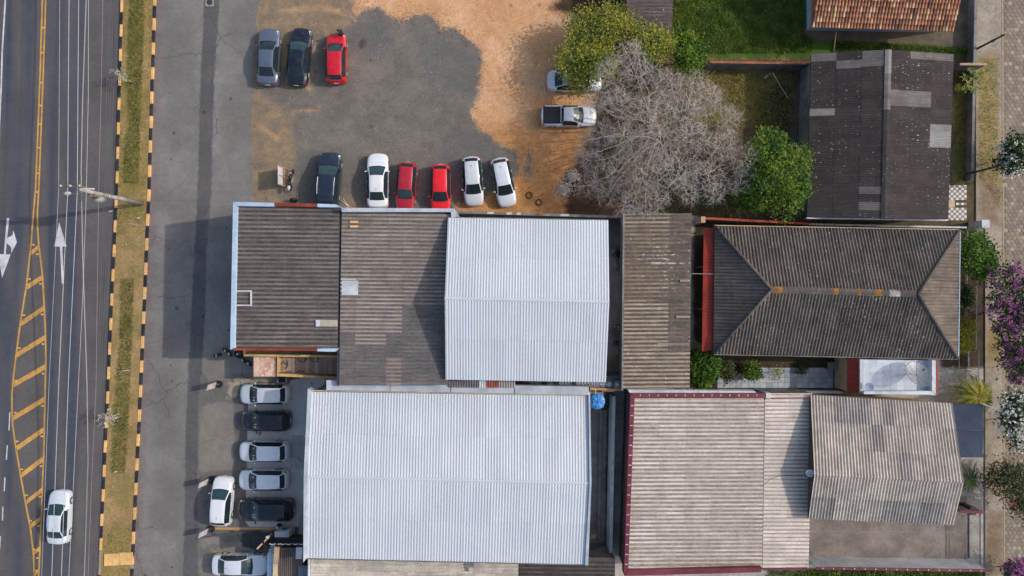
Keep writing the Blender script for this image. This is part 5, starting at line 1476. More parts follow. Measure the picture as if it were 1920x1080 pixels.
# notice board on an orange frame
loc = P(534, 334); nb = thing('notice_board', loc, 'upright white-edged board on an orange frame next to the motorcycle', 'sign')
m_or = plain('orange_frame_paint', S(196, 128, 72), .6, .15, 5)
x0 = loc.x-.02; y0, y1 = loc.y-.76, loc.y+.80
MB().box(x0-.03, x0, y0, y1, .35, 1.75).build('board', m_wall_w, nb)
for y in (y0+.03, y1-.03, (y0+y1)/2):
    MB().tube((x0+.35, y, .0), (x0+.04, y, 1.6), .025, n=5).build('strut', m_or, nb); MB().tube((x0+.02, y, 0), (x0+.02, y, .36), .025, n=5).build('leg', m_or, nb)
MB().tube((x0+.22, y0, .7), (x0+.22, y1, .7), .022, n=5).build('brace', m_or, nb); MB().tube((x0+.35, y0, .04), (x0+.35, y1, .04), .022, n=5).build('brace', m_or, nb)

# pavement signs standing in tyres
m_pink = plain('faded_pink_panel', S(176, 162, 160), .7, .2, 6)
for k, (bx, by, lb) in enumerate(((412, 720, 'faded pink sign standing in a tyre near the shop corner'), (397, 899, 'faded pink sign in a tyre at the nose of the white hatchback'), (397, 991, 'faded pink sign in a tyre behind the white hatchback'))):
    c = P(bx, by); s = thing('pavement_sign', c, lb, 'sign', 'signs standing in tyres')
    MB().torus((c.x, c.y, .11), .22, .10, 'z', 20, 8).build('tyre_base', m_rubber, s, smooth=True)
    MB().tube((c.x, c.y, .02), (c.x-.03, c.y, .9), .03, n=6).build('post', m_steel, s)
    mb = MB(); a = math.radians(18); d = Vector((math.sin(a), math.cos(a), 0))*.27
    cc = Vector((c.x-.05, c.y, 0)); t = Vector((-.40, -.12, 0))
    p = [cc+d+Vector((0, 0, .75)), cc-d+Vector((0, 0, .75)), cc-d*.9+t+Vector((0, 0, 1.55)), cc+d*.9+t+Vector((0, 0, 1.55))]
    nn = (p[1]-p[0]).cross(p[3]-p[0]).normalized()*.02
    mb.face(p); mb.face([q+nn for q in p][::-1])
    for i in range(4): j = (i+1) % 4; mb.face([p[i], p[i]+nn, p[j]+nn, p[j]])
    mb.build('panel', m_pink, s)
    for q in range(4):
        u0 = .2+q*.16; a0 = p[0].lerp(p[1], u0).lerp(p[3].lerp(p[2], u0), .45); a1 = p[0].lerp(p[1], u0+.11).lerp(p[3].lerp(p[2], u0+.11), .45)
        b0 = p[0].lerp(p[1], u0).lerp(p[3].lerp(p[2], u0), .68); b1 = p[0].lerp(p[1], u0+.11).lerp(p[3].lerp(p[2], u0+.11), .68)
        nv = nn if nn.z > 0 else -nn; off = nn*1.3 if nn.z > 0 else -nn*.3
        mm = MB(); mm.face([a0+off, a1+off, b1+off, b0+off]); mm.build('lettering', m_plate, s)

# side yard of the shop: tiled porch, planked floor, bicycles
sy = thing('side_yard', base_of([(476, 667), (632, 708)]), 'narrow ochre walled side yard with flower tiled porch roof and plank floor', 'yard')
m_plank = [layered('yard_plank_%d' % k, (S(*c), S(*(v-14 for v in c)), 1.2), grain=.15, gscale=7, bump=.2) for k, c in enumerate(((172, 150, 138), (158, 140, 130), (182, 158, 144)))]  # plank colours brightened to make up for shade on the yard floor
zf = 2.2
x0, x1 = P(520, 660, zf).x, P(632, 660, zf).x; ya, yb = P(520, 702, zf).y, P(520, 658, zf).y
MB().box(P(478, 680, zf).x, x1, ya, yb, 0, zf-.06).build('base', m_wall_ochre, sy)
for k in range(13):
    xa = x0+(x1-x0)*k/13; xb = x0+(x1-x0)*(k+1)/13-.02
    MB().box(xa, xb, ya, yb, zf-.05, zf).build('plank', random.choice(m_plank), sy)
def beam(L, z0, z1, m, nm): return cap(nm, L, z0, z1, m, sy)
beam([(457, 663.5), (632, 666.5), (632, 670.3), (457, 668)], zf, 3.4, m_wall_ochre, 'yard_wall')
beam([(456, 657), (460, 657), (460, 663), (456, 663)], zf, 3.4, m_wall_ochre, 'yard_wall')
beam([(519, 700), (632, 707), (632, 710.5), (519, 705.5)], 0, 2.9, m_wall_ochre, 'yard_wall')
beam([(519, 698), (600, 702.5), (600, 704), (519, 699.8)], zf, 2.6, m_wood, 'handrail')
for (xq, zz) in ((519.5, 2.95),):
    beam([(xq, 668.4), (xq+1.8, 668.4), (xq+1.8, 699), (xq, 699)], zf, zz, m_wall_ochre, 'yard_wall')
m_fl = []
for k, c in enumerate(((226, 188, 166), (214, 170, 150), (234, 200, 176))):
    t = NT('flower_tile_%d' % k); v = t.n('ShaderNodeTexVoronoi', Scale=3.2); t.l(t.tc.outputs['Object'], v.inputs['Vector'])
    m_fl.append(t.out(t.vary(t.mix(t.ramp(v.outputs['Distance'], .15, .55), S(236, 208, 186), S(c[0]-8, c[1]-14, c[2]-14)), .92, 1.06, 9), .5))
p0, p1 = P(475.5, 668.5, 2.7), P(518, 706, 2.7)
MB().box(p0.x+.02, p1.x-.02, p1.y+.02, p0.y-.02, 0, 2.66).build('porch_block', m_wall_cream, sy)
for i in range(4):
    for j in range(4):
        w = (p1.x-p0.x)/4; h = (p0.y-p1.y)/4
        MB().box(p0.x+w*i, p0.x+w*(i+1)-.012, p1.y+h*j, p1.y+h*(j+1)-.012, 2.665, 2.70).build('flower_tile', random.choice(m_fl), sy)
bx = thing('planter_box', P(526, 712), 'small grey box with dark opening below the ochre yard wall', 'box')
c = P(528.5, 711.5, .8); mb = MB(); o_, i_ = .42, .30
for (xa, xb, ya_, yb_) in ((-o_, o_, -.36, -.24), (-o_, o_, .24, .36), (-o_, -i_, -.238, .238), (i_, o_, -.238, .238)): mb.box(c.x+xa, c.x+xb, c.y+ya_, c.y+yb_, 0, .8)
mb.build('rim', m_wall_grey, bx); MB().box(c.x-i_+.005, c.x+i_-.005, c.y-.235, c.y+.235, .05, .55).build('inside', m_trim, bx)
def bicycle(loc, rz, lean, label):
    root = thing('bicycle', loc, label, 'bicycle', 'bicycles in the side yard'); root.rotation_euler = (lean, 0, rz)
    for x in (-.5, .5):
        mb = MB(); mb.torus((x, 0, .33), .31, .022, 'y', 22, 6); mb.build('wheel', m_rubber, root, smooth=True, local=True)
        MB().tube((x, -.04, .33), (x, .04, .33), .03, n=6).build('hub', m_steel, root, local=True)
    mb = MB(); A, B, Cc, D = (-.5, 0, .33), (-.08, 0, .30), (-.2, 0, .78), (.36, 0, .80)
    for p, q in ((A, B), (A, Cc), (B, Cc), (Cc, D), (B, D), (D, (.5, 0, .33)), (D, (.33, 0, .95))): mb.tube(p, q, .018, n=5)
    mb.build('frame', m_black, root, local=True)
    MB().path([(-.32, 0, .86), (-.2, 0, .88), (-.08, 0, .87)], [.07, .06, .025], 6).build('saddle', m_trim, root, local=True)
    MB().path([(.28, -.26, .98), (.36, -.1, .97), (.36, .1, .97), (.28, .26, .98)], .016, 5).build('handlebar', m_steel, root, local=True)
def on_yard(x, y): p = P(x, y, zf); return (p.x, p.y, zf+.01)
bicycle(on_yard(553, 695), .05, .9, 'bicycle with dark frame leaning on the south wall of the side yard')
bicycle(on_yard(579, 679), .0, -1.0, 'bicycle tucked against the north wall of the side yard')
coil = thing('cable_coil', on_yard(534, 684), 'coil of dark cable lying on the planks of the side yard', 'cable')
mb = MB(); c = Vector(on_yard(534, 684)); mb.torus(c+Vector((0, 0, .03)), .26, .015, 'z', 20, 5); mb.torus(c+Vector((-.1, -.1, .05)), .3, .015, 'z', 20, 5); mb.torus(c+Vector((.08, .22, .05)), .2, .015, 'z', 20, 5); mb.build('loop', m_rubber, coil)

# white box, tall sign mast and forecourt
wb = thing('white_cabinet', P(540, 991), 'tall white cabinet with a dark square vent north of the sign band', 'cabinet')
a = P(527, 985); b = P(553.5, 985); h = 1.75; dep = .46
MB().box(a.x, b.x, a.y-dep, a.y, 0, h).build('cabinet_body', m_wall_w, wb, bevel=.015)
MB().box(a.x+.42, a.x+.78, a.y+.001, a.y+.02, .8, 1.15).build('vent', m_trim, wb)
mast = thing('sign_mast', P(524, 986), 'tall slim tan sign mast standing beside the white cabinet', 'sign')
c = P(524, 986); MB().tube((c.x, c.y, 0), (c.x, c.y, 5.6), .08, .07, n=10).build('pole', m_tan, mast, smooth=True)
MB().tube((c.x, c.y, 0), (c.x, c.y, .25), .25, .2, n=12).build('base', m_trim, mast)
for k in range(4): MB().tube((c.x+.05, c.y+.11, .8+k*1.2), (c.x+.05, c.y+.11, .95+k*1.2), .13, n=8).build('band', m_trim if k % 2 else m_wall_w, mast)
MB().box(c.x-.03, c.x+.03, c.y-1.2, c.y-.12, 2.7, 4.0).build('panel', m_trim, mast)
MB().tube((c.x, c.y-.1, 3.9), (c.x, c.y-1.25, 3.9), .03, n=5).build('arm', m_steel, mast)

# satellite dishes
def mesh_dish(c, R, depth, normal, label):
    root = thing('satellite_dish', (c.x, c.y, c.z-1.2), label, 'dish')
    t = NT('dish_mesh'); tr = t.n('ShaderNodeBsdfTransparent'); mx = t.n('ShaderNodeMixShader'); mx.inputs[0].default_value = .62
    t.out(S(150, 150, 154), .5, .3)
    t.l(tr.outputs[0], mx.inputs[1]); t.l(t.b.outputs[0], mx.inputs[2]); t.l(mx.outputs[0], t.t.nodes['Material Output'].inputs['Surface'])
    q = Vector(normal).to_track_quat('Z', 'Y')
    def pt(r, a): return c+q @ Vector((r*math.cos(a), r*math.sin(a), depth*(r/R)**2))
    for k in range(8):
        mb = MB(); a0 = 2*math.pi*k/8
        for i in range(5):
            for j in range(3):
                mb.face([pt(R*i/5+.01, a0+j*math.pi/12), pt(R*(i+1)/5, a0+j*math.pi/12), pt(R*(i+1)/5, a0+(j+1)*math.pi/12), pt(R*i/5+.01, a0+(j+1)*math.pi/12)])
        mb.build('mesh_panel', t.m, root, smooth=True)
        MB().path([pt(R*i/5, a0)+q @ Vector((0, 0, .01)) for i in range(6)], .016, 4).build('rib', m_steel, root)
    MB().path([pt(R, 2*math.pi*k/32) for k in range(33)], .018, 4).build('rim', m_steel, root)
    f = c+q @ Vector((0, 0, R*.8))
    for k in range(3): MB().tube(pt(R*.7, 2*math.pi*k/3), f, .012, n=4).build('strut', m_steel, root)
    MB().tube(f, f+q @ Vector((0, 0, .12)), .07, n=8).build('feed', m_trim, root)
    MB().tube((c.x, c.y, c.z-1.25), (c.x, c.y, c.z), .05, n=6).build('mast', m_steel, root)
cd = P(1719, 704, 4.3); mesh_dish(cd, 1.08, .28, (.15, .65, .9), 'large grey mesh satellite dish standing on the white terrace')
def small_dish(c, R, nrm, label, arm):
    root = thing('satellite_dish', arm, label, 'dish'); q = Vector(nrm).to_track_quat('Z', 'Y'); mb = MB()
    def pt(r, a): return c+q @ Vector((r*math.cos(a), r*1.1*math.sin(a), .18*R*(r/R)**2))
    for i in range(4):
        for j in range(18):
            mb.face([pt(R*i/4+.005, j*math.pi/9), pt(R*(i+1)/4, j*math.pi/9), pt(R*(i+1)/4, (j+1)*math.pi/9), pt(R*i/4+.005, (j+1)*math.pi/9)])
    mb.build('reflector', plain('dish_blue_grey', S(156, 172, 192), .4, .05, 4), root, smooth=True)
    f = c+q @ Vector((0, 0, R)); MB().tube(c+q @ Vector((0, -R, .0)), f, .015, n=5).build('feed_arm', m_steel, root); MB().tube(f, f+Vector((0, 0, .1)), .04, n=6).build('feed', m_trim, root)
    MB().path([Vector(arm), Vector((arm[0], arm[1], c.z-.1)), c], .02, 5).build('bracket', m_steel, root)
c = P(1630, 725.5, 3.9); small_dish(c, .32, (-.3, .3, 1), 'small blue-grey dish at the corner of the white terrace', (c.x-.1, c.y-.1, 3.2))
c = P(1519, 887, 5.1); small_dish(c, .3, (-.4, -.2, 1), 'small pale dish on the west gable of the striped roof', (c.x+.15, c.y, 4.7))
MB_c = MB(); MB_c.path([P(1431, 910, 4.35), P(1445, 898, 4.25), P(1460, 893, 4.1), P(1485, 891, 4.0), P(1515, 889, 5.0)], .018, 4)
o = MB_c.build('dish_cable', m_trim); tag(o, 'thin black cable from the small gable dish across the link roof', 'cable')
# ------------------------------------------------------------------ vegetation
def leaf_mat(name, a, b, c=None, trans=.25):
    t = NT(name); ge = t.n('ShaderNodeNewGeometry')
    col = t.mix(ge.outputs['Random Per Island'], a, b)
    col = t.mix(t.ramp(t.noise(.9, 3, .6), .42, .62), col, c or b)
    col = t.vary(col, .75, 1.2, 2.5, 2)
    t.out(col, .55, spec=.3)
    tb = t.n('ShaderNodeBsdfTranslucent'); t.l(col, tb.inputs['Color']); mx = t.n('ShaderNodeMixShader'); mx.inputs[0].default_value = trans
    t.l(t.b.outputs[0], mx.inputs[1]); t.l(tb.outputs[0], mx.inputs[2]); t.l(mx.outputs[0], t.t.nodes['Material Output'].inputs['Surface'])
    return t.m
def quads_mesh(name, C, U, V, m, parent, mi=None, mats=None):
    """rhombic leaves: centre, half axes"""
    n = len(C); v = np.empty((n, 4, 3)); v[:, 0] = C-U; v[:, 1] = C+V; v[:, 2] = C+U; v[:, 3] = C-V
    me = bpy.data.meshes.new(name); me.vertices.add(4*n); me.vertices.foreach_set('co', v.ravel())
    me.loops.add(4*n); me.loops.foreach_set('vertex_index', np.arange(4*n, dtype=np.int32))
    me.polygons.add(n); me.polygons.foreach_set('loop_start', np.arange(0, 4*n, 4, dtype=np.int32)); me.polygons.foreach_set('loop_total', np.full(n, 4, dtype=np.int32))
    if mi is not None: me.polygons.foreach_set('material_index', mi.astype(np.int32))
    me.update(calc_edges=True)
    return put(name, me, mats or m, parent)
def leaf_axes(n, size, asp, flat):
    nrm = rng.normal(size=(n, 3)); nrm[:, 2] = np.abs(nrm[:, 2])+flat; nrm /= np.linalg.norm(nrm, axis=1, keepdims=True)
    a = rng.normal(size=(n, 3)); a -= nrm*(a*nrm).sum(1, keepdims=True); a /= np.linalg.norm(a, axis=1, keepdims=True)
    b = np.cross(nrm, a); s = size*rng.uniform(.6, 1.4, (n, 1))
    return a*s, b*s*asp
def clumps(blobs, n, per, spread, seed_shell=.75):
    w = np.array([bx[1][0]*bx[1][1]*bx[1][2] for bx in blobs])**(2/3.); w = w/w.sum()
    out = []
    for k in rng.choice(len(blobs), n, p=w):
        c, r = np.array(blobs[k][0]), np.array(blobs[k][1])
        d = rng.normal(size=3); d /= np.linalg.norm(d)
        if d[2] < -.25: d[2] *= -.5
        rad = 1-(1-seed_shell)*rng.random()**.6*1.4
        q = c+d*r*max(.15, rad)*(1+.12*rng.normal())
        sp = spread*rng.uniform(.6, 1.5)
        out.append(q+rng.normal(size=(int(per*rng.uniform(.5, 1.5)), 3))*sp*np.array([1, 1, .7]))
    return np.concatenate(out)
def tree(name, base, blobs, n, per, size, m, label, cat='tree', bark=None, spread=.28, asp=.55, flat=.6, group=None, trunk_r=.16, flowers=None, limbs=True, shell=.72):
    root = thing(name, base, label, cat, group)
    tb = MB(); b = Vector(base)
    top = Vector((sum(x[0][0] for x in blobs)/len(blobs), sum(x[0][1] for x in blobs)/len(blobs), sum(x[0][2] for x in blobs)/len(blobs)))
    fork = b.lerp(top, .5); fork.x = b.x+(top.x-b.x)*.3; fork.y = b.y+(top.y-b.y)*.3
    tb.path([b, b.lerp(fork, .5)+Vector((.04, -.03, 0)), fork], [trunk_r, trunk_r*.8, trunk_r*.65], 8)
    tr = tb.build('trunk', bark or m_bark, root, smooth=True)
    lb = MB()
    for (c, r) in blobs:
        for _ in range(3):
            e = Vector(c)+Vector((random.uniform(-.6, .6)*r[0], random.uniform(-.6, .6)*r[1], random.uniform(-.1, .6)*r[2]))
            mid = fork.lerp(e, .5)+Vector((random.uniform(-.2, .2), random.uniform(-.2, .2), .15))
            lb.path([fork, mid, e], [trunk_r*.5, trunk_r*.3, .015], 5)
    lb.build('limbs', bark or m_bark, tr, smooth=True)
    C = clumps(blobs, n, per, spread, shell); C[:, 2] = np.maximum(C[:, 2], .05)
    U, V = leaf_axes(len(C), size, asp, flat)
    quads_mesh('crown', C, U, V, m, root)
    if flowers:
        fm, nf, fs, fper = flowers
        F = clumps([(c, tuple(v*1.03 for v in r)) for c, r in blobs], nf, fper, .09, .95)
        U, V = leaf_axes(len(F), fs, .8, .9); quads_mesh('blossom', F, U, V, fm, root)
    return root
m_bark = layered('bark', (S(112, 96, 82), S(84, 72, 62), 3), grain=.2, gscale=8, bump=.4)
m_twig = layered('pale_twig', (S(220, 209, 200), S(188, 176, 167), .8), grain=.12, gscale=6, bump=0)
lf_yg = leaf_mat('leaf_yellow_green', S(130, 136, 52), S(176, 170, 66), S(110, 122, 52))
lf_green = leaf_mat('leaf_mid_green', S(74, 108, 38), S(106, 140, 42), S(60, 94, 34))
lf_bright = leaf_mat('leaf_bright_green', S(76, 110, 34), S(128, 150, 44), S(58, 92, 30))
lf_dark = leaf_mat('leaf_dark_green', S(44, 70, 34), S(62, 90, 42), S(38, 62, 34))
lf_lime = leaf_mat('leaf_lime', S(160, 158, 52), S(178, 170, 64), S(136, 138, 48))
lf_olive = leaf_mat('leaf_olive', S(86, 92, 58), S(108, 104, 62), S(70, 78, 48))
fl_white = leaf_mat('petal_white', S(228, 226, 216), S(206, 204, 192), trans=.15)
fl_purple = leaf_mat('petal_purple', S(150, 62, 136), S(178, 96, 160), S(120, 46, 112), trans=.15)
fl_pink = leaf_mat('petal_pink', S(176, 104, 162), S(156, 84, 142), trans=.15)
fl_red = leaf_mat('petal_red', S(206, 60, 90), S(186, 50, 70), trans=.1)
fl_orange = leaf_mat('leaf_autumn', S(168, 112, 50), S(140, 92, 44), trans=.2)

def blob(px, py, z, rx, ry, rz):
    """crown lobe: photo pixels of its outline centre at height z, radii in photo pixels and metres"""
    p = P(px, py, z); k = (CAM_H-z)/FPX
    return ((p.x, p.y, z), (rx*k, ry*k, rz))
def gp(px, py, z=0): p = P(px, py); return (p.x, p.y, z)

tree('broadleaf_tree', gp(1150, 110), [blob(1105, 60, 2.9, 50, 44, 1.1), blob(1075, 115, 2.7, 38, 40, 1.0), blob(1150, 45, 3.1, 48, 38, 1.1), blob(1220, 82, 3.6, 50, 36, .9), blob(1125, 118, 3.0, 42, 36, 1.0), blob(1085, 158, 2.4, 26, 20, .6)],
     640, 24, .095, lf_yg, 'yellow-green broadleaf tree spreading over the silver car and the shed', spread=.34, flat=.9, shell=.6)
tree('broadleaf_tree', gp(1278, 120), [blob(1292, 105, 2.6, 28, 42, 1.4), blob(1275, 80, 2.4, 18, 24, 1.1)], 300, 26, .09, lf_bright, 'small bright green tree between the shed and the lawn', spread=.25)
tree('broadleaf_tree', gp(1445, 320), [blob(1440, 285, 4.2, 44, 44, 1.6), blob(1482, 320, 3.8, 42, 48, 1.6), blob(1430, 345, 3.6, 46, 44, 1.4), blob(1465, 370, 3.2, 40, 34, 1.2), blob(1455, 325, 5.0, 38, 38, 1.2), blob(1400, 372, 2.2, 28, 20, .9), blob(1485, 355, 4.4, 26, 26, .9), blob(1425, 310, 4.6, 24, 24, .9)],
     640, 36, .095, lf_bright, 'dense round green tree beside the dark gabled house', spread=.25, flat=.8, trunk_r=.22, shell=.8)

# ---- the leafless tree: branches grown by space colonisation
def tri_tubes(name, A, B, ra, rb, m, parent):
    """many thin three-sided twigs as one mesh"""
    A, B, ra, rb = map(np.asarray, (A, B, ra, rb)); n = len(A)
    d = B-A; d /= np.linalg.norm(d, axis=1, keepdims=True)+1e-9
    h = np.where(np.abs(d[:, 2:3]) < .9, np.array([[0, 0, 1.]]), np.array([[1., 0, 0]]))
    u = np.cross(d, h); u /= np.linalg.norm(u, axis=1, keepdims=True)+1e-9; v = np.cross(d, u)
    V = np.empty((n, 6, 3))
    for k in range(3):
        t = 2*math.pi*k/3; o = u*math.cos(t)+v*math.sin(t)
        V[:, k] = A+o*ra[:, None]; V[:, 3+k] = B+o*rb[:, None]
    base = (np.arange(n)*6)[:, None, None]
    F = (base+np.array([[[0, 1, 4, 3], [1, 2, 5, 4], [2, 0, 3, 5]]])).reshape(-1).astype(np.int32)
    me = bpy.data.meshes.new(name); me.vertices.add(6*n); me.vertices.foreach_set('co', V.ravel())
    me.loops.add(len(F)); me.loops.foreach_set('vertex_index', F); nf = len(F)//4
    me.polygons.add(nf); me.polygons.foreach_set('loop_start', np.arange(0, 4*nf, 4, dtype=np.int32)); me.polygons.foreach_set('loop_total', np.full(nf, 4, dtype=np.int32))
    me.update(calc_edges=True); return put(name, me, m, parent)
def bare_tree(base, lobes, nattr, label):
    root = thing('leafless_tree', base, label, 'tree')
    r2 = np.random.default_rng(11)
    w = np.array([l[1][0]*l[1][1] for l in lobes]); w /= w.sum(); A = []
    while len(A) < nattr:
        c, r = lobes[r2.choice(len(lobes), p=w)]; d = r2.uniform(-1, 1, 3)
        if d @ d > 1: continue
        A.append(np.array(c)+d*np.array(r))
    A = np.array(A); b = np.array(base); nodes = [b, b+np.array([.05, .03, .5])]; par = [-1, 0]; step = .30
    for (c, r) in lobes:
        f = nodes[1]; tgt = np.array(c)-np.array([0, 0, r[2]*.7]); mid = f*.45+tgt*.55; mid[2] = f[2]+(tgt[2]-f[2])*.18
        ns = max(4, int((np.linalg.norm(mid-f)+np.linalg.norm(tgt-mid))/step)); prev = 1; wob = r2.normal(size=2)*.35
        for q in range(1, ns+1):
            t = q/ns; p = f*(1-t)**2+2*mid*t*(1-t)+tgt*t*t+np.array([wob[0], wob[1], 0])*math.sin(t*math.pi*2)*.6+r2.normal(size=3)*.03
            nodes.append(p); par.append(prev); prev = len(nodes)-1
    near = np.zeros(len(A), int); dist = np.full(len(A), 1e9)
    def upd(i0):
        for i in range(i0, len(nodes)):
            d = np.linalg.norm(A-nodes[i], axis=1); m_ = d < dist; dist[m_] = d[m_]; near[m_] = i
    upd(0); alive = np.ones(len(A), bool)
    for it in range(60):
        act = alive & (dist < 2.6)
        if not act.any() or len(nodes) > 9500: break
        i0 = len(nodes)
        for nd in np.unique(near[act]):
            s_ = act & (near == nd); v = A[s_]-nodes[nd]; v /= np.linalg.norm(v, axis=1, keepdims=True)+1e-9
            d = v.mean(0)+r2.normal(size=3)*.2+np.array([0, 0, .12]); d /= np.linalg.norm(d)+1e-9
            nodes.append(nodes[nd]+d*step*.9); par.append(int(nd))
        upd(i0); alive &= dist > .30
    nn = len(nodes); child = [0]*nn; wgt = np.zeros(nn)
    for i in range(nn-1, 0, -1):
        if child[i] == 0: wgt[i] = 1
        child[par[i]] += 1; wgt[par[i]] += wgt[i]
    rad = .0095*np.maximum(1, wgt)**.43
    N = np.array(nodes); mt = MB(); TA, TB, RA, RB = [], [], [], []
    def tw(a, c, r0, r1): TA.append(a); TB.append(c); RA.append(r0); RB.append(r1)
    for i in range(1, nn):
        p = par[i]
        if wgt[i] > 14: mt.tube(N[p], N[i], float(rad[i])*1.05, float(rad[i]), n=6, caps=False)
        else: tw(N[p], N[i], float(rad[i])*1.1, float(rad[i]))
        if wgt[i] < 5:
            d0 = N[i]-N[p]; d0 /= np.linalg.norm(d0)+1e-9
            for _ in range(6 if child[i] == 0 else 3):
                d = d0*.9+r2.normal(size=3)*.6+np.array([0, 0, .22]); d /= np.linalg.norm(d); L = r2.uniform(.35, .8); q = N[i]; r0 = .0068
                for sgm in range(3):
                    e = q+d*L/3; tw(q, e, r0, r0*.8); r0 *= .8
                    if r2.random() < .5:
                        dd = d+r2.normal(size=3)*.6; dd /= np.linalg.norm(dd); tw(e, e+dd*L*.35, r0*.9, r0*.6)
                    d = d+r2.normal(size=3)*.22; d /= np.linalg.norm(d); q = e
    mt.build('trunk', layered('grey_bark', (S(158, 146, 136), S(132, 120, 111), 1.5), grain=.2, bump=0), root, smooth=True)
    tri_tubes('crown', TA, TB, RA, RB, m_twig, root)['kind'] = 'stuff'
    return root
_lobes = []
for (x, y, z, r) in ((1180, 100, 5.6, 30), (1150, 140, 5.2, 36), (1205, 140, 6.3, 38), (1250, 165, 6.6, 36), (1120, 190, 4.2, 30), (1165, 195, 5.8, 36), (1215, 205, 6.8, 38), (1275, 205, 6.8, 38), (1325, 190, 6.0, 34), (1365, 225, 5.6, 34), (1130, 250, 4.4, 34), (1180, 260, 5.8, 40), (1240, 262, 7.0, 40), (1300, 255, 6.9, 40), (1350, 275, 6.2, 38), (1392, 300, 4.8, 32),
                     (1110, 300, 3.4, 30), (1160, 320, 4.8, 38), (1215, 322, 6.0, 40), (1272, 318, 6.4, 40), (1330, 325, 5.6, 36), (1385, 340, 4.2, 28), (1140, 362, 3.6, 30), (1190, 376, 4.2, 34), (1232, 372, 4.6, 28), (1290, 362, 4.8, 30), (1340, 362, 4.4, 24), (1100, 262, 3.0, 22), (1310, 160, 5.2, 26), (1092, 292, 2.6, 18), (1105, 345, 3.0, 24), (1215, 396, 3.9, 22), (1405, 318, 4.4, 20), (1170, 392, 3.6, 18)):
    _k = .72+.26*((x*7+y*13) % 17)/17; _lobes.append(blob(x, y, z, r*_k, r*_k, .9))
bare_tree(gp(1235, 245), _lobes, 5600, 'large leafless grey tree with a dense crown of bare twigs')

# ---- grass
def in_poly(n, polys):
    ar = []
    W = [[tuple(P(*q)[:2]) for q in p] for p in polys]
    for w in W: ar.append(abs(sum(w[i][0]*w[(i+1) % len(w)][1]-w[(i+1) % len(w)][0]*w[i][1] for i in range(len(w))))/2)
    out = []
    for w, a in zip(W, ar):
        m_ = int(n*a/sum(ar)); xs = [p[0] for p in w]; ys = [p[1] for p in w]; got = 0
        while got < m_:
            q = np.c_[rng.uniform(min(xs), max(xs), m_*2), rng.uniform(min(ys), max(ys), m_*2)]
            q = q[sdist(q, w) > 0][:m_-got]; out.append(q); got += len(q)
    return np.concatenate(out)
def grass(name, polys, n, h, w, z, m, label, lean=.8, cat='grass'):
    q = in_poly(n, polys); n = len(q)
    base = np.c_[q, np.full(n, z)]
    a = rng.uniform(0, 2*np.pi, n); d = np.c_[np.cos(a), np.sin(a), np.zeros(n)]
    hh = h*rng.uniform(.5, 1.4, (n, 1))*(.7+.6*np.array([[mnoise.noise(Vector((x*.9, y*.9, 1)))*.5+.5] for x, y in q]))
    tip = d*hh*lean*rng.uniform(.3, 1.2, (n, 1))+np.c_[np.zeros((n, 2)), np.ones(n)]*hh*.8
    C = base+tip*.5; U = tip*.5; V = np.c_[-np.sin(a), np.cos(a), np.zeros(n)]*w*rng.uniform(.6, 1.4, (n, 1))
    o = quads_mesh(name, C, U, V, m, None)
    return tag(o, label, cat, kind='stuff')
gr_med = leaf_mat('grass_median', S(162, 154, 76), S(136, 142, 62), S(180, 160, 98), .2)
gr_tall = leaf_mat('grass_median_tall', S(112, 120, 56), S(142, 140, 76), S(90, 106, 48), .25)
gr_lawn = leaf_mat('grass_lawn', S(108, 130, 56), S(132, 148, 66), S(88, 112, 46), .28)
gr_dry = leaf_mat('grass_dry', S(176, 162, 100), S(140, 136, 70), S(154, 134, 84), .25)
med_poly = [(kerb_l(y)+6, y) for y in range(-20, 1041, 40)] + [(kerb_r(y)-1, y) for y in range(1040, -21, -40)]
def med(y0, y1): 
    ys_ = np.linspace(y0, y1, 8); return [(kerb_l(y)+6, y) for y in ys_]+[(kerb_r(y)-1, y) for y in ys_[::-1]]
grass('median_grass', [med(-20, 440), med(985, 1036), [(194, 1066), (244, 1064), (240, 1110), (190, 1110)]], 17000, .08, .022, .09, gr_med, 'short green and yellow grass on the upper median strip')
grass('median_dry_grass', [med(440, 985)], 7000, .06, .018, .09, leaf_mat('grass_median_dry', S(178, 154, 104), S(150, 138, 82), S(190, 160, 112), .2), 'thin dried grass on the lower median strip')
grass('median_tall_grass', [[(244, -10), (273, -10), (269, 130), (264, 250), (262, 345), (232, 342), (236, 260), (243, 240), (240, 150)], [(228, 522), (253, 522), (249, 640), (244, 760), (240, 840), (236, 888), (210, 885), (216, 760), (226, 640)]], 13000, .15, .022, .09, gr_tall, 'darker tufted grass in two strips along the middle of the median')
grass('lawn_grass', [[(1264, -60), (1500, -60), (1508, 60), (1530, 78), (1520, 98), (1322, 100), (1264, 100)], [(1560, 76), (1830, 92), (1830, 100), (1560, 98)]], 34000, .20, .03, 0, gr_lawn, 'bright green lawn between the shed and the clay tiled house')
grass('dry_grass', [[(1305, 113), (1500, 113), (1488, 160), (1480, 240), (1300, 240)], [(1790, 120), (1826, 112), (1824, 330), (1792, 345)]], 15000, .2, .028, 0, gr_dry, 'dry straw-coloured grass in the yards beside the dark gabled house')
grass('verge_weeds', [[(1835, 110), (1872, 110), (1876, 400), (1835, 330)]], 1100, .10, .03, .1, gr_dry, 'sparse dry weeds growing through the east pavement')
grass('undergrowth', [[(1110, 120), (1180, 90), (1320, 200), (1400, 330), (1390, 400), (1180, 398), (1120, 330)]], 9000, .22, .03, 0, leaf_mat('undergrowth_leaf', S(92, 114, 50), S(120, 122, 66), S(112, 92, 62)), 'low weeds and litter under the leafless tree')
grass('border_plants', [[(1440, 1068), (1840, 1068), (1840, 1120), (1440, 1120)]], 7000, .35, .04, 0, gr_lawn, 'leafy green border south of the white boundary wall')

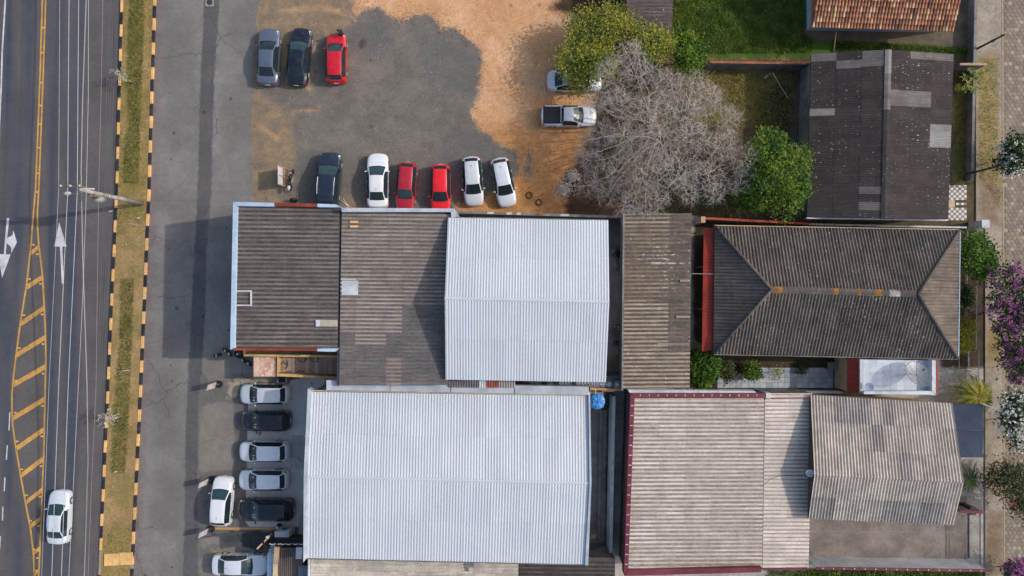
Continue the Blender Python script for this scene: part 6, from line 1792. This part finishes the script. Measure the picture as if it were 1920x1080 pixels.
# ---- shrubs and garden plants
tree('garden_shrub', gp(1318, 692), [blob(1322, 685, 1.4, 28, 30, .9), blob(1316, 712, 1.0, 20, 16, .7)], 170, 16, .12, lf_green, 'large leafy shrub at the west end of the tiled garden', 'shrub', spread=.22, trunk_r=.06)
tree('garden_shrub', gp(1362, 697), [blob(1363, 697, .8, 14, 17, .5)], 60, 14, .10, lf_olive, 'small dull green shrub between two larger garden shrubs', 'shrub', spread=.16, trunk_r=.04)
tree('garden_shrub', gp(1409, 697), [blob(1410, 696, .9, 19, 17, .6)], 130, 18, .08, lf_bright, 'round clipped bright green shrub on the garden tiles', 'shrub', spread=.14, trunk_r=.05)
tree('street_shrub', gp(1818, 488), [blob(1828, 480, 2.0, 38, 44, 1.2), blob(1845, 500, 1.7, 24, 28, .9)], 300, 18, .11, lf_green, 'feathery green shrub at the east end of the hipped house', 'shrub', spread=.26, trunk_r=.08)
tree('street_shrub', gp(1806, 628), [blob(1811, 618, 1.2, 15, 22, .7), blob(1808, 645, 1.1, 14, 15, .6)], 150, 16, .09, lf_lime, 'yellow-lime shrub south of the feathery green one', 'shrub', spread=.18, trunk_r=.06)
tree('street_shrub', gp(1800, 560), [blob(1810, 555, .8, 12, 24, .5)], 60, 14, .10, lf_dark, 'dark low shrub between the green and the lime shrubs', 'shrub', spread=.2, trunk_r=.05)
tree('flowering_tree', gp(1885, 300), [blob(1903, 288, 2.6, 32, 34, 1.1), blob(1890, 310, 2.2, 22, 22, .8)], 200, 15, .11, lf_dark, 'white flowering oleander at the upper right pavement', 'tree', spread=.25, flowers=(fl_white, 170, .075, 5), trunk_r=.08, group='flowering trees along the east pavement')
tree('flowering_tree', gp(1885, 570), [blob(1900, 560, 3.6, 52, 60, 1.5), blob(1910, 620, 3.4, 44, 60, 1.4), blob(1905, 680, 2.8, 32, 36, 1.1)], 330, 15, .12, lf_dark, 'purple flowering tree overhanging the street', 'tree', spread=.3, flowers=(fl_purple, 430, .06, 13), trunk_r=.13, group='flowering trees along the east pavement')
tree('flowering_tree', gp(1890, 780), [blob(1904, 775, 2.6, 32, 42, 1.1), blob(1908, 815, 2.2, 22, 28, .8)], 200, 15, .11, lf_dark, 'white flowering oleander near the navy canopy', 'tree', spread=.25, flowers=(fl_white, 330, .085, 6), trunk_r=.08, group='flowering trees along the east pavement')
tree('flowering_tree', gp(1880, 905), [blob(1890, 900, 2.2, 36, 40, .9), blob(1908, 930, 2.0, 26, 36, .9), blob(1862, 895, 1.4, 22, 16, .5)], 250, 14, .11, lf_olive, 'olive leaved shrub with few red flowers over the lower pavement', 'tree', spread=.28, flowers=(fl_red, 16, .08, 5), trunk_r=.08, group='flowering trees along the east pavement')
tree('flowering_tree', gp(1890, 1060), [blob(1904, 1068, 1.8, 24, 20, .8)], 60, 12, .1, lf_dark, 'pink-mauve flowering bush at the lower right corner', 'tree', spread=.2, flowers=(fl_pink, 150, .07, 10), trunk_r=.06, group='flowering trees along the east pavement')

def fronds(root, top, n, L, m, width=.10, droop=.9, leaflets=16, up=.7):
    for k in range(n):
        a = 2*math.pi*k/n+random.uniform(-.25, .25); LL = L*random.uniform(.75, 1.15); d = Vector((math.cos(a), math.sin(a), 0)); n_ = Vector((-d.y, d.x, 0)); e = random.uniform(.3, 1)*up
        C, U, V = [], [], []
        pts = [top+d*LL*t+Vector((0, 0, LL*(e*t-droop*t*t))) for t in np.linspace(0, 1, leaflets)]
        for q in range(1, leaflets):
            tng = (pts[q]-pts[q-1]).normalized()
            for s in (1, -1):
                ln = LL*.30*math.sin(math.pi*(.12+.83*q/leaflets)); dr = (n_*s*.8+tng*.6+Vector((0, 0, -.25))).normalized()
                C.append(pts[q]+dr*ln*.5); U.append(dr*ln*.5); V.append(tng*width*.35)
        quads_mesh('frond', np.array(C), np.array(U), np.array(V), m, root)
def palm(px, py, h, n, L, m, label, width=.1, up=.7, droop=.9, group=None, cat='palm', tr=.09):
    b = gp(px, py); root = thing('palm', b, label, cat, group)
    MB().path([Vector(b), Vector(b)+Vector((.05, 0, h*.5)), Vector(b)+Vector((0, 0, h))], [tr*1.2, tr, tr*.8], 7).build('trunk', m_bark, root, smooth=True)
    fronds(root, Vector(b)+Vector((0, 0, h)), n, L, m, width, droop, up=up)
    return root
palm(1803, 738, 2.2, 26, 1.75, leaf_mat('palm_leaf_gold', S(146, 146, 48), S(112, 128, 42), S(164, 148, 56)), 'golden green palm beside the navy canopy', width=.2)
palm(1806, 893, 1.0, 16, 1.25, lf_green, 'dark green palm between the gabled house and the pavement')
palm(1500, 690, .4, 9, .75, lf_dark, 'small dark palm-like plant on the garden tiles')
spk = leaf_mat('dracaena_leaf', S(142, 150, 62), S(112, 130, 52), S(160, 160, 80))
dr = thing('spiky_plant', gp(1815, 165), 'yellow-green spiky leaved plant with many rosettes by the low street wall', 'plant')
for k, (x, y, h) in enumerate(((1820, 130, 1.5), (1808, 145, 1.4), (1824, 148, 1.7), (1815, 158, 1.8), (1832, 155, 1.5), (1846, 133, 1.3), (1808, 168, 1.3), (1824, 168, 1.6), (1842, 168, 1.1), (1795, 165, .9), (1833, 138, 1.5))):
    p = P(x, y, h); bb = P(1815, 160); MB().path([bb, Vector((bb.x+(p.x-bb.x)*.5, bb.y+(p.y-bb.y)*.5, h*.6)), p], .025, 5).build('stem', m_bark, dr)
    n = 26; C, U, V = [], [], []
    for q in range(n):
        a = random.random()*6.28; e = random.uniform(-.2, .8); d = Vector((math.cos(a)*math.cos(e), math.sin(a)*math.cos(e), math.sin(e))); L = random.uniform(.3, .5); t = d.cross(Vector((0, 0, 1))).normalized()
        C.append(p+d*L*.5); U.append(d*L*.5); V.append(t*.035)
    quads_mesh('rosette', np.array(C), np.array(U), np.array(V), spk, dr)

# saplings in the median
def sapling(px, py, h, n, m, label, stake=None):
    b = gp(px, py, .09); p = Vector(b); root = thing('sapling', b, label, 'sapling', 'saplings in the median')
    top = p+Vector((0, 0, h)); MB().path([p, p.lerp(top, .5)+Vector((.04, 0, 0)), top], [.035, .03, .02], 5).build('stem', m_twig, root)
    mb = MB(); C = []
    for k in range(n):
        a = random.random()*6.28; r = random.uniform(.15, .75); e = top+Vector((math.cos(a)*r, math.sin(a)*r, random.uniform(-.7, .35)))
        mb.tube(top-Vector((0, 0, random.uniform(0, .8))), e, .012, .006, n=3); C += [np.array(e)+rng.normal(size=3)*.10 for _ in range(4)]
    mb.build('twigs', m_twig, root); C = np.array(C); U, V = leaf_axes(len(C), .09, .6, .6); quads_mesh('crown', C, U, V, m, root)
    if stake: MB().tube(p+Vector((.35, -.15, 0)), p+Vector((.05, .05, 1.3)), .03, n=5).build('stake', m_wood, root)
pale_leaf = leaf_mat('leaf_silver', S(176, 172, 160), S(130, 128, 104), trans=.1)
sapling(247, 154, 2.0, 26, pale_leaf, 'staked sapling in the upper part of the median', True)
sapling(225, 775, 2.1, 30, leaf_mat('petal_white_b', S(214, 208, 206), S(150, 150, 128), trans=.1), 'pale blossoming sapling in the lower part of the median')
for k, (x0, y0, x1, y1, h, lb) in enumerate(((222, 697, 246, 694, .3, 'thin bare stick lying across the lower median'), (232, 420, 262, 423, .12, 'broken twig lying on the upper median grass'), (236, 458, 240, 459, .1, 'short twig on the bare patch of the median'))):
    a, b = P(x0, y0), P(x1, y1); o = MB().path([(a.x, a.y, .14), ((a.x+b.x)/2, (a.y+b.y)/2+.05, .14+h), (b.x, b.y, .14)], .025, 5).build('stick', m_twig); tag(o, lb, 'stick')
for k, (x, y, lb) in enumerate(((260, 409, 'scrap of white paper on the grass south of the power pole'), (205.5, 396, 'white strip of litter at the edge of the main road'), (217, 885, 'pale scrap at the end of the lower tall grass'))):
    p = P(x, y, .2); z = .02 if 'road' in lb else .2; o = MB().prism([(p.x-.16, p.y-.05), (p.x+.14, p.y-.0), (p.x+.16, p.y+.08), (p.x-.13, p.y+.05)], z, z+.03).build('litter', m_plate); tag(o, lb, 'litter')

# ------------------------------------------------------------------ walls, fences, garden floor
def wall_thing(name, L, h, m, capm, label, cat='wall', capz=.06):
    t = thing(name, base_of(L), label, cat); MB().prism([tuple(P(x, y)[:2]) for x, y in L], 0, h).build('wall_body', m, t)
    c = sum((P(x, y) for x, y in L), Vector())/len(L)
    if capm:
        pp = [P(x, y) for x, y in L]; pp = [p+(p-c).normalized()*.03 for p in pp]
        MB().prism([(p.x, p.y) for p in pp], h+.003, h+capz).build('coping', capm, t)
    return t
wall_thing('yard_wall', [(850, 399.5), (1160, 409), (1160, 413.5), (850, 404)], 2.0, m_wall_dark, m_wall_grey, 'grey yard wall between the orange dirt and the metal roofed shed')
for k, (x, w, m) in enumerate(((915, 12, m_wall_w), (950, 10, m_wall_w), (1002, 14, m_brick), (1048, 16, m_wall_w), (968, 8, m_wall_w))):
    y = 399.5+(x-850)*.0306
    a = P(x, y); MB().box(a.x, a.x+w*.045, a.y-.19, a.y-.01, 2.061, 2.075).build('coping_patch', m, bpy.data.objects['yard_wall'])
wall_thing('garden_wall', [(1320, 127), (1530, 130), (1530, 134), (1320, 131)], 1.9, m_wall_dark, m_brick, 'weathered wall with brick coping between the lawn and the dry yard')
wall_thing('garden_wall', [(1775, 131), (1822, 131), (1822, 135), (1775, 135)], 1.9, m_wall_dark, m_tan, 'short stretch of garden wall joining the dark gabled house to the street wall')
wall_thing('street_wall', [(1815, -20), (1820, -20), (1813, 340), (1808, 340)], .9, m_wall_dark, m_wall_grey, 'low grey street wall in front of the dark gabled house')
wall_thing('alley_wall', [(1308, 411), (1500, 421), (1500, 425), (1308, 415)], 1.9, m_wall_dark, plain('red_coping', S(176, 84, 58), .8, .2, 4), 'alley wall with red coping north of the hipped house')
wall_thing('alley_wall', [(1502, 422), (1790, 428), (1790, 431), (1502, 425)], 1.6, m_wall_dark, m_wall_w, 'alley wall with white coping south of the dark gabled house')
wall_thing('gate_pier', [(1303, 411), (1310, 411), (1310, 421), (1303, 421)], 2.1, m_wall_cream, m_wall_cream, 'cream pier at the west end of the alley', 'pier')
for k in range(9):
    x = 1468+k*14+random.uniform(-3, 3); p = P(x, 427, .8)
    o = MB().prism([(p.x-.3, p.y-.1), (p.x+.25, p.y-.14), (p.x+.32, p.y+.1), (p.x-.2, p.y+.14)], .02, .06+k*.01).build('paving_offcut', random.choice((m_wall_grey, m_wall_dark))); tag(o, ('first', 'second', 'third', 'fourth', 'fifth', 'sixth', 'seventh', 'eighth', 'ninth')[k]+' grey stone offcut from the west in the dark alley', 'stone', 'offcuts lying in the alley')
p = P(1511, 422, 1.7); o = MB().tube((p.x, p.y, 0), (p.x, p.y, 1.75), .11, n=12).build('blue_pipe', plain('bright_blue', S(40, 110, 190), .5), None, smooth=True); tag(o, 'bright blue upright pipe in the alley wall', 'pipe')
# garden tiles beside the hipped house
gt = thing('tiled_garden_path', base_of([(1380, 685), (1560, 722)]), 'pale tiled garden path south of the hipped house', 'path')
m_gt = [layered('garden_tile_%d' % k, (S(*c), S(*(v-16 for v in c)), 1.5), grain=.1, gscale=6, bump=.1, rough=.5) for k, c in enumerate(((176, 184, 190), (160, 170, 178), (188, 194, 198)))]
a, b = P(1345, 727), P(1562, 689); nx, ny = 19, 4
for i in range(nx):
    for j in range(ny):
        if j == 3 and i < 6: continue
        w, h = (b.x-a.x)/nx, (b.y-a.y)/ny
        MB().box(a.x+w*i, a.x+w*(i+1)-.02, a.y+h*j, a.y+h*(j+1)-.02, 0, .05).build('garden_tile', random.choice(m_gt), gt)
wall_thing('garden_low_wall', [(1345, 729), (1570, 731), (1570, 735), (1345, 733)], .9, m_wall_w, m_wall_w, 'low white wall along the south edge of the tiled garden')
p = P(1455, 706); gf = thing('plant_frame', p, 'small square dark frame with a yellow plant on the garden tiles', 'plant')
for q in range(4):
    a = [(-.2, -.2), (.2, -.2), (.2, .2), (-.2, .2)]; u, v = a[q], a[(q+1) % 4]
    MB().tube((p.x+u[0], p.y+u[1], .35), (p.x+v[0], p.y+v[1], .35), .02, n=4).build('rail', m_wood, gf); MB().tube((p.x+u[0], p.y+u[1], .05), (p.x+u[0], p.y+u[1], .36), .02, n=4).build('leg', m_wood, gf)
C = np.array(gp(1455, 695))+rng.normal(size=(90, 3))*np.array([.3, .25, .15])+np.array([0, 0, .5]); U, V = leaf_axes(90, .08, .6, .6); quads_mesh('leaves', C, U, V, lf_lime, gf)
MB().path([(p.x, p.y, .05), (p.x, p.y+.3, .3), gp(1455, 695, .5)], .02, 4).build('stem', m_bark, gf)
tb = thing('garden_table', P(1562, 690), 'cluttered garden table in the shade of the hipped house', 'table')
p = P(1562, 686, .8); MB().box(p.x-.45, p.x+.45, p.y-.3, p.y+.3, .74, .78).build('top', plain('green_grey_top', S(120, 130, 126)), tb)
for sx in (-1, 1):
    for s2 in (-1, 1): MB().tube((p.x+sx*.4, p.y+s2*.25, .0), (p.x+sx*.4, p.y+s2*.25, .74), .025, n=5).build('leg', m_wood, tb)

# chequered porch of the gabled house
ck = thing('chequered_porch', base_of([(1780, 347), (1815, 413)]), 'black and white chequered porch floor beside the dark gabled house', 'porch')
a, b = P(1772, 413), P(1812, 347); n1, n2 = 8, 14
mk = [plain('tile_white_small', S(206, 202, 190), .4, .1, 5), plain('tile_grey_small', S(104, 100, 98), .4, .1, 5)]
mb = MB()
for i in range(n1):
    for j in range(n2):
        if 5 <= j <= 7 and not (i > 3 and j == 6): continue
        w, h = (b.x-a.x)/n1, (b.y-a.y)/n2; mb.box(a.x+w*i, a.x+w*(i+1)-.01, a.y+h*j, a.y+h*(j+1)-.01, .0, .05, (i+j) % 2)
o = mb.build('chequer_tiles', mk, ck); o['kind'] = 'stuff'
w = (b.x-a.x); MB().box(a.x, a.x+w*.45, a.y+(b.y-a.y)*5.05/14, a.y+(b.y-a.y)*7.95/14, 0, .045).build('cream_slab', m_wall_cream, ck)
# iron railings along the east boundary
def railing(L, h, step, m, railm, label, group=None):
    a, b = P(*L[0]), P(*L[1]); t = thing('iron_railing', a, label, 'railing', group); n = max(2, int((b-a).length/step))
    for k in range(n+1):
        p = a.lerp(b, k/n); MB().tube((p.x, p.y, .02), (p.x, p.y, h), .016, n=4).build('bar', m, t)
    for z in (.15, h): MB().tube((a.x, a.y, z), (b.x, b.y, z), .03, n=5).build('rail', railm, t)
m_railw = plain('pale_rail_paint', S(176, 186, 196), .5, .1, 4)
railing(((1796, 655), (1797, 738)), 1.5, .16, m_iron, m_railw, 'iron railing gate at the south-east corner of the hipped house')
railing(((1812, 430), (1810, 655)), 1.5, .16, m_iron, m_railw, 'long iron railing east of the hipped house')
railing(((1815, 655), (1814, 740)), 1.5, .2, m_iron, m_railw, 'outer iron railing between the hipped house gate and the pavement')
p = P(1821, 423); pier = thing('gate_pier', p, 'white square pier at the north-east corner of the hipped house', 'pier'); MB().box(p.x-.28, p.x+.28, p.y-.28, p.y+.28, 0, 1.9).build('pier_body', m_wall_w, pier, bevel=.02); MB().box(p.x-.32, p.x+.32, p.y-.32, p.y+.32, 1.903, 1.98).build('pier_cap', m_wall_w, pier)
p = P(1815, 948); lb_ = thing('letter_box', p, 'black box on the pillar at the patio gate', 'box'); q = P(1824, 958, 1.6); MB().box(q.x-.22, q.x+.2, q.y-.28, q.y+.28, 0, 1.6).build('pillar', m_black, lb_, bevel=.02); MB().box(q.x-.26, q.x+.24, q.y-.32, q.y+.32, 1.603, 1.68).build('cap', m_trim, lb_)
# alley between the hall and the maroon-edged building
wall_thing('alley_kerb', [(1124, 738), (1129, 738), (1124, 1010), (1119, 1010)], .5, m_wall_grey, m_wall_grey, 'low concrete upstand in the alley east of the metal hall')
wall_thing('alley_partition', [(1141.5, 736), (1147, 736), (1141, 1030), (1135.5, 1030)], 2.3, m_wall_blue, m_wall_w, 'pale partition wall running along the alley east of the hall')
wall_thing('alley_end_wall', [(1085, 1018), (1134, 1022), (1134, 1027), (1085, 1024)], 2.0, m_wall_w, m_wall_w, 'white wall closing the south end of the hall alley')
p = P(1112, 1006); o = MB().box(p.x-.3, p.x+.3, p.y-.15, p.y+.15, .02, .2).build('concrete_block', m_wall_cream, None, bevel=.02); tag(o, 'pale concrete block at the south end of the dark alley', 'block')
p = P(1097, 780); tk = thing('water_drum', P(1141, 752), 'dark drum standing in the alley near the blue water tank', 'drum'); c = P(1131, 760); MB().tube((c.x, c.y, 0), (c.x, c.y, .9), .25, n=14).build('drum_body', plain('dark_teal', S(44, 64, 72), .5), tk, smooth=True); MB().tube((c.x, c.y, .901), (c.x, c.y, .93), .26, n=14).build('lid', m_trim, tk)
# rubble heaps near the leafless tree
for k, (x, y, r) in enumerate(((1074, 331, 17), (1057, 356, 20))):
    root = thing('rubble_heap', gp(x, y), ('heap of pale broken tile nearer the pickup', 'heap of pale broken tile nearer the yard wall')[k], 'rubble', 'rubble heaps in the dirt'); mb = MB(); rr = r*.0455
    for q in range(420):
        a = random.random()*6.28; d = min(1.1, abs(random.gauss(0, .5)))*rr; h = max(.02, .2*(1-d/rr)); c = Vector((gp(x, y)[0]+math.cos(a)*d, gp(x, y)[1]+math.sin(a)*d*.9, h*random.random()+.03)); s = random.uniform(.03, .07)
        u = Vector((random.gauss(0, 1), random.gauss(0, 1), random.gauss(0, .4))).normalized()*s; v = u.orthogonal().normalized()*s*.7; n_ = u.cross(v).normalized()*.02
        pts = [c-u-v, c+u-v, c+u+v*.7, c-u*.8+v]; mb.face([p+n_ for p in pts]); mb.face([p-n_ for p in pts][::-1])
        for i in range(4): j = (i+1) % 4; mb.face([pts[i]-n_, pts[j]-n_, pts[j]+n_, pts[i]+n_])
    mb.build('fragments', plain('rubble_pale', S(206, 190, 180), .9, .25, 5), root)['kind'] = 'stuff'
# stones scattered on the lot (uncountable)
mb = MB()
q = in_poly(190, [[(480, 10), (700, 20), (890, 110), (920, 260), (850, 380), (480, 370)], [(900, 60), (1040, 40), (1090, 300), (960, 260)]])
for x, y in q:
    s = random.choice((.015, .02, .025, .04)); mb.prism([(x+s*math.cos(t+random.uniform(-.3, .3)), y+s*math.sin(t+random.uniform(-.3, .3))) for t in (0, 1.3, 2.5, 3.8, 5.1)], .0, .01+s*.6)
tag(mb.build('loose_stones', plain('pale_stone', S(176, 166, 154), .9, .2, 5)), 'pale loose stones strewn over the gravel and dirt', 'stones', kind='stuff')

mb = MB(); _gl = [tuple(P(*p)[:2]) for p in lot_gravel[:38]]
for k in range(1500):
    i = random.randrange(len(_gl)-1); t_ = random.random(); d = random.gauss(.1, .55); a_ = random.random()*6.28
    x = _gl[i][0]+(_gl[i+1][0]-_gl[i][0])*t_+math.cos(a_)*d; y = _gl[i][1]+(_gl[i+1][1]-_gl[i][1])*t_+math.sin(a_)*d; s_ = random.choice((.02, .025, .03, .045))
    mb.prism([(x+s_*math.cos(t), y+s_*random.uniform(.7, 1)*math.sin(t)) for t in (0, 1.6, 3.1, 4.6)], .0, .008+s_*.5)
tag(mb.build('spilled_gravel', plain('grey_chippings', S(112, 106, 100), .95, .25, 6)), 'grey chippings spilled from the gravel onto the orange dirt', 'gravel', kind='stuff')

# ------------------------------------------------------------------ power pole and cables
pl = P(267, 382); pole = thing('power_pole', pl, 'concrete power pole with crossarm, lamp and transformer on the median', 'pole')
m_pole = layered('pole_concrete', (S(172, 168, 162), S(146, 142, 138), 1.2), grain=.12, gscale=5, bump=.15)
PH = 9.3
MB().tube((pl.x, pl.y, 0), (pl.x, pl.y, PH), .20, .12, n=12).build('shaft', m_pole, pole, smooth=True)
top = Vector((pl.x, pl.y, PH))
ax = Vector((-1, -.03, 0)).normalized()
# crossarms
MB().prism([(pl.x+.3, pl.y+.16), (pl.x-1.5, pl.y+.24), (pl.x-1.5, pl.y+.34), (pl.x+.3, pl.y+.28)], PH-.35, PH-.22).build('crossarm', m_wood, pole)
MB().prism([(pl.x+.2, pl.y+.18), (pl.x-.9, pl.y+.2), (pl.x-.9, pl.y+.3), (pl.x+.2, pl.y+.3)], PH-1.6, PH-1.48).build('crossarm', m_wall_w, pole)
for (x, z) in ((-1.42, PH-.2), (-.72, PH-.2), (-.05, PH-.2)):
    m = MB(); m.tube((pl.x+x, pl.y+.27, z), (pl.x+x, pl.y+.27, z+.12), .03, n=6); m.tube((pl.x+x, pl.y+.27, z+.10), (pl.x+x, pl.y+.27, z+.24), .11, .06, n=10); m.build('insulator', plain('glazed_insulator', S(176, 180, 160), .3), pole, smooth=True)
MB().tube((pl.x-.1, pl.y-.05, PH-2.9), (pl.x-.1, pl.y-.05, PH-2.0), .10, n=8).build('junction_box', m_steel, pole)
tm = MB(); tm.tube((pl.x-.02, pl.y-.38, PH-3.3), (pl.x-.02, pl.y-.38, PH-2.2), .27, .27, n=14); tm.build('transformer', plain('transformer_grey', S(150, 150, 150), .5), pole, smooth=True)
for k in range(3): MB().tube((pl.x-.18+.16*k, pl.y-.38, PH-2.2), (pl.x-.18+.16*k, pl.y-.38, PH-1.9), .045, n=6).build('bushing', plain('brown_glaze', S(110, 70, 48), .3), pole)
for k in range(5): MB().box(pl.x-.35+.22*k, pl.x-.28+.22*k, pl.y-.30, pl.y-.16, PH-1.75-.1*k, PH-1.5-.1*k).build('fuse_cutout', m_steel if k % 2 else m_wood, pole)
MB().path([(pl.x, pl.y-.1, PH-2.2), (pl.x-.6, pl.y-.12, PH-1.6), (pl.x-1.55, pl.y-.12, PH-1.4)], .035, 6).build('lamp_arm', m_steel, pole)
m = MB(); m.path([(pl.x-1.45, pl.y-.12, PH-1.42), (pl.x-1.68, pl.y-.12, PH-1.38), (pl.x-2.0, pl.y-.12, PH-1.42)], [.08, .19, .08], 10); m.build('lamp_head', plain('lamp_shell', S(206, 202, 186), .4), pole, smooth=True)
# each cable: plan pixels at its own height
m_cab = plain('aluminium_cable', S(178, 182, 190), .45, .08, 2); m_cabd = plain('dark_cable', S(84, 82, 84), .6, .1, 2); m_cabp = plain('pinkish_cable', S(150, 132, 134), .6, .1, 2)
def cable(pts, hs, r, m, label, grp):
    w = []
    for (a, b), (ha, hb) in zip(zip(pts[:-1], pts[1:]), zip(hs[:-1], hs[1:])):
        for t in np.linspace(0, 1, 7)[:-1]:
            h = ha+(hb-ha)*t; w.append(P(a[0]+(b[0]-a[0])*t, a[1]+(b[1]-a[1])*t, h))
    w.append(P(*pts[-1], hs[-1])); o = MB().path(w, r, 5).build('overhead_cable', m); tag(o, label, 'cable', grp)
G = 'cables strung along the main road'
cable([(114, -150), (112, 0), (111, 180), (110, 355), (92, 720), (78, 1080), (72, 1230)], [8.5, 8.7, 8.9, 9.2, 8.7, 8.5, 8.6], .012, m_cab, 'thin overhead cable furthest out over the main road', G)
cable([(131, -150), (129.5, 0), (128, 180), (127, 357), (110, 720), (97, 1080), (92, 1230)], [8.5, 8.7, 8.9, 9.2, 8.7, 8.5, 8.6], .020, m_cab, 'bright overhead cable from the middle insulator of the crossarm', G)
cable([(149, -150), (147.5, 0), (146, 180), (145, 357), (128, 720), (115, 1080), (110, 1230)], [8.5, 8.7, 8.9, 9.2, 8.7, 8.5, 8.6], .020, m_cab, 'bright overhead cable from the inner insulator of the crossarm', G)
cable([(164, -150), (161.5, 0), (155, 180), (152, 320), (155, 480), (163, 720), (165, 860), (158, 1080), (152, 1230)], [6.3, 6.2, 6.2, 6.4, 6.3, 6.1, 6.0, 6.0, 6.2], .045, plain('grey_sheathed_cable', S(140, 138, 142), .6, .08, 2), 'thick grey sagging cable weaving between the others', G)
cable([(166.5, -150), (166, 0), (165.5, 180), (162, 357), (155, 560), (147, 720), (134, 980), (128, 1100)], [8, 8.1, 8.3, 8.5, 8.2, 8, 7.8, 7.9], .015, m_cab, 'pale overhead cable just east of the thick sagging one', G)
cable([(195, -150), (193, 0), (189, 200), (185, 357), (180, 720), (172, 900), (165, 1080)], [6.8, 6.8, 6.9, 7.0, 6.7, 6.5, 6.5], .014, m_cabp, 'thin pinkish overhead cable near the median', G)
for k, (x, r) in enumerate(((197, .02), (201, .014), (205, .014), (210, .012))):
    cable([(x+12, -150), (x+8, 0), (x+2, 200), (x-1, 360), (x-16, 720), (x-26, 1080), (x-32, 1230)], [6.2, 6.2, 6.3, 6.4, 6.1, 6.0, 6.0], r, m_cabd, ('dark low cable, outermost of four beside the median', 'dark low cable, second of four beside the median', 'dark low cable, third of four beside the median', 'dark low cable, closest to the median kerb')[k], G)
cable([(-60, 344), (0, 347), (60, 352), (110, 357)], [9, 9, 9.1, 9.2], .010, m_cabd, 'thin dark cable crossing the main road to the pole', G)
cable([(277, 375), (340, 376), (400, 378), (437, 380)], [8.2, 7.6, 7.0, 6.5], .010, m_cabd, 'thin service cable from the pole to the shop parapet', G)

# street poles on the east side
for k, (bx, by, lb) in enumerate(((1823, 96, 'dark slim pole beside the upper street wall'), (1810, 327, 'dark slim pole by the chequered porch'))):
    b = P(bx, by); t = thing('street_pole', b, lb, 'pole', 'slim poles along the east pavement'); hgt = 4.2 if k == 0 else 5.2
    MB().tube((b.x, b.y, 0), (b.x, b.y, hgt), .10, .07, n=10).build('shaft', plain('dark_pole_paint', S(62, 62, 68), .6, .15, 3), t, smooth=True)
    MB().box(b.x-.06, b.x+.10, b.y-.09, b.y+.09, hgt*.6, hgt*.6+.4).build('meter_box', m_iron, t); MB().tube((b.x-.25, b.y, hgt-.08), (b.x+.3, b.y+.06, hgt-.08), .03, n=5).build('bracket', m_iron, t)
for k, (a, ha, b, hb, lb) in enumerate((((1297, 513), 3.4, (1340, 514), 3.3, 'thin pale wire from the outbuilding to the hipped house'), ((1449, 137), 1.8, (1479, 187), 1.2, 'clothes line post wire in the dry yard'), ((1842, 757), 3.0, (1905, 782), 3.2, 'pale service pipe from the navy canopy to the oleander'))):
    o = MB().path([P(*a, ha), P((a[0]+b[0])/2, (a[1]+b[1])/2, (ha+hb)/2-.15), P(*b, hb)], .02 if k < 2 else .05, 4).build('wire', m_cab); tag(o, lb, 'wire')

# ------------------------------------------------------------------ small odds and ends
o = MB().path([P(1563, 97, 3.3), P(1565, 80, 3.0), P(1567.5, 60, 2.7)], .05, 6).build('drain_pipe', m_wood, None, smooth=True); tag(o, 'thin brown pipe bridging the dark gabled house and the clay tiled house', 'pipe')
p = P(1438, 142); o = MB().prism([(p.x-.30, p.y-.22), (p.x-.20, p.y-.30), (p.x+.30, p.y+.16), (p.x+.20, p.y+.24)], .02, .10).build('white_plank', m_wall_w); tag(o, 'short white plank lying in the dry grass yard', 'plank')
for k, (x, y) in enumerate(((1449, 137), (1479, 187))):
    p = P(x, y); h = 1.8 if k == 0 else 1.2; o = MB().tube((p.x, p.y, 0), (p.x, p.y, h+.05), .035, n=6).build('line_post', m_wood); tag(o, ('clothes line post in the dry yard nearer the garden wall', 'clothes line post in the dry yard nearer the green tree')[k], 'post')
tp = thing('blue_tarpaulin', P(1180, 386), 'small crumpled blue tarpaulin under the leafless tree', 'tarpaulin'); mb = MB(); c = P(1180, 386)
for k in range(16):
    a_ = random.random()*6.28; r = random.uniform(.05, .4); w = .18
    mb.face([(c.x+math.cos(a_)*r*.7+random.uniform(-w, w), c.y+math.sin(a_)*r+random.uniform(-w, w), random.uniform(.03, .35)) for _ in range(3)])
mb.build('fold', plain('blue_tarp', S(40, 104, 150), .5, .1, 4), tp)
an = thing('roof_aerial', P(645, 392, 6.2), 'bent white aerial with an orange hoop at the corner of the two fibre roofs', 'aerial'); c = P(654, 387, 6.9)
ring = MB(); q = Vector((.5, .6, .6)).to_track_quat('Z', 'Y')
ring.path([c+q @ Vector((.28*math.cos(t), .12*math.sin(t), 0)) for t in np.linspace(0, 2*math.pi, 17)], .02, 5); ring.build('hoop', plain('hoop_orange', S(206, 140, 110), .6), an)
b_ = P(641, 395, 6.4); MB().path([b_, (b_+c)/2+Vector((0, 0, .1)), c], .02, 5).build('boom', m_wall_w, an)
for d in ((-.75, .45), (-.6, .6)): MB().tube(c, c+Vector((d[0]*.7, d[1], .05)), .016, n=5).build('rod', m_wall_w, an)
MB().tube((b_.x, b_.y, 5.9), b_, .03, n=6).build('mast', m_steel, an)
